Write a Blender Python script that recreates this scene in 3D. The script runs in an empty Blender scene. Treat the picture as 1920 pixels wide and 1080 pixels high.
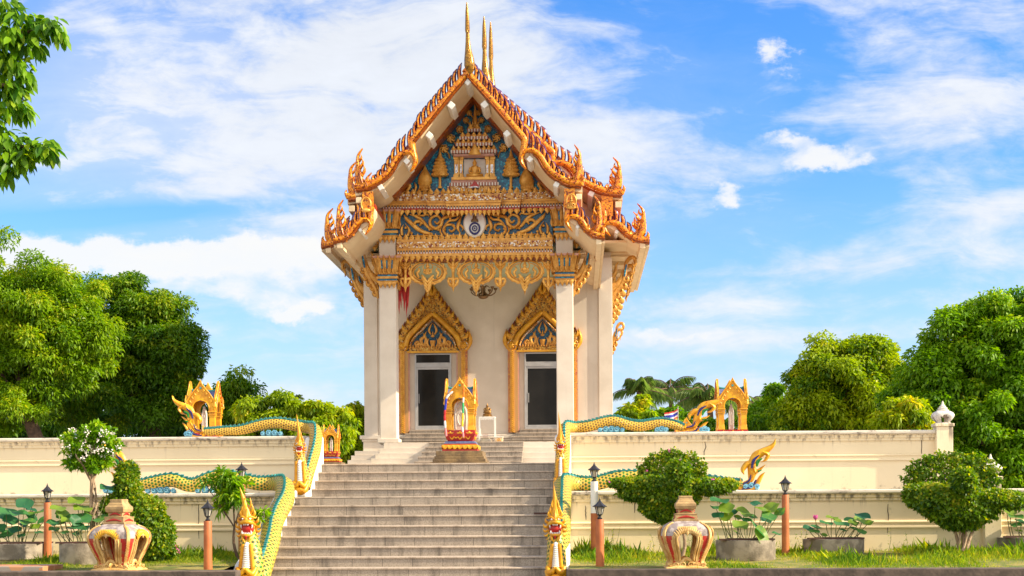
import bpy, bmesh, math, random
import numpy as np
from mathutils import Vector, Matrix

C = bpy.context.scene.collection
SC = bpy.context.scene
R = math.radians
random.seed(7)
rng = np.random.default_rng(7)

# ------------------------------------------------------------------ camera
H = 1.55                       # eye height
F_PX = 2666.7                  # focal length in pixels of a 1920 wide frame
YAW, ROLL, HORY = R(2.68), 0.0055, 948.0
cam = bpy.data.cameras.new('camera')
camo = bpy.data.objects.new('camera', cam); C.objects.link(camo)
cam.sensor_width = 36; cam.lens = F_PX / 1920 * 36
cam.shift_y = (HORY - 540) / 1920
cam.clip_start = 0.1; cam.clip_end = 3000
FW = Vector((-math.sin(YAW), math.cos(YAW), 0)); RT = Vector((math.cos(YAW), math.sin(YAW), 0)); UP = Vector((0, 0, 1))
RC = RT * math.cos(ROLL) - UP * math.sin(ROLL)
UC = RT * math.sin(ROLL) + UP * math.cos(ROLL)
m = Matrix.Identity(4)
for i in range(3):
    m[i][0] = RC[i]; m[i][1] = UC[i]; m[i][2] = -FW[i]; m[i][3] = (0, 0, H)[i]
camo.matrix_world = m
SC.camera = camo
SC.render.resolution_x, SC.render.resolution_y = 1024, 576
CO = Vector((0, 0, H))

def P(px, py, Y):
    """world point seen at a pixel of the 1920x1080 photograph, at world depth Y"""
    d = FW + RC * ((px - 960) / F_PX) + UC * ((HORY - py) / F_PX)
    p = CO + d * (Y / d.y)
    return Vector(p)

# ------------------------------------------------------------------ node helper
class E:
    def __init__(s, nt, sock): s.nt, s.s = nt, sock
    def _m(s, op, *a, clamp=False):
        n = s.nt.nodes.new('ShaderNodeMath'); n.operation = op; n.use_clamp = clamp
        for i, x in enumerate((s,) + a):
            if isinstance(x, E): s.nt.links.new(x.s, n.inputs[i])
            else: n.inputs[i].default_value = x
        return E(s.nt, n.outputs[0])
    def __add__(s, o): return s._m('ADD', o)
    __radd__ = __add__
    def __sub__(s, o): return s._m('SUBTRACT', o)
    def __mul__(s, o): return s._m('MULTIPLY', o)
    __rmul__ = __mul__
    def __truediv__(s, o): return s._m('DIVIDE', o)
    def neg(s): return s._m('MULTIPLY', -1.0)
    def fract(s): return s._m('FRACT')
    def floor(s): return s._m('FLOOR')
    def abs(s): return s._m('ABSOLUTE')
    def sin(s): return s._m('SINE')
    def exp(s): return s._m('EXPONENT')
    def sqrt(s): return s._m('SQRT')
    def mod(s, v): return s._m('FLOORED_MODULO', v)
    def max(s, v): return s._m('MAXIMUM', v)
    def min(s, v): return s._m('MINIMUM', v)
    def clamp(s): return s._m('ADD', 0.0, clamp=True)
    def gt(s, v): return s._m('GREATER_THAN', v)
    def lt(s, v): return s._m('LESS_THAN', v)
    def smooth(s, a, b):
        n = s.nt.nodes.new('ShaderNodeMapRange'); n.interpolation_type = 'SMOOTHSTEP'
        s.nt.links.new(s.s, n.inputs['Value'])
        n.inputs['From Min'].default_value = a; n.inputs['From Max'].default_value = b
        return E(s.nt, n.outputs[0])

class NT:
    """thin wrapper over a node tree"""
    def __init__(s, nt): s.nt = nt
    def node(s, t, **k):
        n = s.nt.nodes.new(t)
        for a, b in k.items(): setattr(n, a, b)
        return n
    def sep(s, v):
        n = s.node('ShaderNodeSeparateXYZ'); s.nt.links.new(v, n.inputs[0])
        return [E(s.nt, o) for o in n.outputs]
    def comb(s, x, y, z=0.0):
        n = s.node('ShaderNodeCombineXYZ')
        for i, a in enumerate((x, y, z)):
            if isinstance(a, E): s.nt.links.new(a.s, n.inputs[i])
            else: n.inputs[i].default_value = a
        return n.outputs[0]
    def noise(s, vec, scale, detail=4, rough=0.55, dist=0.0):
        n = s.node('ShaderNodeTexNoise'); s.nt.links.new(vec, n.inputs['Vector'])
        n.inputs['Scale'].default_value = scale; n.inputs['Detail'].default_value = detail
        n.inputs['Roughness'].default_value = rough; n.inputs['Distortion'].default_value = dist
        return E(s.nt, n.outputs['Fac'])
    def voronoi(s, vec, scale, feature='F1'):
        n = s.node('ShaderNodeTexVoronoi', feature=feature); s.nt.links.new(vec, n.inputs['Vector'])
        n.inputs['Scale'].default_value = scale
        return n
    def mix(s, f, a, b):
        n = s.node('ShaderNodeMix', data_type='RGBA')
        for sock, x in ((n.inputs[0], f), (n.inputs[6], a), (n.inputs[7], b)):
            if isinstance(x, E): s.nt.links.new(x.s, sock)
            elif hasattr(x, 'is_linked'): s.nt.links.new(x, sock)
            elif isinstance(x, (int, float)): sock.default_value = x
            else: sock.default_value = (*x, 1)
        return n.outputs[2]
    def link(s, a, b): s.nt.links.new(a.s if isinstance(a, E) else a, b)

# ------------------------------------------------------------------ sky, sun, exposure
SUN_AZ, SUN_EL = R(80), R(32)          # azimuth to the right of straight behind the camera
w = bpy.data.worlds.new('World'); SC.world = w; w.use_nodes = True
t = NT(w.node_tree); t.nt.nodes.clear()
sky = t.node('ShaderNodeTexSky', sky_type='NISHITA'); sky.sun_disc = False
sky.sun_elevation = SUN_EL; sky.sun_rotation = R(180) - SUN_AZ
sky.air_density = 1.0; sky.dust_density = 0.6; sky.ozone_density = 2.2
hs = t.node('ShaderNodeHueSaturation'); hs.inputs['Saturation'].default_value = 1.38; hs.inputs['Value'].default_value = 1.0
t.link(sky.outputs[0], hs.inputs['Color'])
gain = t.node('ShaderNodeMix', data_type='RGBA', blend_type='MULTIPLY'); gain.inputs[0].default_value = 1.0
t.link(hs.outputs[0], gain.inputs[6]); gain.inputs[7].default_value = (0.80, 0.80, 0.97, 1)
tc = t.node('ShaderNodeTexCoord')
x, y, z = t.sep(tc.outputs['Generated'])
den = y.abs().max(0.25)
su, sw = x / den, z / den              # tangent coordinates of the direction
def SUV(px, py):
    d = FW + RC * ((px - 960) / F_PX) + UC * ((HORY - py) / F_PX)
    return d.x / d.y, d.z / d.y
def blob(px, py, rx, ry, rot=0.0, uv=None):
    cu, cw = SUV(px, py)
    a, b = (uv or (su, sw))[0] - cu, (uv or (su, sw))[1] - cw
    c, s_ = math.cos(rot), math.sin(rot)
    p = (a * c + b * s_) / (rx / F_PX); q = (b * c - a * s_) / (ry / F_PX)
    return (p * p + q * q).neg().exp()
warp = t.noise(t.comb(su * 3.0, sw * 4.0, 0.3), 2.0, 3) - 0.5
wu, ww = su + warp * 0.10, sw + warp * 0.05
n1 = t.noise(t.comb(wu * 1.0, ww * 2.4, 0.0), 5.0, 9, 0.60, 0.3)
n2 = t.noise(t.comb(wu * 1.0 + ww * 0.35, ww * 3.4, 4.7), 11.0, 8, 0.62, 0.4)
fine = t.noise(t.comb(su * 1.0, sw * 1.8, 2.2), 34.0, 6, 0.6, 0.2)
bias = (blob(740, 150, 360, 270) * 0.50 + blob(350, 300, 430, 130) * 0.20 + blob(300, 30, 320, 110) * 0.16
        + blob(1130, 250, 200, 130, -0.5) * 0.24 + blob(1650, 250, 420, 50, 0.22) * 0.16 + blob(1780, 110, 190, 120, 0.5) * 0.2
        + blob(1850, 400, 200, 40, 0.2) * 0.30 + blob(1600, 500, 420, 34, 0.05) * 0.36 + blob(1500, 570, 420, 16, 0.03) * 0.22 + blob(1450, 632, 480, 22) * 0.34 + blob(1250, 560, 160, 18) * 0.2 + blob(560, 560, 330, 90) * 0.12
        - blob(1290, 110, 230, 105, -0.1) * 0.40 - blob(60, 140, 130, 150) * 0.12 - blob(1400, 420, 380, 90) * 0.14
        - blob(1720, 440, 250, 70) * 0.1 - blob(330, 395, 430, 24, 0.05) * 0.42 - blob(230, 575, 330, 40) * 0.05)
dens = (n1 * 0.52 + n2 * 0.48 + fine * 0.20 - 0.595) * 2.6 + bias + 0.06
soft = (blob(330, 190, 520, 230) * 0.62 + blob(820, 330, 420, 160) * 0.5 + n2 * 0.25 - 0.125) * (fine * 0.3 + 0.85)
cov = dens.smooth(-0.14, 0.62).max(soft.clamp() - blob(330, 395, 430, 26, 0.05) * 0.4)
# low bank of cumulus on the left, with a crisp billowing top
cn = t.noise(t.comb(su * 1.0, sw * 1.3, 7.0), 16.0, 6, 0.55, 0.2)
e1 = t.noise(t.comb(su * 1.0, sw * 1.5, 9.0), 22.0, 6, 0.62) - 0.5
e2 = t.noise(t.comb(su * 1.0, sw * 1.5, 17.0), 22.0, 6, 0.62) - 0.5
UVW = (su + e1 * 0.085, sw + e2 * 0.050)
cum = (blob(90, 475, 190, 46, uv=UVW) * 1.0 + blob(260, 490, 250, 36, uv=UVW) * 0.8 + blob(500, 470, 170, 34, uv=UVW) * 0.8 + blob(600, 510, 200, 60, uv=UVW) * 0.5
       + blob(560, 575, 70, 22, uv=UVW) * 0.9 + blob(390, 550, 80, 24, uv=UVW) * 0.55 + blob(1460, 105, 45, 30, uv=UVW) * 0.9 + blob(1545, 300, 85, 24, uv=UVW) * 0.9
       + blob(1365, 365, 40, 20, uv=UVW) * 0.75 + blob(1480, 270, 90, 18, uv=UVW) * 0.6 + blob(1250, 628, 120, 16, uv=UVW) * 0.8) + (cn - 0.5) * 1.3
cumc = cum.smooth(0.30, 0.85)
haze = sw.smooth(0.24, -0.02)
cloud_v = (n2 * 0.22 + fine * 0.12 + 0.80)
cc = t.node('ShaderNodeCombineColor')
t.link(cloud_v * 3.42, cc.inputs[0]); t.link(cloud_v * 3.52, cc.inputs[1]); t.link(cloud_v * 3.68, cc.inputs[2])
base = t.mix(haze * 0.8, gain.outputs[2], (1.95, 2.6, 3.5))
c1 = t.mix(cov * 0.93, base, cc.outputs[0])
c2 = t.mix(cumc * 0.9, c1, (3.7, 3.68, 3.6))
# unseen bright cloud bank added behind the camera as front fill light
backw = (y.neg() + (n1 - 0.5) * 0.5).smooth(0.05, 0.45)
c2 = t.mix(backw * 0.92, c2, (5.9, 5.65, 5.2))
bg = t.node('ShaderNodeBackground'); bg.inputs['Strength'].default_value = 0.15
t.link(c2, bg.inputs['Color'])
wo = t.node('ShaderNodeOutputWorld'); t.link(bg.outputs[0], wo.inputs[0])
w.cycles.sampling_method = 'MANUAL'; w.cycles.sample_map_resolution = 1024

sl = bpy.data.lights.new('sun', 'SUN'); sl.energy = 5.0; sl.angle = R(0.5); sl.color = (1.0, 0.86, 0.62)
so = bpy.data.objects.new('sun', sl); C.objects.link(so)
sdir = Vector((math.sin(SUN_AZ) * math.cos(SUN_EL), -math.cos(SUN_AZ) * math.cos(SUN_EL), math.sin(SUN_EL)))
so.rotation_euler = sdir.to_track_quat('Z', 'Y').to_euler(); so.location = (30, -20, 30)
SC.view_settings.view_transform = 'Standard'; SC.view_settings.look = 'None'
SC.view_settings.exposure = 0.84; SC.view_settings.gamma = 1.0
SC.cycles.max_bounces = 6; SC.cycles.transparent_max_bounces = 8
SC.cycles.use_denoising = True

# ------------------------------------------------------------------ mesh builder
def catmull(pts, sub=4):
    pts = [Vector(p) if not isinstance(p, Vector) else p for p in pts]
    if len(pts) < 3 or sub < 2: return pts
    out = []
    q = [pts[0] * 2 - pts[1]] + pts + [pts[-1] * 2 - pts[-2]]
    for i in range(1, len(q) - 2):
        a, b, c, d = q[i - 1], q[i], q[i + 1], q[i + 2]
        for k in range(sub):
            u = k / sub
            out.append(0.5 * ((2 * b) + (c - a) * u + (2 * a - 5 * b + 4 * c - d) * u * u + (3 * b - a - 3 * c + d) * u ** 3))
    out.append(pts[-1])
    return out

def lerp_list(vals, n):
    xs = np.linspace(0, 1, len(vals)); return list(np.interp(np.linspace(0, 1, n), xs, vals))

class MB:
    def __init__(s): s.v, s.f, s.m, s.uv = [], [], [], {}
    def add(s, vs, fs, mi=0, uvs=None):
        o = len(s.v); s.v += [tuple(p) for p in vs]
        for k, f in enumerate(fs):
            if uvs is not None: s.uv[len(s.f)] = uvs[k]
            s.f.append(tuple(i + o for i in f)); s.m.append(mi)
        return s
    def box(s, x0, x1, y0, y1, z0, z1, mi=0):
        if x0 > x1: x0, x1 = x1, x0
        if y0 > y1: y0, y1 = y1, y0
        if z0 > z1: z0, z1 = z1, z0
        v = [(x0, y0, z0), (x1, y0, z0), (x1, y1, z0), (x0, y1, z0), (x0, y0, z1), (x1, y0, z1), (x1, y1, z1), (x0, y1, z1)]
        return s.add(v, [(3, 2, 1, 0), (4, 5, 6, 7), (0, 1, 5, 4), (1, 2, 6, 5), (2, 3, 7, 6), (3, 0, 4, 7)], mi)
    def frustum(s, c, a0, b0, a1, b1, z0, z1, mi=0):
        """tapered box about centre c=(x,y): half sizes (a,b) at z0 and z1"""
        x, y = c
        v = [(x - a0, y - b0, z0), (x + a0, y - b0, z0), (x + a0, y + b0, z0), (x - a0, y + b0, z0),
             (x - a1, y - b1, z1), (x + a1, y - b1, z1), (x + a1, y + b1, z1), (x - a1, y + b1, z1)]
        return s.add(v, [(3, 2, 1, 0), (4, 5, 6, 7), (0, 1, 5, 4), (1, 2, 6, 5), (2, 3, 7, 6), (3, 0, 4, 7)], mi)
    def obox(s, c, ax, ay, az, mi=0):
        """oriented box: centre and three half-axis vectors"""
        c, ax, ay, az = map(Vector, (c, ax, ay, az))
        v = [c + ax * i + ay * j + az * k for k in (-1, 1) for i, j in ((-1, -1), (1, -1), (1, 1), (-1, 1))]
        return s.add(v, [(3, 2, 1, 0), (4, 5, 6, 7), (0, 1, 5, 4), (1, 2, 6, 5), (2, 3, 7, 6), (3, 0, 4, 7)], mi)
    def beam(s, a, b, wa, wb, mi=0, up=(0, 0, 1)):
        a, b = Vector(a), Vector(b); d = b - a
        n = d.cross(Vector(up)).normalized(); q = n.cross(d).normalized()
        return s.obox((a + b) / 2, d / 2, n * wa / 2, q * wb / 2, mi)
    def tube(s, path, rad, n=8, mi=0, sub=1, cap=True, ry=None, up=(0, 0, 1), smooth_r=True):
        """round or elliptical tube; rad in-plane (perpendicular to up), ry along up"""
        k0 = len(path)
        pts = catmull(path, sub)
        rs = [rad] * len(pts) if isinstance(rad, (int, float)) else lerp_list(rad, len(pts))
        rz = rs if ry is None else ([ry] * len(pts) if isinstance(ry, (int, float)) else lerp_list(ry, len(pts)))
        up = Vector(up); vs, fs, uvs = [], [], []
        L = 0; prev = None; N = None; Ls = []
        for i, p in enumerate(pts):
            tg = (pts[min(i + 1, len(pts) - 1)] - pts[max(i - 1, 0)])
            tg = tg.normalized() if tg.length > 1e-9 else Vector((0, 0, 1))
            if ry is None and N is not None:
                a = (N - tg * N.dot(tg)).normalized()
            else:
                a = tg.cross(up)
                if a.length < 1e-3: a = N if N is not None else tg.cross(Vector((0.3, 1, 0.1)))
                a.normalize()
                if N is not None and a.dot(N) < 0 and ry is None: a = -a
            N = a; b = a.cross(tg).normalized()
            if i: L += (p - pts[i - 1]).length
            Ls.append(L)
            for j in range(n):
                th = 2 * math.pi * j / n
                vs.append(p + a * (rs[i] * math.cos(th)) + b * (rz[i] * math.sin(th)))
        for i in range(len(pts) - 1):
            for j in range(n):
                j2 = (j + 1) % n
                fs.append((i * n + j, i * n + j2, (i + 1) * n + j2, (i + 1) * n + j))
                uvs.append(((Ls[i], j / n), (Ls[i], (j + 1) / n), (Ls[i + 1], (j + 1) / n), (Ls[i + 1], j / n)))
        if cap:
            fs.append(tuple(reversed(range(n)))); uvs.append([(0, 0)] * n)
            fs.append(tuple(range((len(pts) - 1) * n, len(pts) * n))); uvs.append([(Ls[-1], 0)] * n)
        return s.add(vs, fs, mi, uvs)
    def stroke(s, path, wid, thick, nrm=(0, -1, 0), mi=0, sub=4, n=8):
        """flattened relief stroke lying in the plane whose normal is nrm"""
        return s.tube(path, [x / 2 for x in wid] if not isinstance(wid, (int, float)) else wid / 2, n, mi, sub, True,
                      ry=thick / 2, up=nrm)
    def lathe(s, prof, n=16, c=(0, 0, 0), mi=0, rot=0.0, sx=1.0, sy=1.0):
        vs, fs = [], []
        for r, z in prof:
            for j in range(n):
                th = 2 * math.pi * j / n + rot
                vs.append((c[0] + r * math.cos(th) * sx, c[1] + r * math.sin(th) * sy, c[2] + z))
        for i in range(len(prof) - 1):
            for j in range(n):
                j2 = (j + 1) % n
                fs.append((i * n + j, i * n + j2, (i + 1) * n + j2, (i + 1) * n + j))
        fs.append(tuple(reversed(range(n)))); fs.append(tuple(range((len(prof) - 1) * n, len(prof) * n)))
        return s.add(vs, fs, mi)
    def ell(s, c, r, n=10, k=7, mi=0):
        if isinstance(r, (int, float)): r = (r, r, r)
        vs = [(c[0], c[1], c[2] - r[2])]; fs = []
        for i in range(1, k):
            ph = -math.pi / 2 + math.pi * i / k
            for j in range(n):
                th = 2 * math.pi * j / n
                vs.append((c[0] + r[0] * math.cos(ph) * math.cos(th), c[1] + r[1] * math.cos(ph) * math.sin(th), c[2] + r[2] * math.sin(ph)))
        vs.append((c[0], c[1], c[2] + r[2]))
        for j in range(n): fs.append((0, 1 + (j + 1) % n, 1 + j))
        for i in range(k - 2):
            for j in range(n):
                a = 1 + i * n + j; b = 1 + i * n + (j + 1) % n
                fs.append((a, b, b + n, a + n))
        o = 1 + (k - 2) * n
        for j in range(n): fs.append((o + j, o + (j + 1) % n, len(vs) - 1))
        return s.add(vs, fs, mi)
    def prism(s, poly, d, mi=0):
        """polygon of 3D points pushed along vector d"""
        n = len(poly); d = Vector(d); a = [Vector(p) for p in poly]; b = [p + d for p in a]
        fs = [tuple(range(n)), tuple(reversed(range(n, 2 * n)))]
        fs += [(i, i + n, (i + 1) % n + n, (i + 1) % n) for i in range(n)]
        return s.add(a + b, fs, mi)
    def mirror(s):
        """append a copy mirrored in x"""
        n = len(s.v); k = len(s.f)
        s.v += [(-x, y, z) for x, y, z in s.v]
        for i in range(k):
            if i in s.uv: s.uv[len(s.f)] = list(reversed(s.uv[i]))
            s.f.append(tuple(a + n for a in reversed(s.f[i]))); s.m.append(s.m[i])
        return s
    def flipped(s):
        q = MB(); q.v = [(-x, y, z) for x, y, z in s.v]; q.f = [tuple(reversed(f)) for f in s.f]; q.m = list(s.m)
        q.uv = {k: list(reversed(u)) for k, u in s.uv.items()}
        return q
    def build(s, name, mats, parent=None, smooth=40, bevel=0.0, label=None, loc=None, fix=True):
        me = bpy.data.meshes.new(name)
        me.from_pydata(s.v, [], s.f)
        if s.uv:
            ul = me.uv_layers.new(name='UVMap')
            flat = np.zeros((len(me.loops), 2), dtype=np.float32); i = 0
            for k, f in enumerate(s.f):
                u = s.uv.get(k)
                if u is not None: flat[i:i + len(f)] = u
                i += len(f)
            ul.data.foreach_set('uv', flat.ravel())
        if not isinstance(mats, (list, tuple)): mats = [mats]
        for mm in mats: me.materials.append(mm)
        me.polygons.foreach_set('material_index', s.m)
        me.update()
        if fix:
            bm = bmesh.new(); bm.from_mesh(me); bmesh.ops.recalc_face_normals(bm, faces=bm.faces); bm.to_mesh(me); bm.free()
        if smooth:
            me.shade_smooth(); me.set_sharp_from_angle(angle=R(smooth))
        o = bpy.data.objects.new(name, me); C.objects.link(o)
        if parent is not None: o.parent = parent
        if loc is not None: o.location = loc
        if bevel:
            b = o.modifiers.new('bevel', 'BEVEL'); b.width = bevel; b.segments = 2; b.limit_method = 'ANGLE'; b.angle_limit = R(40)
            b.harden_normals = False
        if label: o['label'] = label
        return o

def thing(name, label, cat, loc=(0, 0, 0), rz=0.0, group=None):
    o = bpy.data.objects.new(name, None); C.objects.link(o); o.empty_display_size = 0.2
    o.location = loc; o.rotation_euler = (0, 0, rz); o['label'] = label; o['category'] = cat
    if group: o['group'] = group
    return o
def tag(o, label, cat, group=None):
    o['label'] = label; o['category'] = cat
    if group: o['group'] = group
    return o
def struct(o): o['kind'] = 'structure'; return o
def dup(root, loc, rz=0.0, scale=1.0, label=None, group=None):
    r = root.copy(); C.objects.link(r); r.location = loc; r.rotation_euler = (0, 0, rz); r.scale = (scale,) * 3
    if label: r['label'] = label
    if group: r['group'] = group
    for ch in list(root.children):
        c = ch.copy(); C.objects.link(c); c.parent = r
        for g in ch.children:
            d = g.copy(); C.objects.link(d); d.parent = c
    return r

# ------------------------------------------------------------------ materials
def newmat(name):
    mt = bpy.data.materials.new(name); mt.use_nodes = True
    k = NT(mt.node_tree); b = mt.node_tree.nodes['Principled BSDF']
    return mt, k, b
def objvec(k, uv=False):
    n = k.node('ShaderNodeTexCoord'); return n.outputs['UV' if uv else 'Object']
def bump(k, b, h, strength=0.3, dist=0.02):
    n = k.node('ShaderNodeBump'); n.inputs['Strength'].default_value = strength; n.inputs['Distance'].default_value = dist
    k.link(h, n.inputs['Height']); k.link(n.outputs[0], b.inputs['Normal'])
def mat(name, c1, c2=None, scale=8.0, rough=0.6, metal=0.0, lo=0.35, hi=0.65, bs=0.0, bscale=None, bdist=0.02, spec=0.5, detail=5, coat=0.0):
    mt, k, b = newmat(name); v = objvec(k)
    f = k.noise(v, scale, detail)
    c2 = c2 or tuple(x * 0.8 for x in c1)
    k.link(k.mix(f.smooth(lo, hi), c1, c2), b.inputs['Base Color'])
    b.inputs['Roughness'].default_value = rough; b.inputs['Metallic'].default_value = metal
    b.inputs['Specular IOR Level'].default_value = spec; b.inputs['Coat Weight'].default_value = coat
    if bs: bump(k, b, k.noise(v, bscale or scale * 3, 4), bs, bdist)
    return mt
def mosaic(name, c1, c2, c3, scale, rough=0.3, metal=0.2, bs=0.4):
    """small glazed mosaic tiles: voronoi cells of three tints"""
    mt, k, b = newmat(name); v = objvec(k)
    vo = k.voronoi(v, scale); rn, gn, bn = k.sep(vo.outputs['Color'])
    col = k.mix(rn.smooth(0.3, 0.7), c1, c2); col = k.mix(gn.gt(0.84), col, c3)
    k.link(col, b.inputs['Base Color'])
    b.inputs['Roughness'].default_value = rough; b.inputs['Metallic'].default_value = metal
    bump(k, b, rn * 1.0, bs, 0.02)
    return mt

M = {}
M['gold'] = mat('gold_paint', (0.72, 0.37, 0.075), (0.50, 0.22, 0.035), 9, 0.36, 0.30, bs=0.35, bscale=30, bdist=0.015)
M['gold_pale'] = mat('pale_gold_paint', (0.84, 0.47, 0.10), (0.60, 0.28, 0.04), 7, 0.38, 0.25, bs=0.2, bscale=40, bdist=0.01)
M['gold_bright'] = mat('bright_yellow_gold', (0.82, 0.41, 0.012), (0.66, 0.27, 0.008), 8, 0.38, 0.1, bs=0.25, bscale=40, bdist=0.01)
M['amber'] = mosaic('amber_mosaic', (0.62, 0.16, 0.004), (0.84, 0.32, 0.008), (0.22, 0.035, 0.003), 30, 0.34, 0.10)
M['amber_dark'] = mosaic('dark_amber_mosaic', (0.26, 0.05, 0.003), (0.36, 0.085, 0.004), (0.11, 0.02, 0.003), 42, 0.3, 0.2)
M['purple'] = mosaic('purple_mosaic', (0.075, 0.02, 0.10), (0.14, 0.03, 0.09), (0.05, 0.02, 0.14), 30, 0.3, 0.1)
M['blue'] = mosaic('blue_mosaic', (0.002, 0.075, 0.17), (0.004, 0.16, 0.30), (0.02, 0.36, 0.52), 30, 0.2, 0.1, 0.7)
M['silver'] = mosaic('mirror_mosaic', (0.60, 0.58, 0.58), (0.35, 0.33, 0.36), (0.30, 0.10, 0.05), 40, 0.15, 0.7)
M['red'] = mat('red_paint', (0.50, 0.02, 0.012), (0.34, 0.014, 0.01), 12, 0.4, bs=0.1)
M['darkred'] = mat('dark_red_paint', (0.21, 0.035, 0.018), (0.13, 0.02, 0.015), 14, 0.5)
M['pink'] = mat('pink_plaster', (0.62, 0.34, 0.27), (0.50, 0.26, 0.20), 10, 0.6)
M['cream'] = mat('cream_paint', (0.80, 0.63, 0.41), (0.74, 0.56, 0.35), 2.5, 0.62, bs=0.06, bscale=60)
M['white'] = mat('white_paint', (0.82, 0.79, 0.74), (0.74, 0.70, 0.64), 3, 0.55, bs=0.08, bscale=50)
M['green_ceiling'] = mat('pale_green_ceiling', (0.52, 0.60, 0.42), (0.48, 0.55, 0.38), 3, 0.7)
M['teal'] = mat('teal_glaze', (0.03, 0.21, 0.21), (0.06, 0.32, 0.30), 18, 0.25, bs=0.2, bscale=40)
M['sky_blue'] = mat('light_blue_glaze', (0.22, 0.50, 0.66), (0.12, 0.36, 0.54), 20, 0.3, bs=0.2)
M['navy'] = mat('navy_glaze', (0.012, 0.010, 0.09), (0.02, 0.015, 0.15), 20, 0.25)
M['green_glaze'] = mat('green_glaze', (0.01, 0.14, 0.015), (0.015, 0.22, 0.02), 20, 0.25)
M['tooth'] = mat('white_enamel', (0.85, 0.82, 0.78), (0.75, 0.72, 0.68), 20, 0.3)
M['tile_red'] = mat('red_roof_tile', (0.40, 0.05, 0.015), (0.28, 0.03, 0.012), 8, 0.35, bs=0.4, bscale=20)
M['tile_blue'] = mat('slate_blue_tile', (0.10, 0.12, 0.26), (0.15, 0.18, 0.33), 25, 0.35, bs=0.3, bscale=50)
M['terracotta'] = mat('terracotta_paint', (0.50, 0.15, 0.04), (0.40, 0.11, 0.03), 6, 0.6, bs=0.1, bscale=40)
M['black_metal'] = mat('black_metal', (0.025, 0.025, 0.028), (0.05, 0.045, 0.045), 20, 0.45, 0.4)
M['alu'] = mat('grey_aluminium', (0.42, 0.41, 0.41), (0.36, 0.35, 0.35), 6, 0.4, 0.3)
M['bark'] = mat('bark', (0.17, 0.10, 0.06), (0.09, 0.055, 0.035), 14, 0.85, bs=0.6, bscale=30, bdist=0.03)
M['bark_pale'] = mat('pale_bark', (0.40, 0.28, 0.18), (0.25, 0.16, 0.10), 18, 0.8, bs=0.5, bscale=40)
M['concrete'] = mat('old_concrete', (0.38, 0.32, 0.25), (0.20, 0.165, 0.125), 5, 0.85, lo=0.4, hi=0.62, bs=0.3, bscale=50)
M['kerb'] = mat('dark_kerb_stone', (0.14, 0.10, 0.075), (0.075, 0.055, 0.042), 6, 0.85, bs=0.35, bscale=30)
M['old_stone'] = mat('weathered_stone', (0.26, 0.17, 0.075), (0.13, 0.085, 0.045), 7, 0.8, bs=0.4, bscale=30)
M['mud'] = mat('dark_water_mud', (0.05, 0.035, 0.02), (0.03, 0.022, 0.014), 8, 0.25)
M['board'] = mat('dark_red_board', (0.09, 0.035, 0.022), (0.05, 0.02, 0.015), 9, 0.7)
M['cloth_red'] = mat('red_cloth', (0.52, 0.03, 0.028), (0.35, 0.018, 0.018), 12, 0.8)
M['brass'] = mat('aged_brass', (0.34, 0.19, 0.06), (0.22, 0.11, 0.03), 14, 0.35, 0.6)
M['bronze'] = mat('dull_bronze', (0.23, 0.13, 0.055), (0.14, 0.08, 0.035), 16, 0.5, 0.4)
M['asphalt'] = mat('asphalt', (0.06, 0.058, 0.055), (0.045, 0.043, 0.042), 30, 0.9, bs=0.3)
M['paving'] = mat('pale_paving', (0.42, 0.37, 0.31), (0.33, 0.29, 0.25), 5, 0.8, bs=0.1)

def terrazzo(name, c1, c2, c3):
    mt, k, b = newmat(name); v = objvec(k)
    big = k.noise(v, 1.4, 5); sp = k.noise(v, 90, 2)
    col = k.mix(big.smooth(0.35, 0.68), c1, c2); col = k.mix(sp.smooth(0.52, 0.68) * 0.5, col, c3)
    x, y, z = k.sep(v)
    st = k.noise(k.comb(x * 9.0, y * 9.0, z * 0.5), 1.0, 5)
    col = k.mix(st.smooth(0.58, 0.80) * 0.30, col, tuple(a * 0.55 for a in c1))
    k.link(col, b.inputs['Base Color']); b.inputs['Roughness'].default_value = 0.7
    bump(k, b, sp, 0.08, 0.01)
    return mt
M['terrazzo'] = terrazzo('washed_terrazzo', (0.72, 0.635, 0.54), (0.62, 0.535, 0.445), (0.50, 0.43, 0.35))

def granite(name, c1, c2, c3, nosing=False):
    mt, k, b = newmat(name); v = objvec(k); x, y, z = k.sep(v)
    s1 = k.noise(v, 70, 3, 0.7); s2 = k.noise(v, 2.2, 5)
    col = k.mix(s1.smooth(0.40, 0.62), c1, c2)
    st = k.noise(k.comb(x * 6.0, y * 3.0, z * 1.2), 1.0, 6, 0.65)
    col = k.mix(st.smooth(0.46, 0.74) * 0.8, col, c3)
    if not nosing:
        oi = k.node('ShaderNodeObjectInfo'); rs = E(k.nt, oi.outputs['Random']); row = (rs * 97.0).floor()
        fx = (x / 0.42 + rs * 0.6).fract()
        j = (fx - 0.5).abs().gt(0.4915)
        tint = ((((x / 0.42 + rs * 0.6).floor() + row * 7.0) * 12.9898).sin() * 43758.5).fract()
        col = k.mix(tint * 0.30, col, tuple(a * 0.72 for a in c1))
        col = k.mix(j * 0.75, col, tuple(a * 0.35 for a in c3))
    k.link(col, b.inputs['Base Color']); b.inputs['Roughness'].default_value = 0.6
    bump(k, b, s1, 0.1, 0.01)
    return mt
M['granite'] = granite('grey_granite', (0.41, 0.345, 0.28), (0.24, 0.20, 0.16), (0.08, 0.064, 0.05))
M['granite_edge'] = granite('granite_edge', (0.55, 0.45, 0.35), (0.40, 0.32, 0.25), (0.17, 0.125, 0.095), True)

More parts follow.
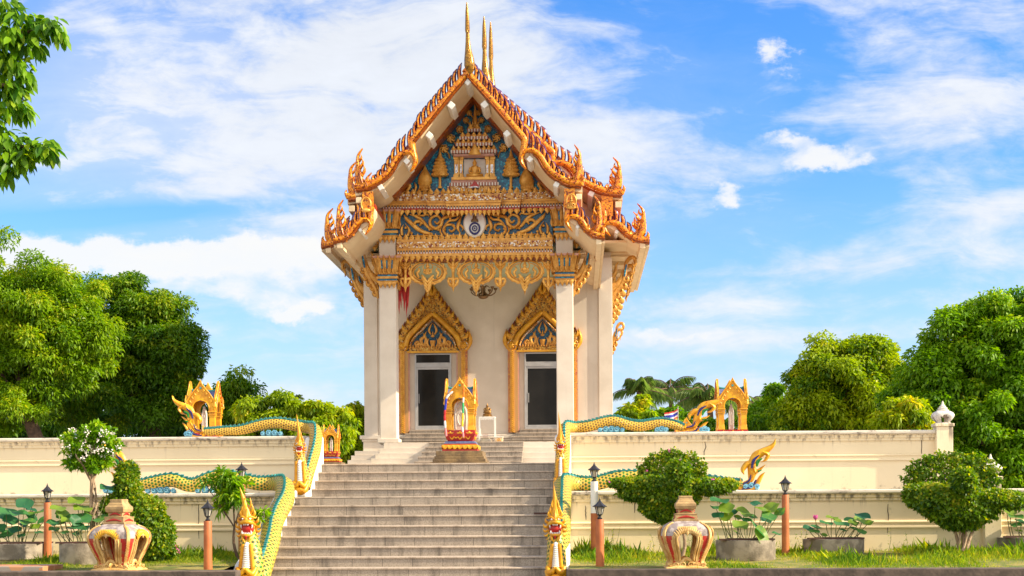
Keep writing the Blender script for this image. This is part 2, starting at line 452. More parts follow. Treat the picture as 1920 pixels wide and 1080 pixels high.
def wallpaint(name, c1, c2, dirt, ztop):
    """cream wall with rain streaks below the coping and mildew near the foot"""
    mt, k, b = newmat(name); v = objvec(k); x, y, z = k.sep(v)
    big = k.noise(v, 0.9, 5); col = k.mix(big.smooth(0.35, 0.65), c1, c2)
    stn = k.noise(k.comb(x * 14.0, y * 14.0, z * 1.1), 1.0, 5, 0.6)
    upper = z.smooth(ztop - 0.30, ztop - 0.02)
    col = k.mix((stn + upper * 0.16).smooth(0.58, 0.80) * (upper * 0.8 + 0.16), col, dirt)
    sp = k.noise(v, 5.5, 6, 0.7)
    low = z.smooth(0.34, 0.0)
    col = k.mix((sp + low * 0.13).smooth(0.62, 0.76) * 0.65, col, dirt)
    k.link(col, b.inputs['Base Color']); b.inputs['Roughness'].default_value = 0.72
    bump(k, b, k.noise(v, 45, 3), 0.05, 0.01)
    return mt
def copingpaint():
    mt, k, b = newmat('weathered_coping'); v = objvec(k); x, y, z = k.sep(v)
    n = k.noise(k.comb(x * 2.2, y * 3.0, z * 9.0), 1.0, 7, 0.7); n2 = k.noise(v, 16, 5, 0.7)
    col = k.mix(n.smooth(0.42, 0.66), (0.74, 0.66, 0.54), (0.50, 0.43, 0.36))
    col = k.mix((n * 0.6 + n2 * 0.4).smooth(0.53, 0.66) * 0.9, col, (0.10, 0.085, 0.075))
    k.link(col, b.inputs['Base Color']); b.inputs['Roughness'].default_value = 0.85
    bump(k, b, n2, 0.2, 0.01)
    return mt
M['coping'] = copingpaint()

def scales(name, light, dark, gap, wave=(60, 22)):
    """staggered glazed scales laid along the body (uv: length in metres, turn)"""
    mt, k, b = newmat(name); v = objvec(k, True); s, tt, _ = k.sep(v)
    a = s * float(wave[0]) * 0.5; c = tt * float(wave[1])
    row = a.floor(); fx = a.fract() - 0.5; fy = (c + (row.mod(2.0)) * 0.5).fract() - 0.5
    d = fx.abs() * 0.62 + fy.abs() * 0.62
    rnd = (((row * 12.9898 + (c + row.mod(2.0) * 0.5).floor() * 78.233).sin()) * 43758.5453).fract()
    core = d.smooth(0.325, 0.25)
    inner = k.mix(rnd.smooth(0.2, 0.9), dark, gap)
    col = k.mix(core, light, inner)
    nz = k.noise(objvec(k), 6, 4)
    col = k.mix(nz.smooth(0.5, 0.75) * 0.35, col, tuple(q * 0.6 for q in light))
    k.link(col, b.inputs['Base Color']); b.inputs['Roughness'].default_value = 0.42
    bump(k, b, d.smooth(0.30, 0.12), 0.6, 0.012)
    return mt
M['scale_green'] = scales('green_gold_scales', (0.68, 0.44, 0.06), (0.01, 0.20, 0.015), (0.04, 0.07, 0.012), (38, 12))
M['scale_gold'] = scales('gold_scales', (0.74, 0.46, 0.055), (0.16, 0.07, 0.010), (0.28, 0.15, 0.02), (46, 11))

def fleck(name, g1, g2, f1, f2, scale):
    """carved band: gold ground with inlaid light and dark flecks"""
    mt, k, b = newmat(name); v = objvec(k); x, y, z = k.sep(v)
    vo = k.voronoi(v, scale); rn, gn, bn = k.sep(vo.outputs['Color']); nz = k.noise(v, scale * 0.7, 4, 0.6, 1.5)
    col = k.mix(nz.smooth(0.42, 0.58), g1, g2)
    col = k.mix(gn.gt(0.80), col, f1); col = k.mix(bn.gt(0.84), col, f2)
    k.link(col, b.inputs['Base Color']); b.inputs['Roughness'].default_value = 0.38; b.inputs['Metallic'].default_value = 0.2
    bump(k, b, nz, 0.8, 0.02)
    return mt
M['band'] = fleck('inlaid_gold_band', (0.74, 0.44, 0.13), (0.46, 0.19, 0.04), (0.80, 0.76, 0.70), (0.22, 0.04, 0.02), 30)
M['band_fine'] = fleck('fine_gold_band', (0.72, 0.36, 0.05), (0.40, 0.15, 0.02), (0.60, 0.36, 0.20), (0.12, 0.05, 0.02), 44)
M['scale_tile'] = fleck('gold_scale_border', (0.66, 0.33, 0.03), (0.36, 0.13, 0.012), (0.62, 0.42, 0.10), (0.10, 0.03, 0.01), 34)

def dots(name, g, d, px, pz):
    mt, k, b = newmat(name); v = objvec(k); x, y, z = k.sep(v)
    f = ((x / px).fract() - 0.5).abs().lt(0.24)
    k.link(k.mix(f, g, d), b.inputs['Base Color']); b.inputs['Roughness'].default_value = 0.4
    return mt
M['dentil'] = dots('dentil_dark', (0.66, 0.33, 0.06), (0.05, 0.035, 0.045), 0.066, 1)
M['dentil_white'] = dots('dentil_white', (0.34, 0.09, 0.045), (0.72, 0.68, 0.62), 0.066, 1)

def glass():
    mt, k, b = newmat('dark_door_glass'); v = objvec(k)
    k.link(k.mix(k.noise(v, 1.5, 4).smooth(0.3, 0.7), (0.012, 0.011, 0.010), (0.02, 0.018, 0.016)), b.inputs['Base Color'])
    b.inputs['Roughness'].default_value = 0.08; b.inputs['Specular IOR Level'].default_value = 0.12
    return mt
M['glass'] = glass()
def lampglass():
    mt, k, b = newmat('lamp_glass')
    b.inputs['Base Color'].default_value = (0.75, 0.70, 0.58, 1); b.inputs['Roughness'].default_value = 0.25
    b.inputs['Transmission Weight'].default_value = 0.55
    return mt
M['lamp_glass'] = lampglass()

def leafmat(name, a, b_, c, trans=0.45, rough=0.45):
    """leaf with per-leaf tint (attribute) and light passing through"""
    mt, k, b = newmat(name)
    at = k.node('ShaderNodeAttribute', attribute_name='tint'); f = E(k.nt, at.outputs['Fac'])
    col = k.mix(f.smooth(0.0, 0.55), a, b_); col = k.mix(f.smooth(0.60, 1.0), col, c)
    k.link(col, b.inputs['Base Color']); b.inputs['Roughness'].default_value = rough
    b.inputs['Specular IOR Level'].default_value = 0.35
    tr = k.node('ShaderNodeBsdfTranslucent'); 
    hsv = k.node('ShaderNodeHueSaturation'); hsv.inputs['Value'].default_value = 1.7; hsv.inputs['Saturation'].default_value = 1.1
    k.link(col, hsv.inputs['Color']); k.link(hsv.outputs[0], tr.inputs[0])
    mx = k.node('ShaderNodeMixShader'); mx.inputs[0].default_value = trans
    k.link(b.outputs[0], mx.inputs[1]); k.link(tr.outputs[0], mx.inputs[2])
    k.link(mx.outputs[0], k.nt.nodes['Material Output'].inputs[0])
    return mt
M['leaf'] = leafmat('broad_leaf', (0.045, 0.14, 0.004), (0.20, 0.34, 0.006), (0.50, 0.50, 0.02), 0.42)
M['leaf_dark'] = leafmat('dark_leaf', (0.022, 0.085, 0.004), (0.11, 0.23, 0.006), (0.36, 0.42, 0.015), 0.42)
M['leaf_yellow'] = leafmat('yellow_green_leaf', (0.055, 0.15, 0.004), (0.30, 0.40, 0.006), (0.68, 0.54, 0.02), 0.42)
M['leaf_bright'] = leafmat('bright_leaf', (0.035, 0.13, 0.004), (0.18, 0.35, 0.006), (0.48, 0.54, 0.02), 0.42)
M['leaf_topiary'] = leafmat('topiary_leaf', (0.03, 0.095, 0.005), (0.15, 0.26, 0.007), (0.48, 0.44, 0.02), 0.4)
M['leaf_palm'] = leafmat('palm_leaf', (0.08, 0.15, 0.03), (0.16, 0.24, 0.05), (0.36, 0.33, 0.13), 0.45)
M['lotus'] = leafmat('lotus_leaf', (0.03, 0.13, 0.055), (0.07, 0.22, 0.060), (0.20, 0.30, 0.03), 0.35)
M['grass'] = leafmat('grass_blade', (0.08, 0.18, 0.008), (0.26, 0.34, 0.010), (0.55, 0.46, 0.05), 0.45, 0.6)
M['petal_white'] = mat('white_petal', (0.85, 0.80, 0.72), (0.80, 0.72, 0.66), 20, 0.6)
M['petal_pink'] = mat('pink_petal', (0.55, 0.05, 0.28), (0.68, 0.14, 0.36), 20, 0.6)
# ================================================================== SETTING: ground, stairs, walls
XA = -2.34                     # temple and staircase axis
L1, L2, LAWN = 1.70, 2.263, 0.84
def part(mb, name, mats, root, **k):
    """mesh written in world coordinates, parented to a thing at its base"""
    return mb.build(name, mats, root, loc=tuple(-c for c in root.location), **k)

g = MB(); g.add([(-900, -60, 0), (900, -60, 0), (900, 1500, 0), (-900, 1500, 0)], [(0, 1, 2, 3)])
struct(g.build('ground', M['asphalt'], smooth=0))
def lawn_z(Y): return 0.735 + (min(max(Y, 17.5), 21.6) - 17.5) / 4.1 * 0.10
def lawn(x0, x1, name='lawn'):
    mt = M.get('soil')
    q = MB(); nx, ny = 60, 16; vs = []; fs = []
    for j in range(ny + 1):
        for i in range(nx + 1):
            X = x0 + (x1 - x0) * i / nx; Y = 17.62 + (21.62 - 17.62) * j / ny
            vs.append((X, Y, lawn_z(Y) + random.uniform(-0.008, 0.012)))
    for j in range(ny):
        for i in range(nx):
            a = j * (nx + 1) + i; fs.append((a, a + 1, a + nx + 2, a + nx + 1))
    q.add(vs, fs); q.box(x0, x1, 17.63, 21.6, 0.01, 0.70)
    return struct(q.build(name, M['soil'], smooth=60))
M['soil'] = mat('lawn_soil', (0.12, 0.15, 0.02), (0.30, 0.24, 0.06), 2.5, 0.9, lo=0.40, hi=0.60, bs=0.4, bscale=60)
BAL_IN, BAL_OUT = 1.96, 2.22
lawn(-14, XA - BAL_OUT); lawn(XA + BAL_OUT, 14)
q = MB().box(-14, P(446, 1072, 17.45).x, 17.35, 17.6, 0.0, 0.765); struct(q.build('kerb', M['kerb'], bevel=0.012))
q = MB().box(P(1062, 1072, 17.45).x, 14, 17.35, 17.6, 0.0, 0.765); struct(q.build('kerb', M['kerb'], bevel=0.012))
q = MB().box(-60, XA - BAL_OUT, 21.8, 23.95, 0.01, L1 - 0.004).box(XA + BAL_OUT, 60, 21.8, 23.95, 0.01, L1 - 0.004)
struct(q.build('lower_terrace', M['paving'], smooth=0))
q = MB().box(-60, 6.25, 24.0, 90, 0.01, L2 - 0.004); struct(q.build('upper_terrace', M['paving'], smooth=0))
q = MB().box(6.26, 200, 24.0, 400, 0.01, 1.3).box(-200, -60.1, 17, 400, 0.01, 1.3).box(-60, 6.24, 90.1, 400, 0.01, 1.5)
struct(q.build('garden_ground', M['soil'], smooth=0))

# ---- staircase
st = thing('stone_staircase', 'wide grey granite staircase rising between gold naga statues', 'staircase', (XA, 18.0, 0))
lowers = [(21.4, L1), (21.1, 1.57), (20.8, 1.418), (20.45, 1.272), (20.15, 1.125), (19.85, 0.985), (19.55, 0.852), (19.25, 0.713),
          (18.95, 0.572), (18.65, 0.43), (18.35, 0.287), (18.05, 0.143)]
uppers = [(23.65, L2), (23.35, 2.12), (23.05, 1.978), (22.75, 1.838)]
def make_step(Y, z, zlow, back, hw, root, gy=0.018):
    q = MB().box(XA - hw, XA + hw, Y + gy, back, zlow, z - 0.026)
    s = part(q, 'step', M['granite'], root, smooth=0)
    q = MB().box(XA - hw - 0.004, XA + hw + 0.004, Y, min(back, Y + 0.42), z - 0.025, z)
    o = q.build('nosing', M['granite_edge'], s, bevel=0.006); return s
for k, (Y, z) in enumerate(lowers):
    nz = lowers[k + 1][1] if k + 1 < len(lowers) else 0.0
    back = (lowers[k - 1][0] + 0.05) if k else 22.80
    make_step(Y, z, nz - 0.03, back, BAL_IN - 0.006, st)
for k, (Y, z) in enumerate(uppers):
    nz = uppers[k + 1][1] if k + 1 < len(uppers) else L1
    back = (uppers[k - 1][0] + 0.05) if k else 26.0
    make_step(Y, z, nz - 0.03, back, BAL_IN - 0.006, st)
q = MB().box(XA - BAL_IN + 0.1, XA + BAL_IN - 0.1, 21.3, 22.79, 0.02, L1 - 0.03); part(q, 'landing', M['granite'], st, smooth=0)
q = MB().box(XA - 1.9, XA + 1.9, 23.66, 26.0, 1.0, L2 - 0.03)
part(q, 'landing', M['granite'], st, smooth=0)
for sgn in (-1, 1):
    for prof in ([(18.55, 0.02), (18.55, 0.72), (18.7, 0.80), (20.0, 1.22), (21.3, 1.78), (21.6, 1.80), (21.6, 0.02)],
                 [(22.3, L1), (22.3, 1.78), (22.5, 1.80), (22.9, 1.95), (23.3, 2.36), (23.6, 2.70), (23.75, 2.73), (23.88, 2.72), (23.88, L1)]):
        a = XA + sgn * BAL_IN; 
        q = MB().prism([(a, y, z) for y, z in prof], (sgn * (BAL_OUT - BAL_IN), 0, 0))
        part(q, 'balustrade', M['white'], st, bevel=0.02, smooth=30)
tag(MB().box(P(1001, 962, 20.9).x, P(1031, 962, 20.9).x, 20.85, 21.05, 1.419, 1.447).build('wooden_plank', M['board'], bevel=0.004),
    'small dark wooden plank lying at the right end of a stair step', 'plank')

# ---- boundary walls
M['wall_lower'] = wallpaint('cream_lower_wall', (0.84, 0.69, 0.45), (0.77, 0.62, 0.395), (0.14, 0.11, 0.08), 0.93)
M['wall_upper'] = wallpaint('cream_upper_wall', (0.86, 0.73, 0.50), (0.80, 0.67, 0.45), (0.26, 0.20, 0.14), 1.05)
def wall(label, x0, x1, Y, zb, zt, band, mt, cracks=()):
    t_ = thing('boundary_wall', label, 'wall', ((x0 + x1) / 2, Y, zb))
    h = zt - zb; cx, cy = t_.location.x, t_.location.y
    L = (x1 - x0) / 2
    def prof(p, name, mm, bev=0.0):
        q = MB().prism([(-L, y, z) for y, z in p], (2 * L, 0, 0)); return q.build(name, mm, t_, smooth=0, bevel=bev)
    wb = band[0] - zb
    prof([(0, 0), (0, h - 0.165), (0.34, h - 0.165), (0.34, 0)], 'panel', mt)
    prof([(-0.030, h - 0.165), (-0.032, h - 0.135), (-0.055, h - 0.115), (-0.055, h - 0.088), (-0.075, h - 0.070), (-0.075, h - 0.062), (0.36, h - 0.062), (0.36, h - 0.165)], 'cornice', mt)
    prof([(-0.10, h - 0.061), (-0.115, h - 0.045), (-0.115, h - 0.012), (-0.10, h), (0.40, h + 0.004), (0.40, h - 0.061)], 'coping', M['coping'], 0.006)
    prof([(-0.002, wb), (-0.03, wb), (-0.03, wb + 0.022), (-0.014, wb + 0.03), (-0.014, wb + 0.07), (-0.035, wb + 0.078), (-0.035, wb + 0.092), (-0.002, wb + 0.105)], 'moulding', mt)
    for px, py0, py1, wig in cracks:
        pts = []
        for k in range(9):
            p = P(px + random.uniform(-1, 1) * wig, py0 + (py1 - py0) * k / 8, Y - 0.002); pts.append((p.x - cx, -0.0015, p.z - zb))
        q = MB().tube(pts, [0.004] + [0.007] * 4 + [0.003], 5); q.build('crack', M['kerb'], t_)
    return t_
XL, XR = XA - BAL_OUT + 0.02, XA + BAL_OUT - 0.02
wall('low cream wall left of the stairs behind the swan topiary', -16, XL, 21.62, 0.80, 1.765, (1.19, 0), M['wall_lower'], cracks=[(372, 945, 1010, 1.2), (60, 940, 985, 1.0)])
wr = wall('low cream wall right of the stairs behind the two bird topiaries', XR, 14, 21.62, 0.80, 1.765, (1.19, 0), M['wall_lower'], cracks=[(1190, 940, 962, .6), (1665, 945, 1000, 1.3), (1098, 948, 975, .8)])
ul = wall('tall cream wall on the upper terrace left of the stairs', -16, XL, 23.92, 1.69, 2.745, (2.27, 0), M['wall_upper'])
ur = wall('tall cream wall on the upper terrace right of the stairs ending in a pillar', XR, P(1757, 820, 23.92).x, 23.92, 1.69, 2.765, (2.27, 0), M['wall_upper'],
          cracks=[(1322, 820, 892, 2.0), (1728, 818, 856, 0.6)])
def finial(root, c, s, mt):
    """stone lotus-bud lantern with four arched openings"""
    q = MB(); x, y, z = c
    n, k = 32, 14
    prof = [(0.36, 0), (0.36, 0.04), (0.30, 0.06), (0.40, 0.16), (0.50, 0.30), (0.52, 0.40), (0.46, 0.50), (0.34, 0.57), (0.24, 0.60)]
    vs = []
    for r, h in prof:
        for j in range(n):
            a = 2 * math.pi * j / n; lob = 1 + 0.10 * math.cos(4 * (a - math.pi / 4))
            vs.append((x + r * lob * s * math.cos(a), y + r * lob * s * math.sin(a), z + h * s))
    fs = []
    for i in range(len(prof) - 1):
        for j in range(n):
            a = 2 * math.pi * (j + .5) / n; f = min(abs((a - q_ * math.pi / 2 + math.pi) % (2 * math.pi) - math.pi) for q_ in range(4))
            if 2 <= i <= 4 and f < (0.36 if i < 4 else 0.22): continue
            j2 = (j + 1) % n; fs.append((i * n + j, i * n + j2, (i + 1) * n + j2, (i + 1) * n + j))
    q.add(vs, fs)
    q.lathe([(0.02 * s, -0.0), (0.36 * s, 0.0), (0.36 * s, 0.035 * s), (0.02, 0.036 * s)], 24, c)
    q.lathe([(0.02, 0.60 * s), (0.27 * s, 0.60 * s), (0.27 * s, 0.64 * s), (0.18 * s, 0.66 * s), (0.22 * s, 0.70 * s), (0.22 * s, 0.73 * s), (0.14 * s, 0.76 * s), (0.16 * s, 0.80 * s),
             (0.09 * s, 0.84 * s), (0.06 * s, 0.92 * s), (0.008, 1.05 * s)], 16, c)
    o = q.build('finial', mt, root, smooth=50, fix=False)
    sm = o.modifiers.new('thick', 'SOLIDIFY'); sm.thickness = 0.022; sm.offset = -1
    return o
M['finial_stone'] = mat('streaked_white_stone', (0.72, 0.66, 0.58), (0.30, 0.26, 0.24), 9, 0.8, lo=0.50, hi=0.72, bs=0.2)
def pillar(root, xc, Y, z0, z1, hw, mt, sfin):
    cx, cy, cz = root.location
    q = MB().box(xc - hw - cx, xc + hw - cx, Y - cy, Y + 2 * hw - cy, z0 - cz, z1 - cz - 0.05)
    q.box(xc - hw - 0.02 - cx, xc + hw + 0.02 - cx, Y - 0.02 - cy, Y + 2 * hw + 0.02 - cy, z1 - 0.05 - cz, z1 - cz)
    p_ = q.build('pillar', mt, root, bevel=0.008)
    finial(p_, (xc - cx, Y + hw - cy, z1 - cz), sfin, M['finial_stone'])
a, b = P(1756, 795, 23.75), P(1787, 795, 23.75)
pillar(ur, (a.x + b.x) / 2, 23.75, 1.69, a.z + 0.01, (b.x - a.x) / 2 + 0.0, M['wall_upper'], 0.36)
a, b = P(1846, 915, 21.5), P(1878, 915, 21.5)
pillar(wr, (a.x + b.x) / 2, 21.5, 0.8, P(1860, 893, 21.5).z, (b.x - a.x) / 2, M['wall_lower'], 0.32)

# ---- garden slab
a, b = P(-60, 1060, 17.9), P(104, 1060, 17.9)
M['slab'] = mosaic('worn_orange_tile', (0.42, 0.16, 0.07), (0.50, 0.25, 0.12), (0.30, 0.26, 0.22), 5, 0.6, 0.0, 0.2)
tag(MB().box(a.x, P(82, 1060, 17.66).x, 17.64, 18.35, 0.70, 0.815).build('tiled_slab', M['slab'], bevel=0.008), 'low slab topped with worn orange tiles at the kerb', 'slab')

# ================================================================== NAGA STATUES
def naga(label, wallp, down, neck, head, hs, spire, rad_wall, rad_down, rad_neck, belly, tailmap, waves, mat_s, flip):
    p0 = P(*neck[0]); zb = min(P(*q_).z for q_ in neck + down)
    t_ = thing('naga_statue', label, 'statue', (p0.x, p0.y, zb))
    W = [P(*q_) for q_ in wallp]; D = [P(*q_) for q_ in down]; N = [P(*q_) for q_ in neck]
    path = W + D
    rr = rad_wall + rad_down
    # body: along the coping, round the corner and down the balustrade
    pts = catmull(path, 4); rs = list(np.interp(np.linspace(0, 1, len(pts)), np.linspace(0, 1, len(path)), rr))
    q = MB(); q.tube(pts, rs, 14)
    q.tube(N, rad_neck, 14, sub=4)
    b = part(q, 'body', mat_s, t_, smooth=60)
    # dorsal crest of teal plates
    q = MB(); top = []
    for i, p in enumerate(pts):
        tg = (pts[min(i + 1, len(pts) - 1)] - pts[max(i - 1, 0)]).normalized()
        up = (Vector((0, -0.25, 1)) - tg * tg.dot(Vector((0, -0.25, 1)))).normalized()
        top.append((p + up * rs[i] * 1.02, tg, up))
    acc = 0; last = top[0][0]; seg = 0.10
    lst = []
    for p, tg, up in top: lst.append(p)
    q.tube(lst, 0.020, 6)
    for i in range(1, len(top)):
        n = max(1, int((top[i][0] - top[i - 1][0]).length / 0.055))
        for k in range(n):
            c = top[i - 1][0].lerp(top[i][0], (k + .5) / n); tg = top[i][1]; up = top[i][2]; sd = tg.cross(up)
            q.obox(c + up * 0.012, tg * 0.024 + up * 0.007, sd * 0.018, up * 0.019)
    part(q, 'dorsal_crest', M['teal'], t_, smooth=40)
    # head (x right, y toward the viewer, z up), unit = half the head width
    hp = P(*head); s = hs; Hm = lambda x, y, z: (hp.x + x * s, hp.y - y * s, hp.z + z * s)
    q = MB()
    q.ell(Hm(0, -0.45, 0.0), (0.92 * s, 0.8 * s, 1.15 * s), 12, 8)
    q.tube([Hm(-0.85, 0.1, 0.35), Hm(-0.55, 0.75, 0.62), Hm(0, 1.05, 0.72), Hm(0.55, 0.75, 0.62), Hm(0.85, 0.1, 0.35)], [0.16 * s, 0.24 * s, 0.28 * s, 0.24 * s, 0.16 * s], 9, sub=4)   # upper lip
    q.tube([Hm(-0.75, 0.1, -0.55), Hm(-0.5, 0.7, -0.78), Hm(0, 1.0, -0.84), Hm(0.5, 0.7, -0.78), Hm(0.75, 0.1, -0.55)], [0.13 * s, 0.17 * s, 0.20 * s, 0.17 * s, 0.13 * s], 9, sub=4)    # lower jaw
    q.ell(Hm(0, 0.45, 0.86), (0.55 * s, 0.65 * s, 0.26 * s), 12, 7); q.ell(Hm(0, 1.05, 0.98), (0.24 * s, 0.22 * s, 0.22 * s), 9, 6)
    for sg in (-1, 1):
        q.stroke([Hm(sg * 0.42, 0.72, -0.9), Hm(sg * 0.40, 0.95, -1.25), Hm(sg * 0.12, 0.95, -1.75)], [0.36 * s, 0.34 * s, 0.06 * s], 0.2 * s)
        for (x0, z0, x1, z1, x2, z2, w_) in ((0.75, 0.55, 1.12, 0.8, 1.2, 1.25, .36), (0.85, 0.1, 1.28, 0.15, 1.46, 0.55, .36), (0.82, -0.3, 1.25, -0.4, 1.5, -0.05, .34), (0.72, -0.7, 1.1, -0.95, 1.42, -0.8, .30), (0.55, -1.0, 0.85, -1.35, 1.15, -1.35, .26)):
            q.stroke([Hm(sg * x0, -0.1, z0), Hm(sg * x1, 0.0, z1), Hm(sg * x2, -0.15, z2)], [w_ * s, w_ * 0.9 * s, 0.03 * s], 0.16 * s)
        q.tube([Hm(sg * 0.15, 0.85, 1.12), Hm(sg * 0.5, 0.7, 1.32), Hm(sg * 0.9, 0.3, 1.15), Hm(sg * 1.05, 0.1, 1.4)], [0.10 * s, 0.13 * s, 0.10 * s, 0.02 * s], 7, sub=3)   # brow
        for (x0, z0, x1, z1, x2, z2, w_) in ((0.55, 1.2, 0.80, 1.7, 0.62, 2.3, .34), (0.35, 1.6, 0.58, 2.2, 0.42, 2.9, .30), (0.22, 2.2, 0.40, 2.8, 0.28, 3.5, .22)):
            q.stroke([Hm(sg * x0, 0.1, z0), Hm(sg * x1, 0.16, z1), Hm(sg * x2, 0.05, z2)], [w_ * s, w_ * s, 0.03 * s], 0.2 * s)
    q.stroke([Hm(0, 0.75, 1.15), Hm(0, 0.6, 1.6), Hm(0, 0.3, 2.2)], [0.34 * s, 0.34 * s, 0.04 * s], 0.2 * s)
    hd = part(q, 'head', M['gold_bright'], t_, smooth=60)
    sp = P(*spire); b0 = Vector(Hm(0, -0.15, 0.9)); mid = b0.lerp(sp, 0.45) + Vector((0.08 * s, 0, 0))
    q = MB().tube([b0, b0.lerp(mid, 0.5), mid, mid.lerp(sp, 0.5), sp], [0.66 * s, 0.52 * s, 0.34 * s, 0.19 * s, 0.02 * s], 10, sub=3)
    part(q, 'horn', M['gold_bright'], t_, smooth=60)
    q = MB().ell(Hm(0, 0.28, -0.08), (0.78 * s, 0.55 * s, 0.70 * s), 14, 8)
    q.stroke([Hm(0, 0.85, -0.62), Hm(0, 1.16, -0.95), Hm(0, 1.10, -1.35)], [0.34 * s, 0.34 * s, 0.12 * s], 0.1 * s)
    part(q, 'mouth', M['red'], t_, smooth=60)
    q = MB()
    for x, z, l, dn, yy in [(-0.62, 0.50, 0.55, -1, .62), (0.62, 0.50, 0.55, -1, .62), (-0.22, 0.52, 0.24, -1, .96), (0.22, 0.52, 0.24, -1, .96), (0.0, 0.52, 0.22, -1, 1.0),
                        (-0.52, -0.66, 0.42, 1, .68), (0.52, -0.66, 0.42, 1, .68), (-0.3, -0.70, 0.24, 1, .85), (-0.1, -0.70, 0.22, 1, .92), (0.1, -0.70, 0.22, 1, .92), (0.3, -0.70, 0.24, 1, .85)]:
        q.tube([Hm(x, yy, z), Hm(x * 1.03, yy + .08, z + dn * l * 0.5), Hm(x * 0.98, yy + .10, z + dn * l)], [0.11 * s, 0.09 * s, 0.01 * s], 6)
    part(q, 'teeth', M['tooth'], t_, smooth=60)
    q = MB()
    for sg in (-1, 1): q.ell(Hm(sg * 0.42, 0.85, 1.06), 0.11 * s, 8, 6)
    part(q, 'eyes', M['tooth'], t_, smooth=60)
    # white ringed belly plate with gold edging
    (bx0, bx1, by0, by1, bw0, bw1, Yb) = belly
    q = MB(); n = 11
    for k in range(n):
        f0, f1 = k / n, (k + 0.93) / n
        a0 = P(bx0 + (bx1 - bx0) * f0, by0 + (by1 - by0) * f0, Yb); a1 = P(bx0 + (bx1 - bx0) * f1, by0 + (by1 - by0) * f1, Yb)
        pm = Yb / F_PX; w0 = (bw0 + (bw1 - bw0) * f0) * pm; w1 = (bw0 + (bw1 - bw0) * f1) * pm
        q.tube([a0 + Vector((0, 0.02, 0)), a0.lerp(a1, 0.5), a1 + Vector((0, 0.02, 0))], [w0 * 0.98, (w0 + w1) / 2, w1 * 0.98], 12, ry=[0.05, 0.056, 0.05], up=(0, 1, 0))
    part(q, 'belly_plate', M['white'], t_, smooth=50)
    q = MB()
    for sg in (-1, 1):
        pp = [P(bx0 + (bx1 - bx0) * f + sg * (bw0 + (bw1 - bw0) * f + 2.2), by0 + (by1 - by0) * f, Yb - 0.01) for f in (-0.05, 0.3, 0.7, 1.0)]
        q.tube(pp, 0.026, 7, sub=3)
    cb = P(bx1, by1 + 3, Yb); ww = bw1 * Yb / F_PX + 0.03
    for sg in (-1, 1):
        q.tube([cb + Vector((sg * ww * 1.25, 0, 0.03)), cb + Vector((sg * ww * 0.8, -0.05, -0.05)), cb + Vector((0, -0.075, 0.02))], [0.03, 0.045, 0.03], 7, sub=4)
        q.tube([cb + Vector((sg * ww * 1.35, 0.02, -0.02)), cb + Vector((sg * ww * 0.8, -0.04, -0.12)), cb + Vector((0, -0.06, -0.09))], [0.03, 0.05, 0.04], 7, sub=4)
    q.ell(cb + Vector((0, -0.02, -0.12)), (ww * 1.2, 0.08, 0.07), 12, 6)
    part(q, 'breast_ornament', M['gold_bright'], t_, smooth=60)
    # flame tail
    T = tailmap; q = MB(); u = T(1, 0) - T(0, 0); zs = u.length
    def S(pts, wid, th, mi=0): q.stroke([T(*a) for a in pts], [w_ * .92 * zs for w_ in wid], th, mi=mi)
    S([(485, 1005), (560, 1035), (640, 985), (690, 905), (722, 868)], [44, 56, 56, 36, 4], 0.10)
    S([(500, 985), (590, 945), (625, 880), (680, 840), (728, 798)], [40, 48, 48, 30, 4], 0.10)
    S([(640, 880), (605, 790), (560, 795), (522, 845), (535, 888)], [40, 56, 62, 46, 4], 0.11)
    S([(600, 930), (605, 810), (640, 725), (700, 685), (762, 650), (806, 610), (820, 563)], [60, 84, 92, 80, 58, 34, 4], 0.09)
    S([(700, 680), (752, 708), (728, 756), (688, 776)], [46, 46, 28, 4], 0.10)
    S([(640, 730), (665, 690), (672, 665)], [40, 24, 4], 0.1)
    S([(492, 985), (500, 950), (497, 910)], [34, 20, 3], 0.1)
    part(q, 'tail', M['gold_bright'], t_, smooth=60)
    q = MB()
    for off in (-0.056, 0.056):
        TT = lambda a, b: T(a, b) + Vector((0, off, 0))
        for pts2, w_, mi in (([(512, 975), (575, 945), (592, 890)], 14, 0), ([(508, 1022), (600, 1000), (645, 935)], 15, 0), ([(600, 830), (618, 760), (668, 712)], 20, 0), ([(648, 815), (655, 770), (695, 742)], 24, 1), ([(655, 860), (690, 848)], 14, 1)):
            w_ *= 1.45; q.stroke([TT(*a) for a in pts2], [w_ * zs * .5, w_ * zs, w_ * zs * .3][:max(2, len(pts2))] if len(pts2) > 2 else [w_ * zs, w_ * zs * .4], 0.014, mi=mi)
    part(q, 'tail_inlay', [M['navy'], M['green_glaze']], t_, smooth=60)
    # scrolling light-blue waves under the coils
    q = MB()
    for (px0, px1, py, Yw) in waves:
        a, b_ = P(px0, py, Yw), P(px1, py, Yw); n = max(3, int((b_ - a).length / 0.085))
        for k in range(n):
            f = (k + .5) / n; c = a.lerp(b_, f); r = 0.028 + 0.026 * math.sin(math.pi * f)
            c.z += r * 0.9
            sp_ = [(c.x + r * (1 - j / 12) * math.cos(j * 0.9), c.y - 0.05 - 0.015 * (j / 12), c.z + r * (1 - j / 12) * math.sin(j * 0.9)) for j in range(12)]
            q.tube(sp_, [0.012] * 11 + [0.006], 5)
            q.ell((c.x, c.y, c.z - 0.3 * r), (r * 1.15, 0.05, r * 1.05), 10, 6)
    part(q, 'wave_ornament', M['sky_blue'], t_, smooth=60)
    return t_

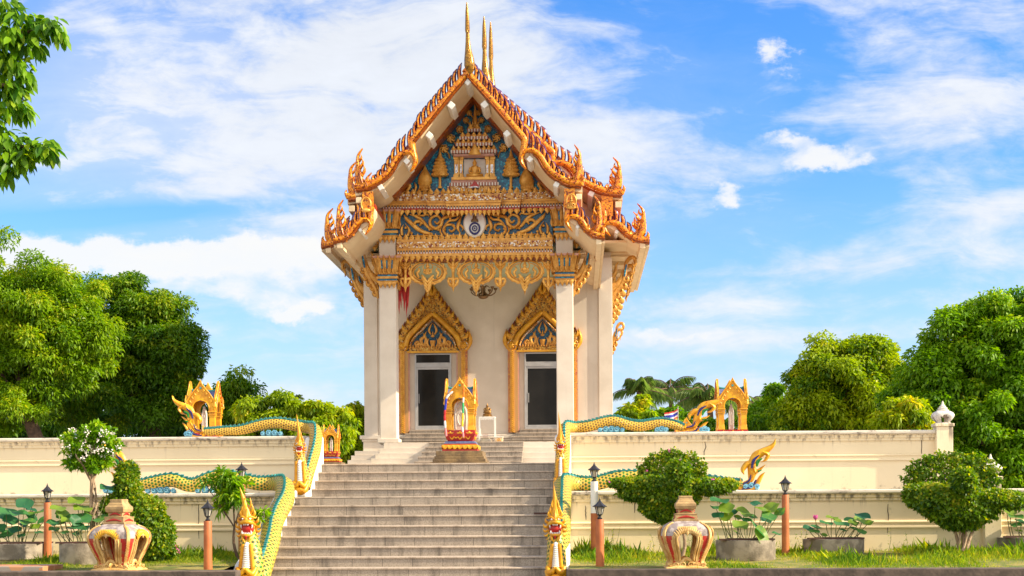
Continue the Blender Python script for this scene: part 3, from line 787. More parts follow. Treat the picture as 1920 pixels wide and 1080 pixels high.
def tailmap(ax, ay, Y, k, rot=0.0, mir=1):
    """map the traced tail drawing: its root (485,1005) goes to pixel (ax,ay) at depth Y"""
    o = P(ax, ay, Y); sc = k * Y / F_PX
    def f(a, b):
        x, z = (a - 485) * sc, (1005 - b) * sc
        return o + Vector((mir * (x * math.cos(rot) - z * math.sin(rot)), 0, x * math.sin(rot) + z * math.cos(rot)))
    return f
YU, YLW = 24.05, 21.75
naga('gold and green naga statue at the bottom left of the stairs with red open mouth',
     [(255, 913, YLW), (290, 906, YLW), (325, 901, YLW), (360, 911, YLW), (400, 897, YLW), (440, 897, YLW), (480, 907, YLW), (514, 907, YLW)],
     [(533, 911, 21.45), (533, 938, 20.95), (521, 962, 20.5), (511, 988, 20.1), (506, 1015, 19.7), (498, 1045, 19.3), (489, 1075, 18.95), (482, 1100, 18.75)],
     [(478, 1105, 18.6), (472, 1070, 18.55), (470, 1035, 18.6), (467, 1008, 18.65), (466, 985, 18.7)],
     (465, 990, 18.62), 0.115, (450, 914, 18.62),
     [.085, .10, .105, .10, .105, .105, .105, .11], [.14, .15, .145, .14, .145, .14, .14, .12], [.12, .165, .15, .12, .10],
     (463, 462, 1022, 1066, 5, 9.5, 18.42), tailmap(256, 912, YLW, 0.204, 0, -1), [(272, 332, 924, YLW), (365, 405, 924, YLW), (196, 212, 923, YLW)], M['scale_green'], -1)
naga('gold and green naga statue at the bottom right of the stairs beside two lamps',
     [(1392, 908, YLW), (1365, 907, YLW), (1325, 903, YLW), (1285, 906, YLW), (1245, 908, YLW), (1205, 897, YLW), (1166, 896, YLW), (1142, 901, YLW), (1112, 908, YLW), (1080, 908, YLW)],
     [(1057, 908, 21.5), (1054, 930, 21.0), (1053, 958, 20.5), (1053, 985, 20.0), (1052, 1012, 19.6), (1050, 1045, 19.2), (1047, 1075, 18.9), (1045, 1100, 18.75)],
     [(1043, 1105, 18.6), (1043, 1070, 18.55), (1043, 1035, 18.6), (1042, 1008, 18.65), (1041, 985, 18.7)],
     (1041, 990, 18.62), 0.108, (1038, 908, 18.62),
     [.06, .075, .09, .10, .105, .105, .105, .105, .105, .115], [.14, .14, .135, .13, .13, .13, .13, .12], [.12, .135, .125, .11, .10],
     (1042, 1042, 1022, 1064, 4.5, 8.5, 18.44), tailmap(1385, 914, YLW, 0.204), [(1392, 1424, 917, YLW)], M['scale_green'], 1)
naga('smaller gold naga statue at the upper left of the stairs, tail before the left shrine',
     [(382, 810, YU), (400, 810, YU), (420, 809, YU), (453, 807, YU), (487, 798, YU), (520, 794, YU), (553, 799, YU), (577, 803, YU)],
     [(590, 806, 23.8), (592, 824, 23.5), (589, 846, 23.2), (583, 868, 22.9), (577, 890, 22.65), (572, 915, 22.5)],
     [(568, 922, 22.35), (566, 900, 22.3), (564, 875, 22.3), (562, 855, 22.35), (562, 838, 22.4)],
     (562, 841, 22.3), 0.075, (556, 776, 22.3),
     [.05, .062, .07, .078, .082, .085, .088, .09], [.105, .108, .108, .105, .10, .09], [.085, .115, .10, .085, .07],
     (562, 563, 867, 903, 4.3, 6.0, 22.18), tailmap(384, 814, YU, 0.172, -0.05, -1), [(488, 532, 817, YU), (348, 362, 818, YU)], M['scale_gold'], -1)
naga('smaller gold naga statue at the upper right of the stairs, tail beside the right shrine',
     [(1281, 803, YU), (1262, 797, YU), (1240, 794, YU), (1220, 797, YU), (1200, 800, YU), (1178, 797, YU), (1154, 790, YU), (1133, 792, YU), (1104, 800, YU), (1076, 803, YU)],
     [(1060, 803, 23.8), (1058, 820, 23.5), (1058, 845, 23.2), (1057, 868, 22.9), (1055, 890, 22.65), (1053, 915, 22.5)],
     [(1051, 922, 22.35), (1051, 900, 22.3), (1051, 875, 22.3), (1051, 855, 22.35), (1051, 838, 22.4)],
     (1051, 837, 22.3), 0.072, (1047, 772, 22.3),
     [.055, .07, .078, .08, .082, .083, .084, .085, .088, .09], [.10, .10, .098, .095, .09, .085], [.085, .10, .092, .08, .07],
     (1051, 1051, 862, 897, 3.4, 4.6, 22.18), tailmap(1280, 806, YU, 0.180, -0.22), [(1120, 1172, 810, YU), (1228, 1252, 810, YU), (1312, 1328, 810, YU)], M['scale_gold'], 1)
# ================================================================== TEMPLE
YB = 32.4
T0 = thing('temple', 'white and gold Thai temple hall with steep tiered roof above the staircase', 'temple', (XA, YB, L2))
def B(px, py, v):
    p = P(px, py, YB + v); return Vector((p.x - XA, v, p.z - L2))
def ZV(py, v): return B(893 + (v * 5.2), py, v).z
def UV(px, py, v): return abs(B(px, py, v).x)
def PM(v): return (YB + v) / F_PX              # metres per photograph pixel at that depth

M['blue_dark'] = mosaic('dark_blue_mosaic', (0.003, 0.04, 0.10), (0.005, 0.09, 0.18), (0.03, 0.16, 0.24), 40, 0.25, 0.1)
# ---- stepped base
ZF = ZV(828, -0.35)
q = MB()
for k in range(7):
    z1 = ZF - 0.018 - 0.118 * k; z0 = z1 - 0.118
    e = 0.085 * k
    if z0 < 0.0: z0 = 0.0
    q.box(-2.07 - e, 2.07 + e, -0.30 - e, 4.0, z0, z1)
    q.box(-3.42 - e, 3.42 + e, 4.05 - e * 0.6, 15.0, z0, z1 - 0.004)
q.build('base', M['terrazzo'], T0, bevel=0.008, smooth=30)
q = MB().box(-2.05, 2.05, -0.27, 4.5, ZF - 0.018, ZF); q.build('portico_floor', M['granite_edge'], T0)
xw0, xw1 = B(804, 850, -0.4).x, B(981, 850, -0.4).x
for k in range(6):
    z1 = ZF - 0.118 * k - 0.002; v0 = -0.36 - 0.26 * k
    x0 = xw0 - 0.055 * k
    s = MB().box(x0, xw1, v0 + 0.015, v0 + 0.40, max(z1 - 0.118 - 0.02, 0), z1 - 0.022).build('front_step', M['granite'], T0)
    MB().box(x0 - 0.004, xw1 + 0.004, v0, v0 + 0.38, z1 - 0.021, z1).build('nosing', M['granite_edge'], s)
# ---- hall walls
VF = 4.6
uw = 3.22
zt_wall = 6.3
zpl = ZV(815, VF)
q = MB().box(-uw, uw, VF, VF + 0.3, zpl, 5.6).box(-uw, -uw + 0.3, VF + 0.3, 14.6, zpl, 5.9).box(uw - 0.3, uw, VF + 0.3, 14.6, zpl, 5.9)
q.box(-uw + 0.3, uw - 0.3, 14.3, 14.6, zpl, 5.9)
hall = q.build('hall_wall', M['terrazzo'], T0, smooth=0)
for sg in (-1, 1):
    q = MB().box(sg * (uw - 0.335), sg * (uw + 0.02), VF - 0.055, VF + 0.30, zpl, 5.7); q.build('corner_pilaster', M['terrazzo'], hall, bevel=0.01)
q = MB().box(-uw - 0.05, uw + 0.05, VF - 0.08, 14.8, ZF - 0.02, zpl - 0.165).box(-uw - 0.08, uw + 0.08, VF - 0.11, 14.8, zpl - 0.165, zpl - 0.10)
q.box(-uw - 0.13, uw + 0.13, VF - 0.15, 14.8, zpl - 0.10, zpl); q.build('hall_plinth', M['terrazzo'], T0, bevel=0.012)
q = MB().box(-2.9, 2.9, 0.36, VF - 0.01, 5.23, 5.33); q.build('portico_ceiling', M['green_ceiling'], T0, smooth=0)

# ---- ornament helpers
def spikes(q, u0, u1, z, h, n, v, down=False, wf=0.95, th=0.05, mi=0):
    d = (u1 - u0) / n; sg = -1 if down else 1
    for k in range(n):
        u = u0 + d * (k + .5)
        q.stroke([(u, v, z), (u, v, z + sg * h * .30), (u, v - .01, z + sg * h * .62), (u, v, z + sg * h)], [d * wf * .75, d * wf, d * wf * .6, .004], th, sub=1, n=6, mi=mi)
        q.ell((u, v - th * .45, z + sg * h * .30), (d * .22, .02, h * .2), 6, 5, mi=mi)
def deity(q, c, s, mi=0):
    """small praying crowned figure facing the viewer, s = head height"""
    x, y, z = c
    q.ell((x, y - .2 * s, z), (.42 * s, .34 * s, .5 * s), 10, 8, mi)
    q.tube([(x, y - .2 * s, z + .4 * s), (x, y - .2 * s, z + .9 * s), (x, y - .2 * s, z + 1.7 * s)], [.42 * s, .24 * s, .02 * s], 8, mi)
    q.tube([(x, y - .1 * s, z - .4 * s), (x, y - .1 * s, z - .8 * s), (x, y - .1 * s, z - 1.5 * s), (x, y - .1 * s, z - 2.1 * s)], [.25 * s, .82 * s, .62 * s, .72 * s], 10, mi, ry=[.2 * s, .4 * s, .36 * s, .36 * s], up=(0, 1, 0), sub=3)
    for sg in (-1, 1):
        q.tube([(x + sg * .8 * s, y - .15 * s, z - .85 * s), (x + sg * 1.0 * s, y - .3 * s, z - 1.65 * s), (x + sg * .45 * s, y - .55 * s, z - 1.75 * s), (x + sg * .1 * s, y - .6 * s, z - 1.15 * s)], [.25 * s, .22 * s, .18 * s, .12 * s], 7, mi, sub=2)
        q.ell((x + sg * .45 * s, y - .1 * s, z), (.1 * s, .1 * s, .22 * s), 6, 5, mi)
def ring(q, c, rx, rz, w, th, n=20, mi=0, a0=0, a1=2 * math.pi):
    pts = [(c[0] + rx * math.cos(a0 + (a1 - a0) * k / n), c[1], c[2] + rz * math.sin(a0 + (a1 - a0) * k / n)) for k in range(n + 1)]
    q.stroke(pts, w, th, sub=1, mi=mi)

# ---- roof tiers (profile traced on the front gable)
V1 = -1.75
def bt(px, py): p = B(px, py, V1); return (p.x, p.z)
ZAP1 = bt(881, 133)[1]
def roof_tier(sx, sz, zap, v0, v1, vg, full=True, back=False, plaque=False, hk=1.0):
    def f(px, py, off=0.0):
        u, z = bt(px, py); return Vector((u * sx, v0 - off, zap + (z - ZAP1) * sz))
    pm = PM(V1) * (sx + sz) / 2
    up = [(881, 139), (845, 178), (806, 226), (774, 268), (752, 300), (735, 320), (712, 342), (690, 354), (666, 358)]
    lo = [(702, 392), (692, 412), (672, 426), (652, 446), (626, 456)]
    def slab(q, px, dz0, dz1, va, vb):
        a = [f(*p_) for p_ in px]
        prof = [(p.x if i else 0.0, p.z + dz1) for i, p in enumerate(a)] if px is up else [(p.x, p.z + dz1) for p in a]
        prof += [(u, z - dz1 + dz0) for u, z in reversed(prof)]
        q.prism([(u, va, z) for u, z in prof], (0, vb - va, 0))
    q = MB(); slab(q, up, 0.03, 0.16, v0 + 0.05, v1); q.mirror()
    rt = q.build('roof_tier', M['tile_red'], T0, smooth=25, fix=True)
    for k_ in (0, 1):
        q = MB(); slab(q, lo, 0.03, 0.14, v0 + 0.05, v1); (q.flipped() if k_ else q).build('skirt_roof', M['tile_red'], rt, smooth=25)
        q = MB(); slab(q, lo, -0.09, 0.02, v0 + 0.02, v1 - 0.02); (q.flipped() if k_ else q).build('skirt_soffit', M['cream'], rt, smooth=25)
    q = MB(); slab(q, up, -0.10, 0.02, v0 + 0.02, v1 - 0.02); q.mirror()
    q.build('soffit', M['cream'], rt, smooth=25)
    # gable wall behind the soffit
    a = [f(*p_) for p_ in up]; b = [f(*p_) for p_ in lo]
    poly = [(0, zap - 0.12)] + [(p.x * .985, p.z - 0.10) for p in a[1:]] + [(b[0].x, b[0].z - 0.1), (b[-1].x * .93, b[-1].z + 0.05)]
    if not plaque:
        q = MB().prism([(u, vg, z) for u, z in poly] + [(-u, vg, z) for u, z in reversed(poly[1:])], (0, 0.1, 0)); q.build('gable_wall', M['cream'], rt, smooth=0)
    q = MB().box(f(690, 372).x, f(686, 372).x - 0.05, v0 + 0.3, v1 - 0.05, f(690, 356).z, f(690, 410).z)
    q.build('clerestory', M['tile_red'], rt, smooth=0); q.flipped().build('clerestory', M['tile_red'], rt, smooth=0)
    e = f(637, 457); zs = e.z + 0.12
    va_ = max(v0 + 0.45, 0.46); q = MB().box(-1.78 * sx, e.x + 0.02, va_, v1 - 0.05, zs, zs + 0.06)
    for vv in np.arange(max(v0 + 1.9, 0.6), v1 - 0.3, 1.35):
        q.box(e.x + 0.05, -1.9 * sx, vv, vv + 0.13, zs - 0.11, zs - 0.001)
    q.build('eave_soffit', M['cream'], rt, smooth=0); q.flipped().build('eave_soffit', M['cream'], rt, smooth=0)
    # purlins with white ends
    for (px, py, wpx, ang, lng) in [(882, 152, 16, 45, 1), (846, 198, 13, 49, 1), (805, 254, 12, 49, 1), (763, 303, 11, 45, 1), (714, 352, 11, 30, 1), (673, 376, 12, 0, 1), (676, 432, 7, 35, 1), (637, 459, 11, 0, 1)]:
        for sg in ((1,) if px == 882 else (-1, 1)):
            c = f(px, py, 0.05); hw = wpx * pm / 2 * .88; u = 0 if px == 882 else -sg * c.x
            an = R(ang) * (-sg)
            end = v1 - 0.06 if px in (637, 673) else (v0 + 0.85 if plaque else vg)
            ax = Vector((math.cos(an), 0, math.sin(an))) * hw; az = Vector((-math.sin(an), 0, math.cos(an))) * (hw * (1.45 if px == 637 else 1.0))
            q = MB().obox((u, (v0 - 0.05 + end) / 2, c.z), ax, (0, (end - v0 + 0.05) / 2, 0), az)
            q.build('purlin', M['white'] if px in (882, 846, 805, 763, 714, 676) else M['cream'], rt, bevel=0.01)
    if not full: return rt
    # bargeboards
    q = MB(); W = lambda wl: [w_ * pm * .9 for w_ in wl]
    q.stroke([f(883, 130), f(850, 168), f(812, 215), f(780, 254), f(772, 268), f(775, 286), f(779, 302), f(775, 314), f(769, 322)], W([14, 15, 15, 15, 16, 14, 11, 7, 1]), .17, mi=0)
    q.stroke([f(779, 300, .01), f(771, 288, .01), f(757, 287, .01), f(744, 297, .01), f(734, 314, .01), f(722, 329, .01), f(706, 340, .01), f(690, 348, .01), f(676, 351, .01), f(667, 349, .01)], W([4, 9, 12, 13, 14, 14, 14, 15, 16, 14]), .18, mi=0)
    q.stroke([f(880, 143, .02), f(846, 181, .02), f(808, 228, .02), f(777, 266, .02)], W([4, 7, 7, 7]), .15, mi=1)
    q.stroke([f(757, 294, .02), f(748, 302, .02), f(738, 320, .02), f(725, 335, .02), f(708, 347, .02), f(690, 355, .02), f(668, 358, .02)], W([3, 6, 7, 8, 8, 8, 9]), .15, mi=1)
    q.stroke([f(696, 388), f(694, 402), f(696, 418), f(692, 430), f(685, 440)], W([14, 13, 11, 7, 1]), .15, mi=0)
    q.stroke([f(697, 424, .01), f(690, 413, .01), f(679, 413, .01), f(668, 421, .01), f(660, 434, .01), f(648, 444, .01), f(636, 449, .01), f(626, 449, .01)], W([4, 9, 12, 13, 13, 14, 15, 13]), .17, mi=0)
    q.stroke([f(676, 421, .02), f(667, 433, .02), f(654, 446, .02), f(640, 453, .02), f(626, 455, .02)], W([3, 7, 8, 8, 9]), .15, mi=1)
    q.obox(f(690, 378), (10 * pm, 0, 0), (0, .05, 0), (0, 0, 18 * pm), 0)
    q.build('bargeboard', [M['amber'], M['amber_dark']], rt, smooth=60)
    q.flipped().build('bargeboard', [M['amber'], M['amber_dark']], rt, smooth=60)
    # comb of upright leaves along the verge
    q = MB()
    def fin(px, py, h, wd, lean):
        b0, b1, b2, b3 = f(px, py + 4, -.02), f(px - 1.5, py - h * .35, -.02), f(px - 1 + lean * .3, py - h * .75, -.02), f(px + lean, py - h, -.02)
        q.stroke([b0, b1, b2, b3], W([wd * 1.5, wd * 1.5, wd * 1.2, .8]), .10, mi=1, sub=2, n=6)
        q.stroke([f(px, py + 4, .035), f(px - 1.5, py - h * .33, .035), f(px - 1 + lean * .3, py - h * .62, .035), f(px + lean * .6, py - h * .85, .035)], W([wd * .8, wd * .8, wd * .6, .4]), .07, mi=0, sub=2, n=6)
    xs = np.arange(862, 784, -9.6)
    for x in xs: fin(x, 130 + (881 - x) * 1.19 - 8, 27, 6.6, 4.0)
    for x, y_, h in ((778, 252, 27), (768, 270, 30), (757, 280, 29), (747, 287, 28), (737, 301, 26), (728, 315, 24), (719, 326, 20), (710, 333, 16), (701, 339, 12)): fin(x, y_, h, 6.4, 3.5)
    q.build('roof_comb', [M['amber'], M['purple']], rt, smooth=60); q.flipped().build('roof_comb', [M['amber'], M['purple']], rt, smooth=60); q = MB()
    for x, y_, h in ((687, 410, 30), (677, 411, 29), (667, 419, 25), (658, 429, 18)): fin(x, y_, h, 6.4, 2.5)
    q.build('roof_comb', [M['amber'], M['purple']], rt, smooth=60)
    q.flipped().build('roof_comb', [M['amber'], M['purple']], rt, smooth=60)
    # flame finials at the eaves
    def flame(dx, dy, k):
        q = MB(); g_ = lambda x, y_, o=0.02: f(x + dx, y_ + dy, o)
        def s_(pts, wd, th=.13, mi=0): q.stroke([g_(*p_) for p_ in pts], W([a_ * k for a_ in wd]), th, mi=mi)
        s_([(690, 352), (676, 342), (672, 325), (671, 306), (672, 292), (680, 279)], [18, 19, 15, 9, 6, 1])
        s_([(668, 354), (664, 344), (665, 337)], [10, 7, 1], .14)
        s_([(686, 348), (691, 340), (689, 332)], [10, 7, 1], .14)
        s_([(678, 330), (684, 320), (682, 310)], [9, 6, 1], .12); s_([(675, 316), (681, 306), (679, 298)], [8, 5, 1], .12); s_([(674, 303), (678, 296), (677, 290)], [6, 4, 1], .1)
        s_([(697, 346), (700, 338), (698, 330)], [9, 6, 1], .12)
        s_([(680, 345, .08), (676, 330, .08), (675, 312, .08)], [5, 4, 1], .05, 1); s_([(690, 350, .08), (684, 338, .08)], [4, 1], .05, 1)
        q.build('flame_finial', [M['amber'], M['amber_dark']], rt, smooth=60)
        q.flipped().build('flame_finial', [M['amber'], M['amber_dark']], rt, smooth=60)
    flame(0, 0, 1.0); flame(-36, 96, 0.95)
    # tall horn at the ridge
    q = MB(); g_ = lambda x, y_: f(881 + (x - 881) / sx, 133 + (y_ - 133) * (hk if y_ < 133 else 1), 0.05)
    q.tube([g_(882, 141), g_(881.5, 133), g_(881, 124), g_(880, 112), g_(878.5, 97), g_(877.5, 80), g_(877, 63)], [3 * pm, 8 * pm, 10.5 * pm, 9.5 * pm, 6.5 * pm, 4.4 * pm, 3.4 * pm], 10, sub=3)
    q.tube([g_(877, 64), g_(876.8, 58), g_(876.5, 40), g_(876, 22), g_(875.5, 6)], [3.4 * pm, 4.6 * pm, 3.9 * pm, 3.0 * pm, 0.9 * pm], 8, sub=1)
    q.build('ridge_horn', M['gold_mosaic'], rt, smooth=50)
    if plaque:
        for sg in (-1, 1):
            q = MB(); c = f(687, 384, .08); deity(q, (c.x * -sg * -1 if sg < 0 else -c.x, c.y, c.z), 6.5 * pm)
            c2 = f(687, 396, .08); u2 = c2.x if sg < 0 else -c2.x
            q.ell((u2, c2.y, c2.z), (9 * pm, .05, 4 * pm), 10, 6); ring(q, (u2, c2.y + .03, c.z), 9 * pm, 13 * pm, 3 * pm, .04)
            q.build('deity_plaque', M['gold_pale'], rt, smooth=60)
    return rt
M['gold_mosaic'] = mosaic('dull_gold_mosaic', (0.30, 0.13, 0.012), (0.45, 0.22, 0.02), (0.14, 0.07, 0.02), 60, 0.25, 0.4)
roof_tier(1.0, 1.0, ZAP1, V1, 4.9, 0.12, True, plaque=True)
SX2, SZ2 = 1.42, 1.064
ZAP2 = 12.06 - L2
roof_tier(SX2, SZ2, ZAP2, 3.56, 11.0, 5.3, True, hk=1.2)
roof_tier(SX2, SZ2, ZAP2 + 0.35, 6.25, 10.9, 8.0, True, hk=1.47)
roof_tier(1.12, 1.0, ZAP1, 10.95, 16.5, 12.5, False)

# ---- pediment
ped = MB().prism([B(893, 184, 0.0), B(742, 366, 0.0), B(1042, 366, 0.0)], (0, 0.06, 0)).build('pediment', M['blue'], T0, smooth=0)
q = MB()
a_, b_, c_, d_ = B(893, 160, -.42), B(893, 186, -.42), B(742, 368, -.42), B(706, 368, -.42); a_.x = b_.x = 0
q.prism([a_, b_, c_, d_], (0, 0.41, 0)); q.mirror(); q.build('pediment_frame', M['amber_dark'], ped, smooth=0)
q = MB()
for sg in (-1, 1):
    a_, b_ = B(893, 184, -.01), B(742, 366, -.01); a_.x = 0; b_.x = sg * abs(b_.x)
    q.stroke([a_, b_], 0.075, .06, sub=1, n=6)
q.build('mirror_edging', M['silver'], ped, smooth=0)
def cl(px, py, v=-0.04): return B(px, py, v)
pm0 = PM(0)
q = MB()
for (px, py, r) in [(880, 212, 4.5), (874, 226, 5), (862, 243, 6), (846, 260, 7), (833, 279, 7)]:
    for kk in range(6):
        a = 2 * math.pi * kk / 6 + px
        c = cl(px, py); rr = r * pm0
        p1 = c + Vector((math.cos(a) * rr * .4, -.02, math.sin(a) * rr * .4)); p2 = c + Vector((math.cos(a + .5) * rr, 0, math.sin(a + .5) * rr)); p3 = c + Vector((math.cos(a + 1.1) * rr * 1.1, 0, math.sin(a + 1.1) * rr * 1.1))
        q.stroke([c, p1, p2, p3], [rr * .3, rr * .6, rr * .5, .005], .09, sub=2, n=6)
    q.tube([cl(px, py), cl(px + 8, py + 9), cl(px + 10, py + 18)], .018, 6, sub=2)
q.stroke([cl(762, 360), cl(768, 350), cl(765, 342), cl(771, 335), cl(772, 326)], [.05, .09, .07, .05, .01], .08)
q.stroke([cl(758, 360), cl(756, 352), cl(760, 345)], [.06, .06, .01], .08); q.stroke([cl(778, 360), cl(780, 350), cl(777, 342)], [.06, .06, .01], .08)
q.build('leaf_relief', M['gold_pale'], ped, smooth=60); q.flipped().build('leaf_relief', M['gold_pale'], ped, smooth=60)
def pr(z0, z1, r0, r1, py0): pass
def lat(pts, cx, v, n=16, sy=0.6, mi=0, q=None):
    c = B(cx, pts[0][1], v); q.lathe([(r * pm0, B(cx, py, v).z - c.z) for r, py in pts], n, c, mi, sy=sy)
# tiered parasols and lotus buds
for cx in (825, 958):
    q = MB(); 
    lat([(2.5, 352), (2.6, 332), (3.4, 331)], cx, -.08, q=q); lat([(4, 353), (4, 350), (2.5, 349)], cx, -.08, q=q)
    rows = [(330, 15.5), (322, 13.6), (315, 11.8), (308, 9.8), (302, 7.6)]
    for i, (py, r) in enumerate(rows):
        nr = rows[i + 1][1] if i + 1 < len(rows) else 4.5
        lat([(r * .8, py + 1.5), (r, py), (r, py - 2.5), (nr, py - 8)], cx, -.08, q=q)
        c = B(cx, py, -.08)
        for kk in range(9):
            a = math.pi + math.pi * (kk + .5) / 9
            q.ell((c.x + r * pm0 * math.cos(a), c.y + r * pm0 * .6 * math.sin(a), c.z + 2.6 * pm0), (1.5 * pm0, .02, 2.2 * pm0), 6, 5)
    lat([(4.6, 296), (3, 290), (1.4, 283), (.3, 276)], cx, -.08, q=q)
    q.build('parasol_relief', M['gold_pale'], ped, smooth=50)
for cx in (797, 987):
    q = MB(); lat([(9, 358), (9, 354), (11, 351), (11, 346), (13, 344), (13.5, 339), (12, 332), (8.5, 325), (4, 318), (1, 312), (.2, 309)], cx, -.07, q=q)
    c = B(cx, 352, -.07)
    for kk in range(7): q.ell((c.x + (kk - 3) * 3.1 * pm0, c.y - .06 - .03 * (3 - abs(kk - 3)), c.z), (1.3 * pm0, .02, 4 * pm0), 6, 5)
    for kk in range(-3, 4):
        pts = [B(cx + kk * 3.6 * math.cos(a_ * .5), 341 - 8 * a_, -.17 + abs(kk) * .02 + a_ * .035) for a_ in (0, 1, 2, 3)]
        q.tube(pts, .008, 4, sub=1)
    q.build('bud_relief', M['gold_pale'], ped, smooth=50)
# shrine tower in the middle
ax = 893
def bxp(q, cx, hw, py0, py1, v, d, mi=0):
    c0 = B(cx, py0, v); c1 = B(cx, py1, v); w_ = hw * pm0
    q.box(c0.x - w_, c0.x + w_, v - d, v, min(c0.z, c1.z), max(c0.z, c1.z), mi)
q = MB(); cxs = 890
bxp(q, cxs, 50, 352, 364, .0, .20, 1); bxp(q, cxs, 46, 346, 352, .0, .22, 5); bxp(q, cxs, 43, 341, 346, 0, .20, 4); bxp(q, cxs, 42, 336, 341, 0, .24, 0)
for sg in (-1, 1):
    for o_, w_ in ((33, 4.5), (24.5, 3.2)):
        bxp(q, cxs + sg * o_, w_, 296, 336, 0, .13, 0); bxp(q, cxs + sg * o_, w_ + 1.4, 330, 336, 0, .16, 0); bxp(q, cxs + sg * o_, w_ + 1.4, 296, 301, 0, .16, 0)
        bxp(q, cxs + sg * o_, w_ * .55, 311, 327, 0, .145, 3)
bxp(q, cxs, 38, 293, 297, 0, .24, 4)
q.stroke([B(cxs - 9, 352, -.25), B(cxs, 351, -.25), B(cxs + 9, 352, -.25)], [.05, .06, .05], .03, mi=3)
tw = q.build('pavilion_relief', [M['gold_pale'], M['band'], M['band_fine'], M['silver'], M['pink'], M['dentil_white']], ped, smooth=0)
q = MB(); bxp(q, cxs, 20, 299, 336, 0, .02); q.build('niche_panel', M['white'], tw)
q = MB().prism([B(cxs, 338, -.25), B(cxs - 9, 350, -.25), B(cxs + 9, 350, -.25)], (0, .03, 0)); q.build('altar_cloth', M['red'], tw)
q = MB()
for py, hw in ((292, 43), (279, 35), (267, 27), (251, 13)):
    bxp(q, cxs, hw, py - 6, py, 0, .28 if hw > 20 else .2, 1); bxp(q, cxs, hw - 3, py - 10, py - 5, 0, .22 if hw > 20 else .15, 2)
    spikes(q, B(cxs - hw + 1, py, 0).x, B(cxs + hw - 1, py, 0).x, B(cxs, py - 5, 0).z, 9 * pm0, int(hw / 4.6), -.26 if hw > 20 else -.19)
bxp(q, cxs, 9, 236, 246, 0, .14, 0); spikes(q, B(cxs - 10, 240, 0).x, B(cxs + 10, 240, 0).x, B(cxs, 240, 0).z, 9 * pm0, 4, -.15)
q.stroke([B(cxs, 290, -.29), B(cxs, 283, -.29), B(cxs, 275, -.29), B(cxs, 268, -.29)], [.30, .20, .09, .01], .05, sub=2)
q.build('tiered_roof_relief', [M['gold_pale'], M['dentil_white'], M['red']], tw, smooth=40)
q = MB(); lat([(5, 240), (5.5, 233), (4, 229), (4.2, 225), (2.6, 218), (2.8, 214), (2, 206), (1.6, 196), (.4, 182)], cxs + 1, -.09, q=q); q.build('spire_relief', M['gold_pale'], tw, smooth=50)
q = MB(); c = B(cxs, 306, -.12); s_ = 4.2 * pm0
q.ell(c, (s_, s_, s_ * 1.2), 10, 8); q.ell((c.x, c.y, c.z + s_ * 1.2), (s_ * .5, s_ * .5, s_ * .7), 8, 6)
q.tube([c + Vector((0, 0, -s_)), c + Vector((0, 0, -1.8 * s_)), c + Vector((0, 0, -3.6 * s_)), c + Vector((0, 0, -5 * s_))], [s_ * .5, s_ * 2.0, s_ * 1.5, s_ * 1.6], 12, sub=3, ry=[s_ * .5, s_, s_ * .9, s_], up=(0, 1, 0))
for sg in (-1, 1): q.tube([c + Vector((sg * 1.9 * s_, 0, -2 * s_)), c + Vector((sg * 2.3 * s_, -.02, -4 * s_)), c + Vector((sg * .4 * s_, -.08, -5 * s_))], [.6 * s_, .5 * s_, .35 * s_], 7, sub=3)
q.tube([c + Vector((-3.6 * s_, 0, -5.4 * s_)), c + Vector((0, -.06, -5.6 * s_)), c + Vector((3.6 * s_, 0, -5.4 * s_))], [.7 * s_, 1.1 * s_, .7 * s_], 8, sub=3)
q.ell(c + Vector((0, 0, -6.6 * s_)), (4.2 * s_, 1.6 * s_, .9 * s_), 12, 6)
q.build('seated_figure', M['gold_pale'], tw, smooth=60)

# ---- cornice, frieze and lintel
def cbox(q, hw0, hw1, py0, py1, vf, vb, mi=0):
    """symmetric pair (or one box when hw0 is 0) spanning half widths in metres"""
    z0, z1 = ZV(py1, vf), ZV(py0, vf)
    if hw0 == 0: q.box(-hw1, hw1, vf, vb, z0, z1, mi)
    else: q.box(-hw1, -hw0, vf, vb, z0, z1, mi); q.box(hw0, hw1, vf, vb, z0, z1, mi)
ue = UV(714, 370, 0); um = UV(803, 370, 0); ui = UV(839, 370, 0)
q = MB()
for h0, h1, vf, dy in ((um, ue, -.10, 0), (ui, um, -.24, 1.0), (0, ui, -.40, 2.5)):
    a0 = h0 + (.001 if h0 else 0)
    cbox(q, a0, h1 + .03, 362 + dy * .3, 374 + dy * .6, vf, .25, 1)
    cbox(q, a0, h1 + .015, 374 + dy * .6, 378 + dy * .7, vf + .02, .25, 0); cbox(q, a0, h1, 378 + dy * .7, 383 + dy, vf + .05, .25, 0)
    cbox(q, a0, h1 - .01, 383 + dy, 386 + dy, vf + .065, .25, 2); cbox(q, a0, h1 - .01, 386 + dy, 388.5 + dy, vf + .05, .25, 3); cbox(q, a0, h1 - .02, 388.5 + dy, 392 + dy, vf + .07, .25, 4)
cor = q.build('cornice', [M['gold'], M['band'], M['dentil'], M['dentil_white'], M['red']], T0, smooth=0)
q = MB()
for h0, h1, vf, dy, n in ((um, ue, -.10, 0, 8), (ui, um, -.24, 1, 3), (0, ui, -.40, 2.5, 12)):
    rng_ = [(-h1, -h0), (h0, h1)] if h0 else [(-h1, h1)]
    for a_, b_ in rng_:
        q = MB(); spikes(q, a_, b_, ZV(362, vf), 10.5 * PM(vf), n, vf + .03); q.build('lotus_petal_row', M['gold_pale'], cor, smooth=60)
        q = MB(); spikes(q, a_, b_, ZV(391 + dy, vf), 11 * PM(vf), n, vf + .05, True); q.build('lotus_petal_row', M['gold_pale'], cor, smooth=60)
uf = UV(744, 420, 0)
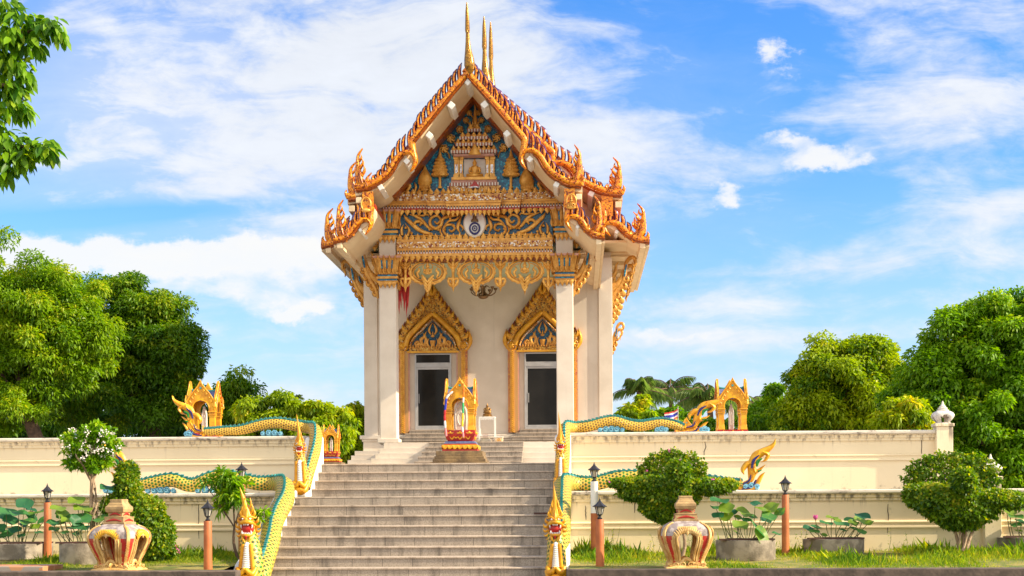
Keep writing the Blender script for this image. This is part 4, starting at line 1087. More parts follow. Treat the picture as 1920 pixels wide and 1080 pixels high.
fr = MB().box(-uf, uf, .06, .30, ZV(447, 0), ZV(393, 0)).build('frieze', M['blue_dark'], T0, smooth=0)
q = MB(); zz = lambda a, b, o=0.0: B(720 + a / 4.908, 360 + b / 4.908, 0.0) + Vector((0, .03 - o, 0))
def sc(pts, wd, th=.10, o=0.0): q.stroke([zz(a, b, o) for a, b in pts], [x / 4.908 * pm0 for x in wd], th, sub=3, n=7)
sc([(735, 200), (640, 215), (545, 240), (525, 300), (475, 335), (425, 300), (430, 240), (485, 215), (520, 250), (490, 290), (465, 270)], [14, 30, 34, 34, 32, 30, 28, 26, 24, 20, 18])
sc([(445, 385), (365, 368), (305, 335), (255, 290), (205, 245), (180, 205)], [20, 38, 44, 42, 36, 4])
sc([(235, 205), (300, 225), (360, 270), (400, 320), (450, 350)], [5, 32, 34, 26, 8])
sc([(740, 395), (660, 402), (580, 398), (545, 350), (570, 305), (625, 300), (650, 335), (620, 362), (598, 345)], [6, 26, 28, 26, 26, 24, 22, 20, 16])
sc([(715, 220), (690, 280), (678, 330), (705, 385)], [4, 34, 30, 5], .09, .01); sc([(560, 300), (605, 262), (660, 255), (705, 215)], [10, 26, 24, 4], .09, .01)
sc([(165, 400), (160, 345), (178, 300)], [30, 28, 4]); sc([(215, 405), (232, 350), (195, 290)], [30, 26, 4], .1, .01); sc([(240, 400), (340, 405), (430, 398), (525, 402)], [6, 24, 22, 5])
sc([(290, 210), (350, 215), (400, 205), (415, 225)], [6, 22, 18, 10]); sc([(270, 300), (300, 270), (345, 280), (330, 310)], [24, 30, 28, 14], .11, .02); sc([(540, 400), (515, 360), (530, 320)], [20, 18, 3])
sc([(640, 215), (600, 195), (560, 205)], [20, 20, 3]); sc([(700, 300), (730, 330), (715, 360)], [20, 22, 4])
for a, b, r in ((345, 285, 16), (640, 310, 15), (500, 345, 13), (610, 245, 12), (255, 380, 13), (420, 345, 12), (560, 345, 11), (680, 240, 12), (200, 330, 11)): q.ell(zz(a, b, .04), (r / 4.9 * pm0, .05, r / 4.9 * pm0), 8, 6)
q.build('scroll_relief', M['gold_pale'], fr, smooth=60); q.flipped().build('scroll_relief', M['gold_pale'], fr, smooth=60)
q = MB(); c = B(890, 419, -.02)
q.lathe([(.01, -.05), (26 * pm0, -.05), (27 * pm0, 0), (24 * pm0, .045), (.01, .05)], 32, (0, 0, 0)); 
q.v = [(x * .80 + c.x, c.y - z_, y_ * .98 + c.z) for x, y_, z_ in q.v]
med = q.build('medallion', M['silver_white'] if 'silver_white' in M else M['white'], fr, smooth=50)
q = MB(); c2 = B(890, 428, -.085)
ring(q, c2, 9.2 * pm0, 10 * pm0, 3.4 * pm0, .03, mi=0); ring(q, c2, 4.3 * pm0, 4.7 * pm0, 2.2 * pm0, .03, 16, mi=0); q.ell(c2, (1.6 * pm0, .02, 1.7 * pm0), 8, 6, mi=0)
q.stroke([c2 + Vector((-.07, 0, -.12)), c2 + Vector((0, 0, -.135)), c2 + Vector((.07, 0, -.12))], [.02, .04, .02], .03, mi=0)
c3 = B(890, 414, -.085)
q.tube([c3 + Vector((0, 0, -.02)), c3 + Vector((0, 0, .03)), c3 + Vector((0, 0, .05)), c3 + Vector((0, 0, .10)), c3 + Vector((0, 0, .14)), c3 + Vector((0, 0, .24))], [7 * pm0, 6.5 * pm0, 4 * pm0, 3.5 * pm0, 1.8 * pm0, .6 * pm0], 10, mi=1, ry=[.04] * 6, up=(0, 1, 0))
q.build('emblem', [M['navy'], M['bronze']], med, smooth=60)
ul_ = UV(744, 460, 0)
q = MB()
cbox(q, 0, ul_, 447, 452, -.02, .34, 0); cbox(q, 0, ul_ + .0, 452, 463, -.055, .34, 1); cbox(q, 0, ul_, 463, 468, -.03, .34, 0); cbox(q, 0, ul_, 468, 471.5, -.015, .34, 2); cbox(q, 0, ul_, 471.5, 474, -.03, .34, 3); cbox(q, 0, ul_, 474, 479, -.05, .34, 0); cbox(q, 0, ul_, 479, 488, .0, .34, 4)
lin = q.build('lintel', [M['gold'], M['band'], M['dentil'], M['dentil_white'], M['amber_dark']], T0, smooth=0)
q = MB(); spikes(q, -ul_, ul_, ZV(447, -.02), 10.5 * pm0, 26, -.0); q.build('lotus_petal_row', M['gold_pale'], lin, smooth=60)
q = MB(); spikes(q, -ul_ + .02, ul_ - .02, ZV(479, -.02), 11.5 * pm0, 26, -.04, True)
q.build('lotus_petal_row', M['gold_pale'], lin, smooth=60)
# side cornices behind the capitals
q = MB(); us0, us1 = UV(709, 450, .3), UV(664, 450, .3)
cbox(q, us0, us1, 436, 446, .22, .5, 1); cbox(q, us0, us1 - .03, 446, 451, .25, .5, 0); cbox(q, us0, us1 - .04, 451, 455, .27, .5, 2); cbox(q, us0, us1 - .06, 455, 459, .24, .5, 0)
sc_ = q.build('side_cornice', [M['gold'], M['band'], M['dentil']], T0, smooth=0)
q = MB()
for a_, b_ in ((-us1, -us0), (us0, us1)):
    q = MB(); spikes(q, a_, b_, ZV(437, .25), 10 * pm0, 4, .24); q.build('lotus_petal_row', M['gold_pale'], sc_, smooth=60)
    q = MB(); spikes(q, a_, b_, ZV(458, .25), 11 * pm0, 4, .26, True); q.build('lotus_petal_row', M['gold_pale'], sc_, smooth=60)
# pendants under the lintel
for cx, cy in ((802, 511), (893, 510.5), (984, 509)):
    q = MB(); c = B(cx, cy, .1)
    for sg in (-1, 1):
        for rx, rz, a0, a1, wd in ((33, 21, -95, 80, 6.5), (27.5, 16.5, -80, 70, 3.2)):
            pts = [(c.x + sg * rx * pm0 * math.cos(R(a0 + (a1 - a0) * k / 14)), c.y, c.z + rz * pm0 * math.sin(R(a0 + (a1 - a0) * k / 14))) for k in range(15)]
            q.stroke(pts, [wd * pm0 * .6, wd * pm0, wd * pm0, wd * pm0 * .35], .09, sub=1)
        for kk in range(8):
            a = R(-75 + 20 * kk); p = Vector((c.x + sg * 34 * pm0 * math.cos(a), c.y, c.z + 22 * pm0 * math.sin(a)))
            tg = Vector((-sg * math.sin(a), 0, math.cos(a))); nn = Vector((sg * math.cos(a), 0, math.sin(a)))
            q.stroke([p - nn * 2 * pm0, p + tg * 4 * pm0 + nn * 1.5 * pm0, p + tg * 9 * pm0 + nn * .5 * pm0], [4 * pm0, 4.5 * pm0, .003], .07, sub=2, n=6)
        q.stroke([c + Vector((sg * 17 * pm0, 0, -10 * pm0)), c + Vector((sg * 20 * pm0, 0, -1 * pm0)), c + Vector((sg * 16 * pm0, 0, 4 * pm0)), c + Vector((sg * 19 * pm0, 0, 11 * pm0))], [4 * pm0, 5 * pm0, 4 * pm0, .003], .06)
    deity(q, (c.x, c.y - .02, c.z + 11 * pm0), 7 * pm0)
    ring(q, (c.x, c.y + .02, c.z + 11 * pm0), 9 * pm0, 9 * pm0, 2 * pm0, .03, 16)
    q.tube([c + Vector((0, 0, 18 * pm0)), c + Vector((0, 0, 34 * pm0))], [.02, .006], 6)
    for kk, (dz, ww) in enumerate(((-12, 15), (-18, 15), (-24, 12), (-30, 8))):
        for sg in (-1, 1): q.stroke([c + Vector((sg * ww * .7 * pm0, -.03, (dz + 6) * pm0)), c + Vector((sg * ww * .35 * pm0, -.07, (dz - 1) * pm0)), c + Vector((0, -.08, (dz - 8) * pm0))], [4 * pm0, 6 * pm0, 3 * pm0], .06, sub=2)
    q.stroke([c + Vector((0, -.03, -24 * pm0)), c + Vector((0, -.03, -34 * pm0)), c + Vector((0, -.03, -45 * pm0))], [9 * pm0, 6 * pm0, .004], .08)
    q.build('medallion_pendant', M['gold_pale'], lin, smooth=60)
for cx in (760, 849.5, 938, 1028):
    q = MB(); c = B(cx, 490, .1)
    for sg in (-1, 1):
        q.stroke([c + Vector((sg * 13 * pm0, 0, 2 * pm0)), c + Vector((sg * 6 * pm0, 0, -4 * pm0)), c + Vector((0, -.02, -11 * pm0))], [5 * pm0, 5 * pm0, 4 * pm0], .08)
        q.stroke([c + Vector((sg * 9 * pm0, 0, -5 * pm0)), c + Vector((sg * 5 * pm0, -.02, -11 * pm0)), c + Vector((0, -.03, -17 * pm0))], [4 * pm0, 4 * pm0, 3 * pm0], .08)
        q.stroke([c + Vector((sg * 9.5 * pm0, 0, -36 * pm0)), c + Vector((sg * 6 * pm0, -.03, -44 * pm0)), c + Vector((0, -.04, -49 * pm0))], [5 * pm0, 6 * pm0, 3 * pm0], .09); 
        q.stroke([c + Vector((sg * 2 * pm0, 0, -34 * pm0)), c + Vector((sg * 8 * pm0, 0, -33 * pm0)), c + Vector((sg * 9 * pm0, 0, -39 * pm0))], [5 * pm0, 6 * pm0, 3 * pm0], .08)
    q.stroke([c, c + Vector((0, 0, -12 * pm0)), c + Vector((0, 0, -25 * pm0)), c + Vector((0, 0, -36 * pm0)), c + Vector((0, -.02, -46 * pm0)), c + Vector((0, 0, -58 * pm0))], [7 * pm0, 8 * pm0, 5 * pm0, 8 * pm0, 8 * pm0, .004], .10)
    q.build('drop_pendant', M['gold_pale'], lin, smooth=60)

# ---- portico columns with their capitals
for px0, px1 in ((711, 743), (1043, 1075)):
    uc = (B(px0, 600, 0).x + B(px1, 600, 0).x) / 2; hw = .195
    zb, ztop = ZF - .04, 5.95
    q = MB().box(uc - hw, uc + hw, 0, .42, zb, ztop)
    colm = q.build('column', M['terrazzo'], T0, bevel=0.018)
    q = MB().box(uc - hw - .05, uc + hw + .05, -.05, .47, ZF, ZF + .10); q.build('column_base', M['terrazzo'], colm, bevel=.01)
    vc = .21
    for (yt, yb) in ((392, 452), (479, 537)):
        q = MB(); hh = ZV(yt, 0) - ZV(yb, 0); zt = ZV(yt, 0)
        Z = lambda f: zt - hh * f
        def sq(f0, f1, e0, e1, mi=0): q.frustum((uc, vc), hw + e1, .21 + e1, hw + e0, .21 + e0, Z(f1), Z(f0), mi)
        sq(.0, .06, .135, .12, 2); sq(.06, .52, .10, .035, 0); sq(.52, .58, .05, .06, 0); sq(.58, .645, .022, .022, 1); sq(.645, .72, .055, .05, 0); sq(.72, .785, .022, .022, 1); sq(.785, .86, .05, .035, 0)
        for face in range(4):
            a = face * math.pi / 2; cs, sn = math.cos(a), math.sin(a); hx = hw if face % 2 == 0 else .21; hy = .21 if face % 2 == 0 else hw
            def L(x, o, z): return (uc + x * cs - (-(hy + o)) * sn * 1.0, vc + x * sn + (-(hy + o)) * cs, z)
            nm = (sn, -cs, 0)
            for k in range(4):
                x = (k - 1.5) * hx * .56
                q.stroke([L(x, .05, Z(.54)), L(x, .075, Z(.38)), L(x * 1.1, .10, Z(.18)), L(x * 1.28, .16, Z(-.02))], [.085, .11, .10, .012], .05, nm, sub=2, n=6)
                q.stroke([L(x, .07, Z(.56)), L(x - .03, .10, Z(.46)), L(x, .09, Z(.34))], [.05, .06, .01], .05, nm, sub=2, n=6)
                x2 = (k - 1.5) * hx * .52
                q.stroke([L(x2, .045, Z(.83)), L(x2, .05, Z(.90)), L(x2, .03, Z(1.03))], [.10, .10, .008], .035, nm, sub=2, n=6)
            for k in range(3):
                x = (k - 1) * hx * .58; q.stroke([L(x, .085, Z(.40)), L(x * 1.1, .10, Z(.14))], [.035, .05], .03, nm, 1, sub=1, n=6)
        q.build('capital', [M['gold'], M['blue'], M['pink']], colm, smooth=50)

# ---- naga brackets
def bracket(u0, z0, v, sg, k, par):
    """u0 wall face, z0 height of the lower tip; sg side; traced on the right-hand column bracket"""
    q = MB(); s_ = pm0 * k
    f = lambda x, y_, o=0.0: Vector((sg * (u0 + (x - 1076) * s_), v - o, z0 + (553 - y_) * s_))
    def S(pts, wd, th=.10, mi=0): q.stroke([f(*p_) for p_ in pts], [a_ * s_ for a_ in wd], th, mi=mi, n=7)
    S([(1076, 556), (1081, 538), (1090, 524), (1099, 506), (1103, 488), (1105, 471), (1112, 461), (1120, 460), (1124, 468), (1121, 477), (1117, 470)], [5, 10, 11, 10, 8, 8, 9, 9, 8, 6, 2])
    S([(1076, 520), (1086, 514), (1094, 502), (1098, 482)], [16, 14, 9, 1]); S([(1077, 498), (1084, 488), (1085, 476), (1090, 468)], [10, 9, 6, 1])
    for (x, y_) in ((1080, 547), (1085, 536), (1092, 528), (1098, 517), (1103, 504)): S([(x - 3, y_ + 1), (x + 3, y_ + 3), (x + 6, y_ - 3), (x + 3, y_ - 7)], [6, 7, 5, 1], .11)
    S([(1121, 476), (1118, 484), (1119, 491)], [6, 5, 1])
    S([(1101, 498, .055), (1103, 486, .055), (1105, 474, .055)], [3.5, 4.5, 3], .03, 1)
    return q.build('bracket', [M['gold'], M['blue']], par, smooth=60)
ucol = UV(1075, 520, 0)
zbr = ZV(553, 0.1)
for sg in (-1, 1):
    bracket(ucol + .0, zbr, .22, sg, 1.0, T0)
    z2 = ZV(617, VF) ; 
    for vv in (5.0, 6.3, 7.6, 8.9, 10.2): bracket(uw + .02, 4.55, vv, sg, 1.08, T0)
    for vv in (11.8, 13.4): bracket(uw + .02, 3.9, vv, sg, .9, T0)

# ---- doorways
zp = 3.376
def doorway(cu):
    pv = PM(VF); zc = {}
    yv = VF - .02
    z_of = lambda b: ZV(560 + b / zp, VF)
    f = lambda a, b, o=0.0: Vector((cu + a / zp * pv, yv - o, z_of(b)))
    k = pv / zp
    q = MB()
    def st(pts, wd, th, o=0.05, mi=0, sub=4):
        for sg in (-1, 1): q.stroke([f(sg * a, b, o) for a, b in pts], [w_ * k for w_ in wd], th, mi=mi, sub=sub)
    # ogee arch: scale border outside, plain gold inside
    st([(205, 268), (188, 215), (130, 138), (75, 68), (38, 5), (16, -50), (2, -100)], [44, 54, 56, 54, 50, 34, 4], .14, .06, 1)
    st([(172, 300), (152, 240), (95, 178), (42, 128), (2, 92)], [36, 38, 36, 34, 30], .16, .09, 0)
    st([(145, 300), (128, 258), (84, 212), (40, 168), (2, 128)], [10, 11, 11, 10, 8], .14, .10, 2)
    for i in range(8):
        t_ = i / 7; a = np.interp(t_, [0, .35, .7, 1], [216, 140, 75, 36]); b = np.interp(t_, [0, .35, .7, 1], [222, 112, 30, -32])
        st([(a - 22, b + 30), (a + 2, b + 14), (a + 6, b - 16)], [26, 30, 4], .13, .07, 0, 3)
        if i < 7: st([(a - 14, b + 2), (a - 4, b - 14), (a - 12, b - 34)], [3, 9, 3], .10, .115, 3, 3)
    st([(2, -20), (14, -50), (4, -80)], [20, 26, 4], .12, .12, 0)
    for sg in (-1, 1):
        oo = [(200, 300), (205, 262), (184, 205), (126, 128), (70, 58), (34, -5), (14, -60), (0, -95)]; ii = [(140, 312), (124, 262), (100, 232), (62, 200), (36, 168), (14, 140), (6, 130), (0, 125)]
        for i in range(len(oo) - 1): q.prism([f(sg * a, b, .045) for a, b in (oo[i], oo[i + 1], ii[i + 1], ii[i])], (0, .04, 0), 1)
    # volutes
    for sg in (-1, 1):
        c = f(sg * 195, 298, .06)
        q.ell(c, (40 * k, .09, 40 * k), 14, 8, 0); ring(q, f(sg * 195, 298, .13), 27 * k, 27 * k, 7 * k, .04, 18, 2); q.ell(f(sg * 195, 298, .13), (15 * k, .05, 15 * k), 10, 6, 0)
        for j in range(6): q.ell(f(sg * 195 + 16 * math.cos(j * 1.05), 298 + 16 * math.sin(j * 1.05), .14), (7 * k, .03, 7 * k), 6, 5, 0)
        q.stroke([f(sg * 215, 315, .06), f(sg * 236, 280, .06), f(sg * 238, 245, .06), f(sg * 228, 195, .06)], [30 * k, 30 * k, 24 * k, 2 * k], .13)
    # band over the door
    a0 = f(-165, 342); a1 = f(165, 308)
    q.box(a0.x, a1.x, yv - .10, yv, a0.z, f(0, 330).z, 0); q.box(a0.x + .05, a1.x - .05, yv - .085, yv, f(0, 330).z + .001, a1.z, 1)
    dsr = q.build('door_surround', [M['gold_bright_b'], M['scale_tile'], M['band'], M['darkred']], T0, smooth=60)
    q = MB(); spikes(q, f(-150, 0).x, f(150, 0).x, f(0, 310).z, 22 * k, 18, yv - .07); q.build('lotus_petal_row', M['gold'], dsr, smooth=60)
    poly = [(-148, 310), (-140, 280), (-112, 258), (-98, 232), (-66, 216), (-52, 190), (-22, 165), (0, 138), (22, 165), (52, 190), (66, 216), (98, 232), (112, 258), (140, 280), (148, 310)]
    ty = MB().prism([f(a, b, .03) for a, b in poly], (0, .05, 0)).build('tympanum', M['blue_dark'], dsr, smooth=0)
    q = MB()
    for sg in (-1, 1):
        for pts, wd in (([(110, 305), (90, 285), (60, 290), (40, 300)], [10, 26, 24, 10]), ([(105, 300), (112, 280), (96, 268), (84, 280)], [14, 18, 14, 6]), ([(70, 285), (75, 255), (56, 240), (60, 215)], [18, 24, 16, 2]), ([(50, 290), (42, 260), (52, 232), (40, 205)], [20, 22, 14, 2]), ([(30, 300), (34, 270), (24, 250)], [16, 14, 3]), ([(12, 225), (24, 200), (16, 175), (2, 150)], [10, 16, 12, 3])):
            q.stroke([f(sg * a, b, .06) for a, b in pts], [w_ * k for w_ in wd], .06, sub=3, n=7)
    deity(q, f(0, 222, .07), 10 * k); q.tube([f(0, 265, .07), f(0, 290, .07), f(0, 305, .07)], [20 * k, 14 * k, 3 * k], 8)
    q.build('tympanum_relief', M['gold'], ty, smooth=60)
    # pilasters
    for sg in (-1, 1):
        q = MB(); zb = f(0, 850).z; zt = f(0, 330).z
        x0, x1, x2, x3 = (sg * a / zp * pv + cu for a in (158, 180, 206, 220))
        q.box(x0, x1, yv - .09, yv, zb, zt, 0); q.box(x1, x2, yv - .13, yv, zb, zt, 1); q.box(x2, x3, yv - .07, yv, zb, zt, 2)
        n = 40
        for i in range(n):
            z0 = zb + (zt - zb) * i / n; z1 = zb + (zt - zb) * (i + 1.15) / n
            q.stroke([((x1 if sg > 0 else x1), yv - .13, z0), ((x1 + x2) / 2, yv - .145, (z0 + z1) / 2), (x2, yv - .12, z1)], [.012, .035, .012], .02, sub=1, n=5, mi=3)
        q.build('pilaster', [M['lattice'], M['gold'], M['pink_gold'], M['gold_bright_b']], dsr, smooth=50)
        q = MB().box(x0 - sg * .035, x0 - sg * .001, yv - .06, yv, zb, zt); q.build('pink_fillet', M['pink'], dsr)
    # aluminium door
    q = MB(); X = lambda a: cu + a / zp * pv
    def fb(a0, a1, b0, b1, d0, d1, mi=0): q.box(X(a0), X(a1), yv - d0, yv - d1, f(0, b1).z, f(0, b0).z, mi)
    fb(-116, -107, 345, 828, .05, 0); fb(107, 116, 345, 828, .05, 0); fb(-107, 107, 345, 353, .05, 0); fb(-107, 107, 403, 432, .05, 0); fb(-107, 107, 812, 828, .045, 0)
    fb(-107, -97, 432, 812, .035, 0); fb(97, 107, 432, 812, .035, 0); fb(-97, 97, 432, 446, .035, 0); fb(-97, 97, 802, 812, .035, 0)
    fb(-92, -88, 600, 660, .06, .035)
    df = q.build('door_frame', M['alu'], dsr, bevel=.003)
    q = MB(); fb(-97, -14, 447, 801, .0005, -.001); q.build('curtain', M['curtain'], df)
    q = MB(); fb(-107, 107, 353, 403, .016, .003); fb(-97, 97, 446, 802, .016, .008); q.build('door_glass', M['glass'], df)
    for i in range(3):
        z1 = f(0, 828).z - .012 - i * .105; e = .09 * i; v0 = yv - .30 - .24 * i
        s = MB().box(cu - .60 - e, cu + .60 + e, v0 + .015, v0 + .32, max(ZF, z1 - .105), z1 - .02).build('door_step', M['granite'], T0)
        MB().box(cu - .60 - e, cu + .60 + e, v0, v0 + .3, z1 - .0195, z1).build('nosing', M['granite_edge'], s)
M['gold_bright_b'] = mat('door_gold', (0.72, 0.37, 0.025), (0.58, 0.25, 0.015), 10, 0.38, 0.2, bs=0.3, bscale=40)
M['pink_gold'] = fleck('pink_gold_band', (0.55, 0.22, 0.12), (0.60, 0.27, 0.05), (0.66, 0.36, 0.06), (0.40, 0.10, 0.06), 26)
M['curtain'] = mat('dim_curtain', (0.05, 0.04, 0.034), (0.035, 0.028, 0.024), 4, 0.8)
def lattice():
    mt, k, b = newmat('gold_lattice'); x, y, z = k.sep(objvec(k))
    p = ((x + z) / 0.05).fract() - 0.5; q_ = ((x - z) / 0.05).fract() - 0.5
    g_ = (p.abs().gt(0.33)).max(q_.abs().gt(0.33))
    k.link(k.mix(g_, (0.22, 0.15, 0.13), (0.66, 0.36, 0.06)), b.inputs['Base Color']); b.inputs['Roughness'].default_value = 0.4
    return mt
M['lattice'] = lattice()
doorway(-1.43); doorway(1.43)

# ---- things standing or hanging in the portico
cz = L2 + 5.20
def W(px, py, Y): return P(px, py, Y)
c = W(906, 548, 34.9); t_ = thing('chandelier', 'brown metal chandelier hanging in the portico above the two doors', 'chandelier', c); pmc = 34.9 / F_PX
q = MB().tube([(0, 0, .1), (0, 0, cz - c.z)], .008, 5); q.build('chain', M['bronze'], t_)
q = MB().ell((0, 0, .04), (.06, .06, .12), 10, 7); q.lathe([(.02, -.17), (.09, -.15), (.13, -.11), (.12, -.09), (.03, -.06)], 20)
q.build('bowl', M['bronze'], t_, smooth=50)
for kk in range(7):
    a = kk * 2 * math.pi / 7 + .2; ca, sa = math.cos(a), math.sin(a)
    q = MB().tube([(ca * .04, sa * .04, .0), (ca * .15, sa * .15, -.08), (ca * .27, sa * .27, -.03), (ca * .31, sa * .31, .04), (ca * .26, sa * .26, .09)], [.020, .018, .016, .014, .008], 6, sub=3)
    q.tube([(ca * .03, sa * .03, .1), (ca * .10, sa * .10, .16), (ca * .17, sa * .17, .11)], [.012, .011, .004], 6, sub=3)
    q.lathe([(.012, .0), (.035, .03), (.05, .07)], 8, (ca * .31, sa * .31, .04)); q.build('arm', M['bronze'], t_, smooth=60)
q = MB(); 
for kk in range(7):
    x = 749 + kk * 2.8; L_ = (100, 88, 76, 95, 80, 104, 90)[kk]
    pts = [W(x + math.sin(j + kk) * 1.0, 489 + L_ * j / 6, 32.85 + .03 * math.sin(kk * 2 + j)) for j in range(7)]
    q.stroke(pts, [.045, .05, .055, .05, .055, .04, .006], .02, (0.3, -1, 0), sub=2, n=6)
tag(q.build('hanging_cloth', M['cloth_red'], smooth=60), 'ragged red cloth hanging behind the left portico column', 'cloth')

tb = W(914, 829, 33.6); tb.z = L2 + ZF
t_ = thing('altar_table', 'small white altar table standing on the portico floor between the doors', 'table', tb); pa = 33.6 / F_PX
hw = 15.5 * pa; ht = (W(914, 782, 33.6).z - tb.z)
q = MB().box(-hw, hw, -.17, .17, ht - .03, ht); q.build('tabletop', M['white'], t_, bevel=.004)
for sx in (-1, 1):
    for sy in (-1, 1): MB().box(sx * hw, sx * (hw - .028), sy * .17, sy * .142, 0, ht - .031).build('leg', M['white'], t_)
q = MB().box(-hw + .03, hw - .03, -.165, -.15, ht - .06, ht - .031)
for kk in range(6): q.ell((-hw + .05 + kk * (2 * hw - .1) / 5, -.155, ht - .065), (.022, .01, .018), 8, 5)
q.build('apron', M['white'], t_)
MB().box(-hw + .03, hw - .03, -.14, .14, .20, .22).build('shelf', M['white'], t_)
s0 = Vector((tb.x, tb.y, tb.z + ht)); t_ = thing('seated_statue', 'small bronze seated meditating statue on top of the white altar table', 'statue', s0); k = .013
q = MB().lathe([(.13, 0), (.13, .02), (.10, .04), (.11, .07), (.09, .08)], 16); q.build('pedestal', M['brass'], t_, smooth=40)
q = MB().ell((0, 0, .115), (.105, .065, .035), 14, 7); q.tube([(0, .01, .11), (0, .01, .17), (0, .01, .215), (0, .01, .245)], [.045, .05, .055, .02], 12, ry=[.04, .04, .035, .02], up=(0, 1, 0), sub=3)
q.ell((0, 0, .265), (.026, .028, .032), 10, 8); q.tube([(0, .005, .29), (0, .005, .31), (0, .005, .345)], [.016, .009, .002], 7)
for sx in (-1, 1): q.tube([(sx * .055, .01, .21), (sx * .078, -.01, .16), (sx * .03, -.055, .135)], [.02, .017, .013], 7, sub=3); q.ell((sx * .027, .0, .262), (.006, .008, .014), 6, 5)
q.build('figure', M['brass'], t_, smooth=60)
b0 = W(910, 829, 33.2); b0.z = L2 + ZF
t_ = thing('incense_bowl', 'round cream incense bowl before the white altar table', 'bowl', b0)
MB().lathe([(.07, 0), (.13, .015), (.15, .06), (.13, .10), (.10, .12), (.115, .135), (.10, .135), (.085, .11)], 20).build('bowl', mat('cream_ceramic', (.62, .52, .36), (.5, .4, .27), 12, .4), t_, smooth=50)
q = MB()
for kk in range(6): q.tube([((kk - 2.5) * .018, 0, .10), ((kk - 2.5) * .024, .005 * kk, .24)], .004, 4)
q.build('incense_sticks', M['darkred'], t_)
b0 = W(936, 829, 33.4); b0.z = L2 + ZF
t_ = thing('offering_box', 'little white and gold box right of the altar table', 'box', b0)
MB().box(-.09, .09, -.07, .07, 0, .15).build('body', M['cream'], t_, bevel=.006); MB().box(-.10, .10, -.08, .08, .151, .17).build('lid', M['white'], t_, bevel=.004)
q = MB(); ring(q, (0, -.075, .08), .04, .045, .018, .01, 14); q.ell((0, -.073, .08), (.02, .01, .02), 8, 5); q.build('gold_relief', M['gold'], t_, smooth=60)
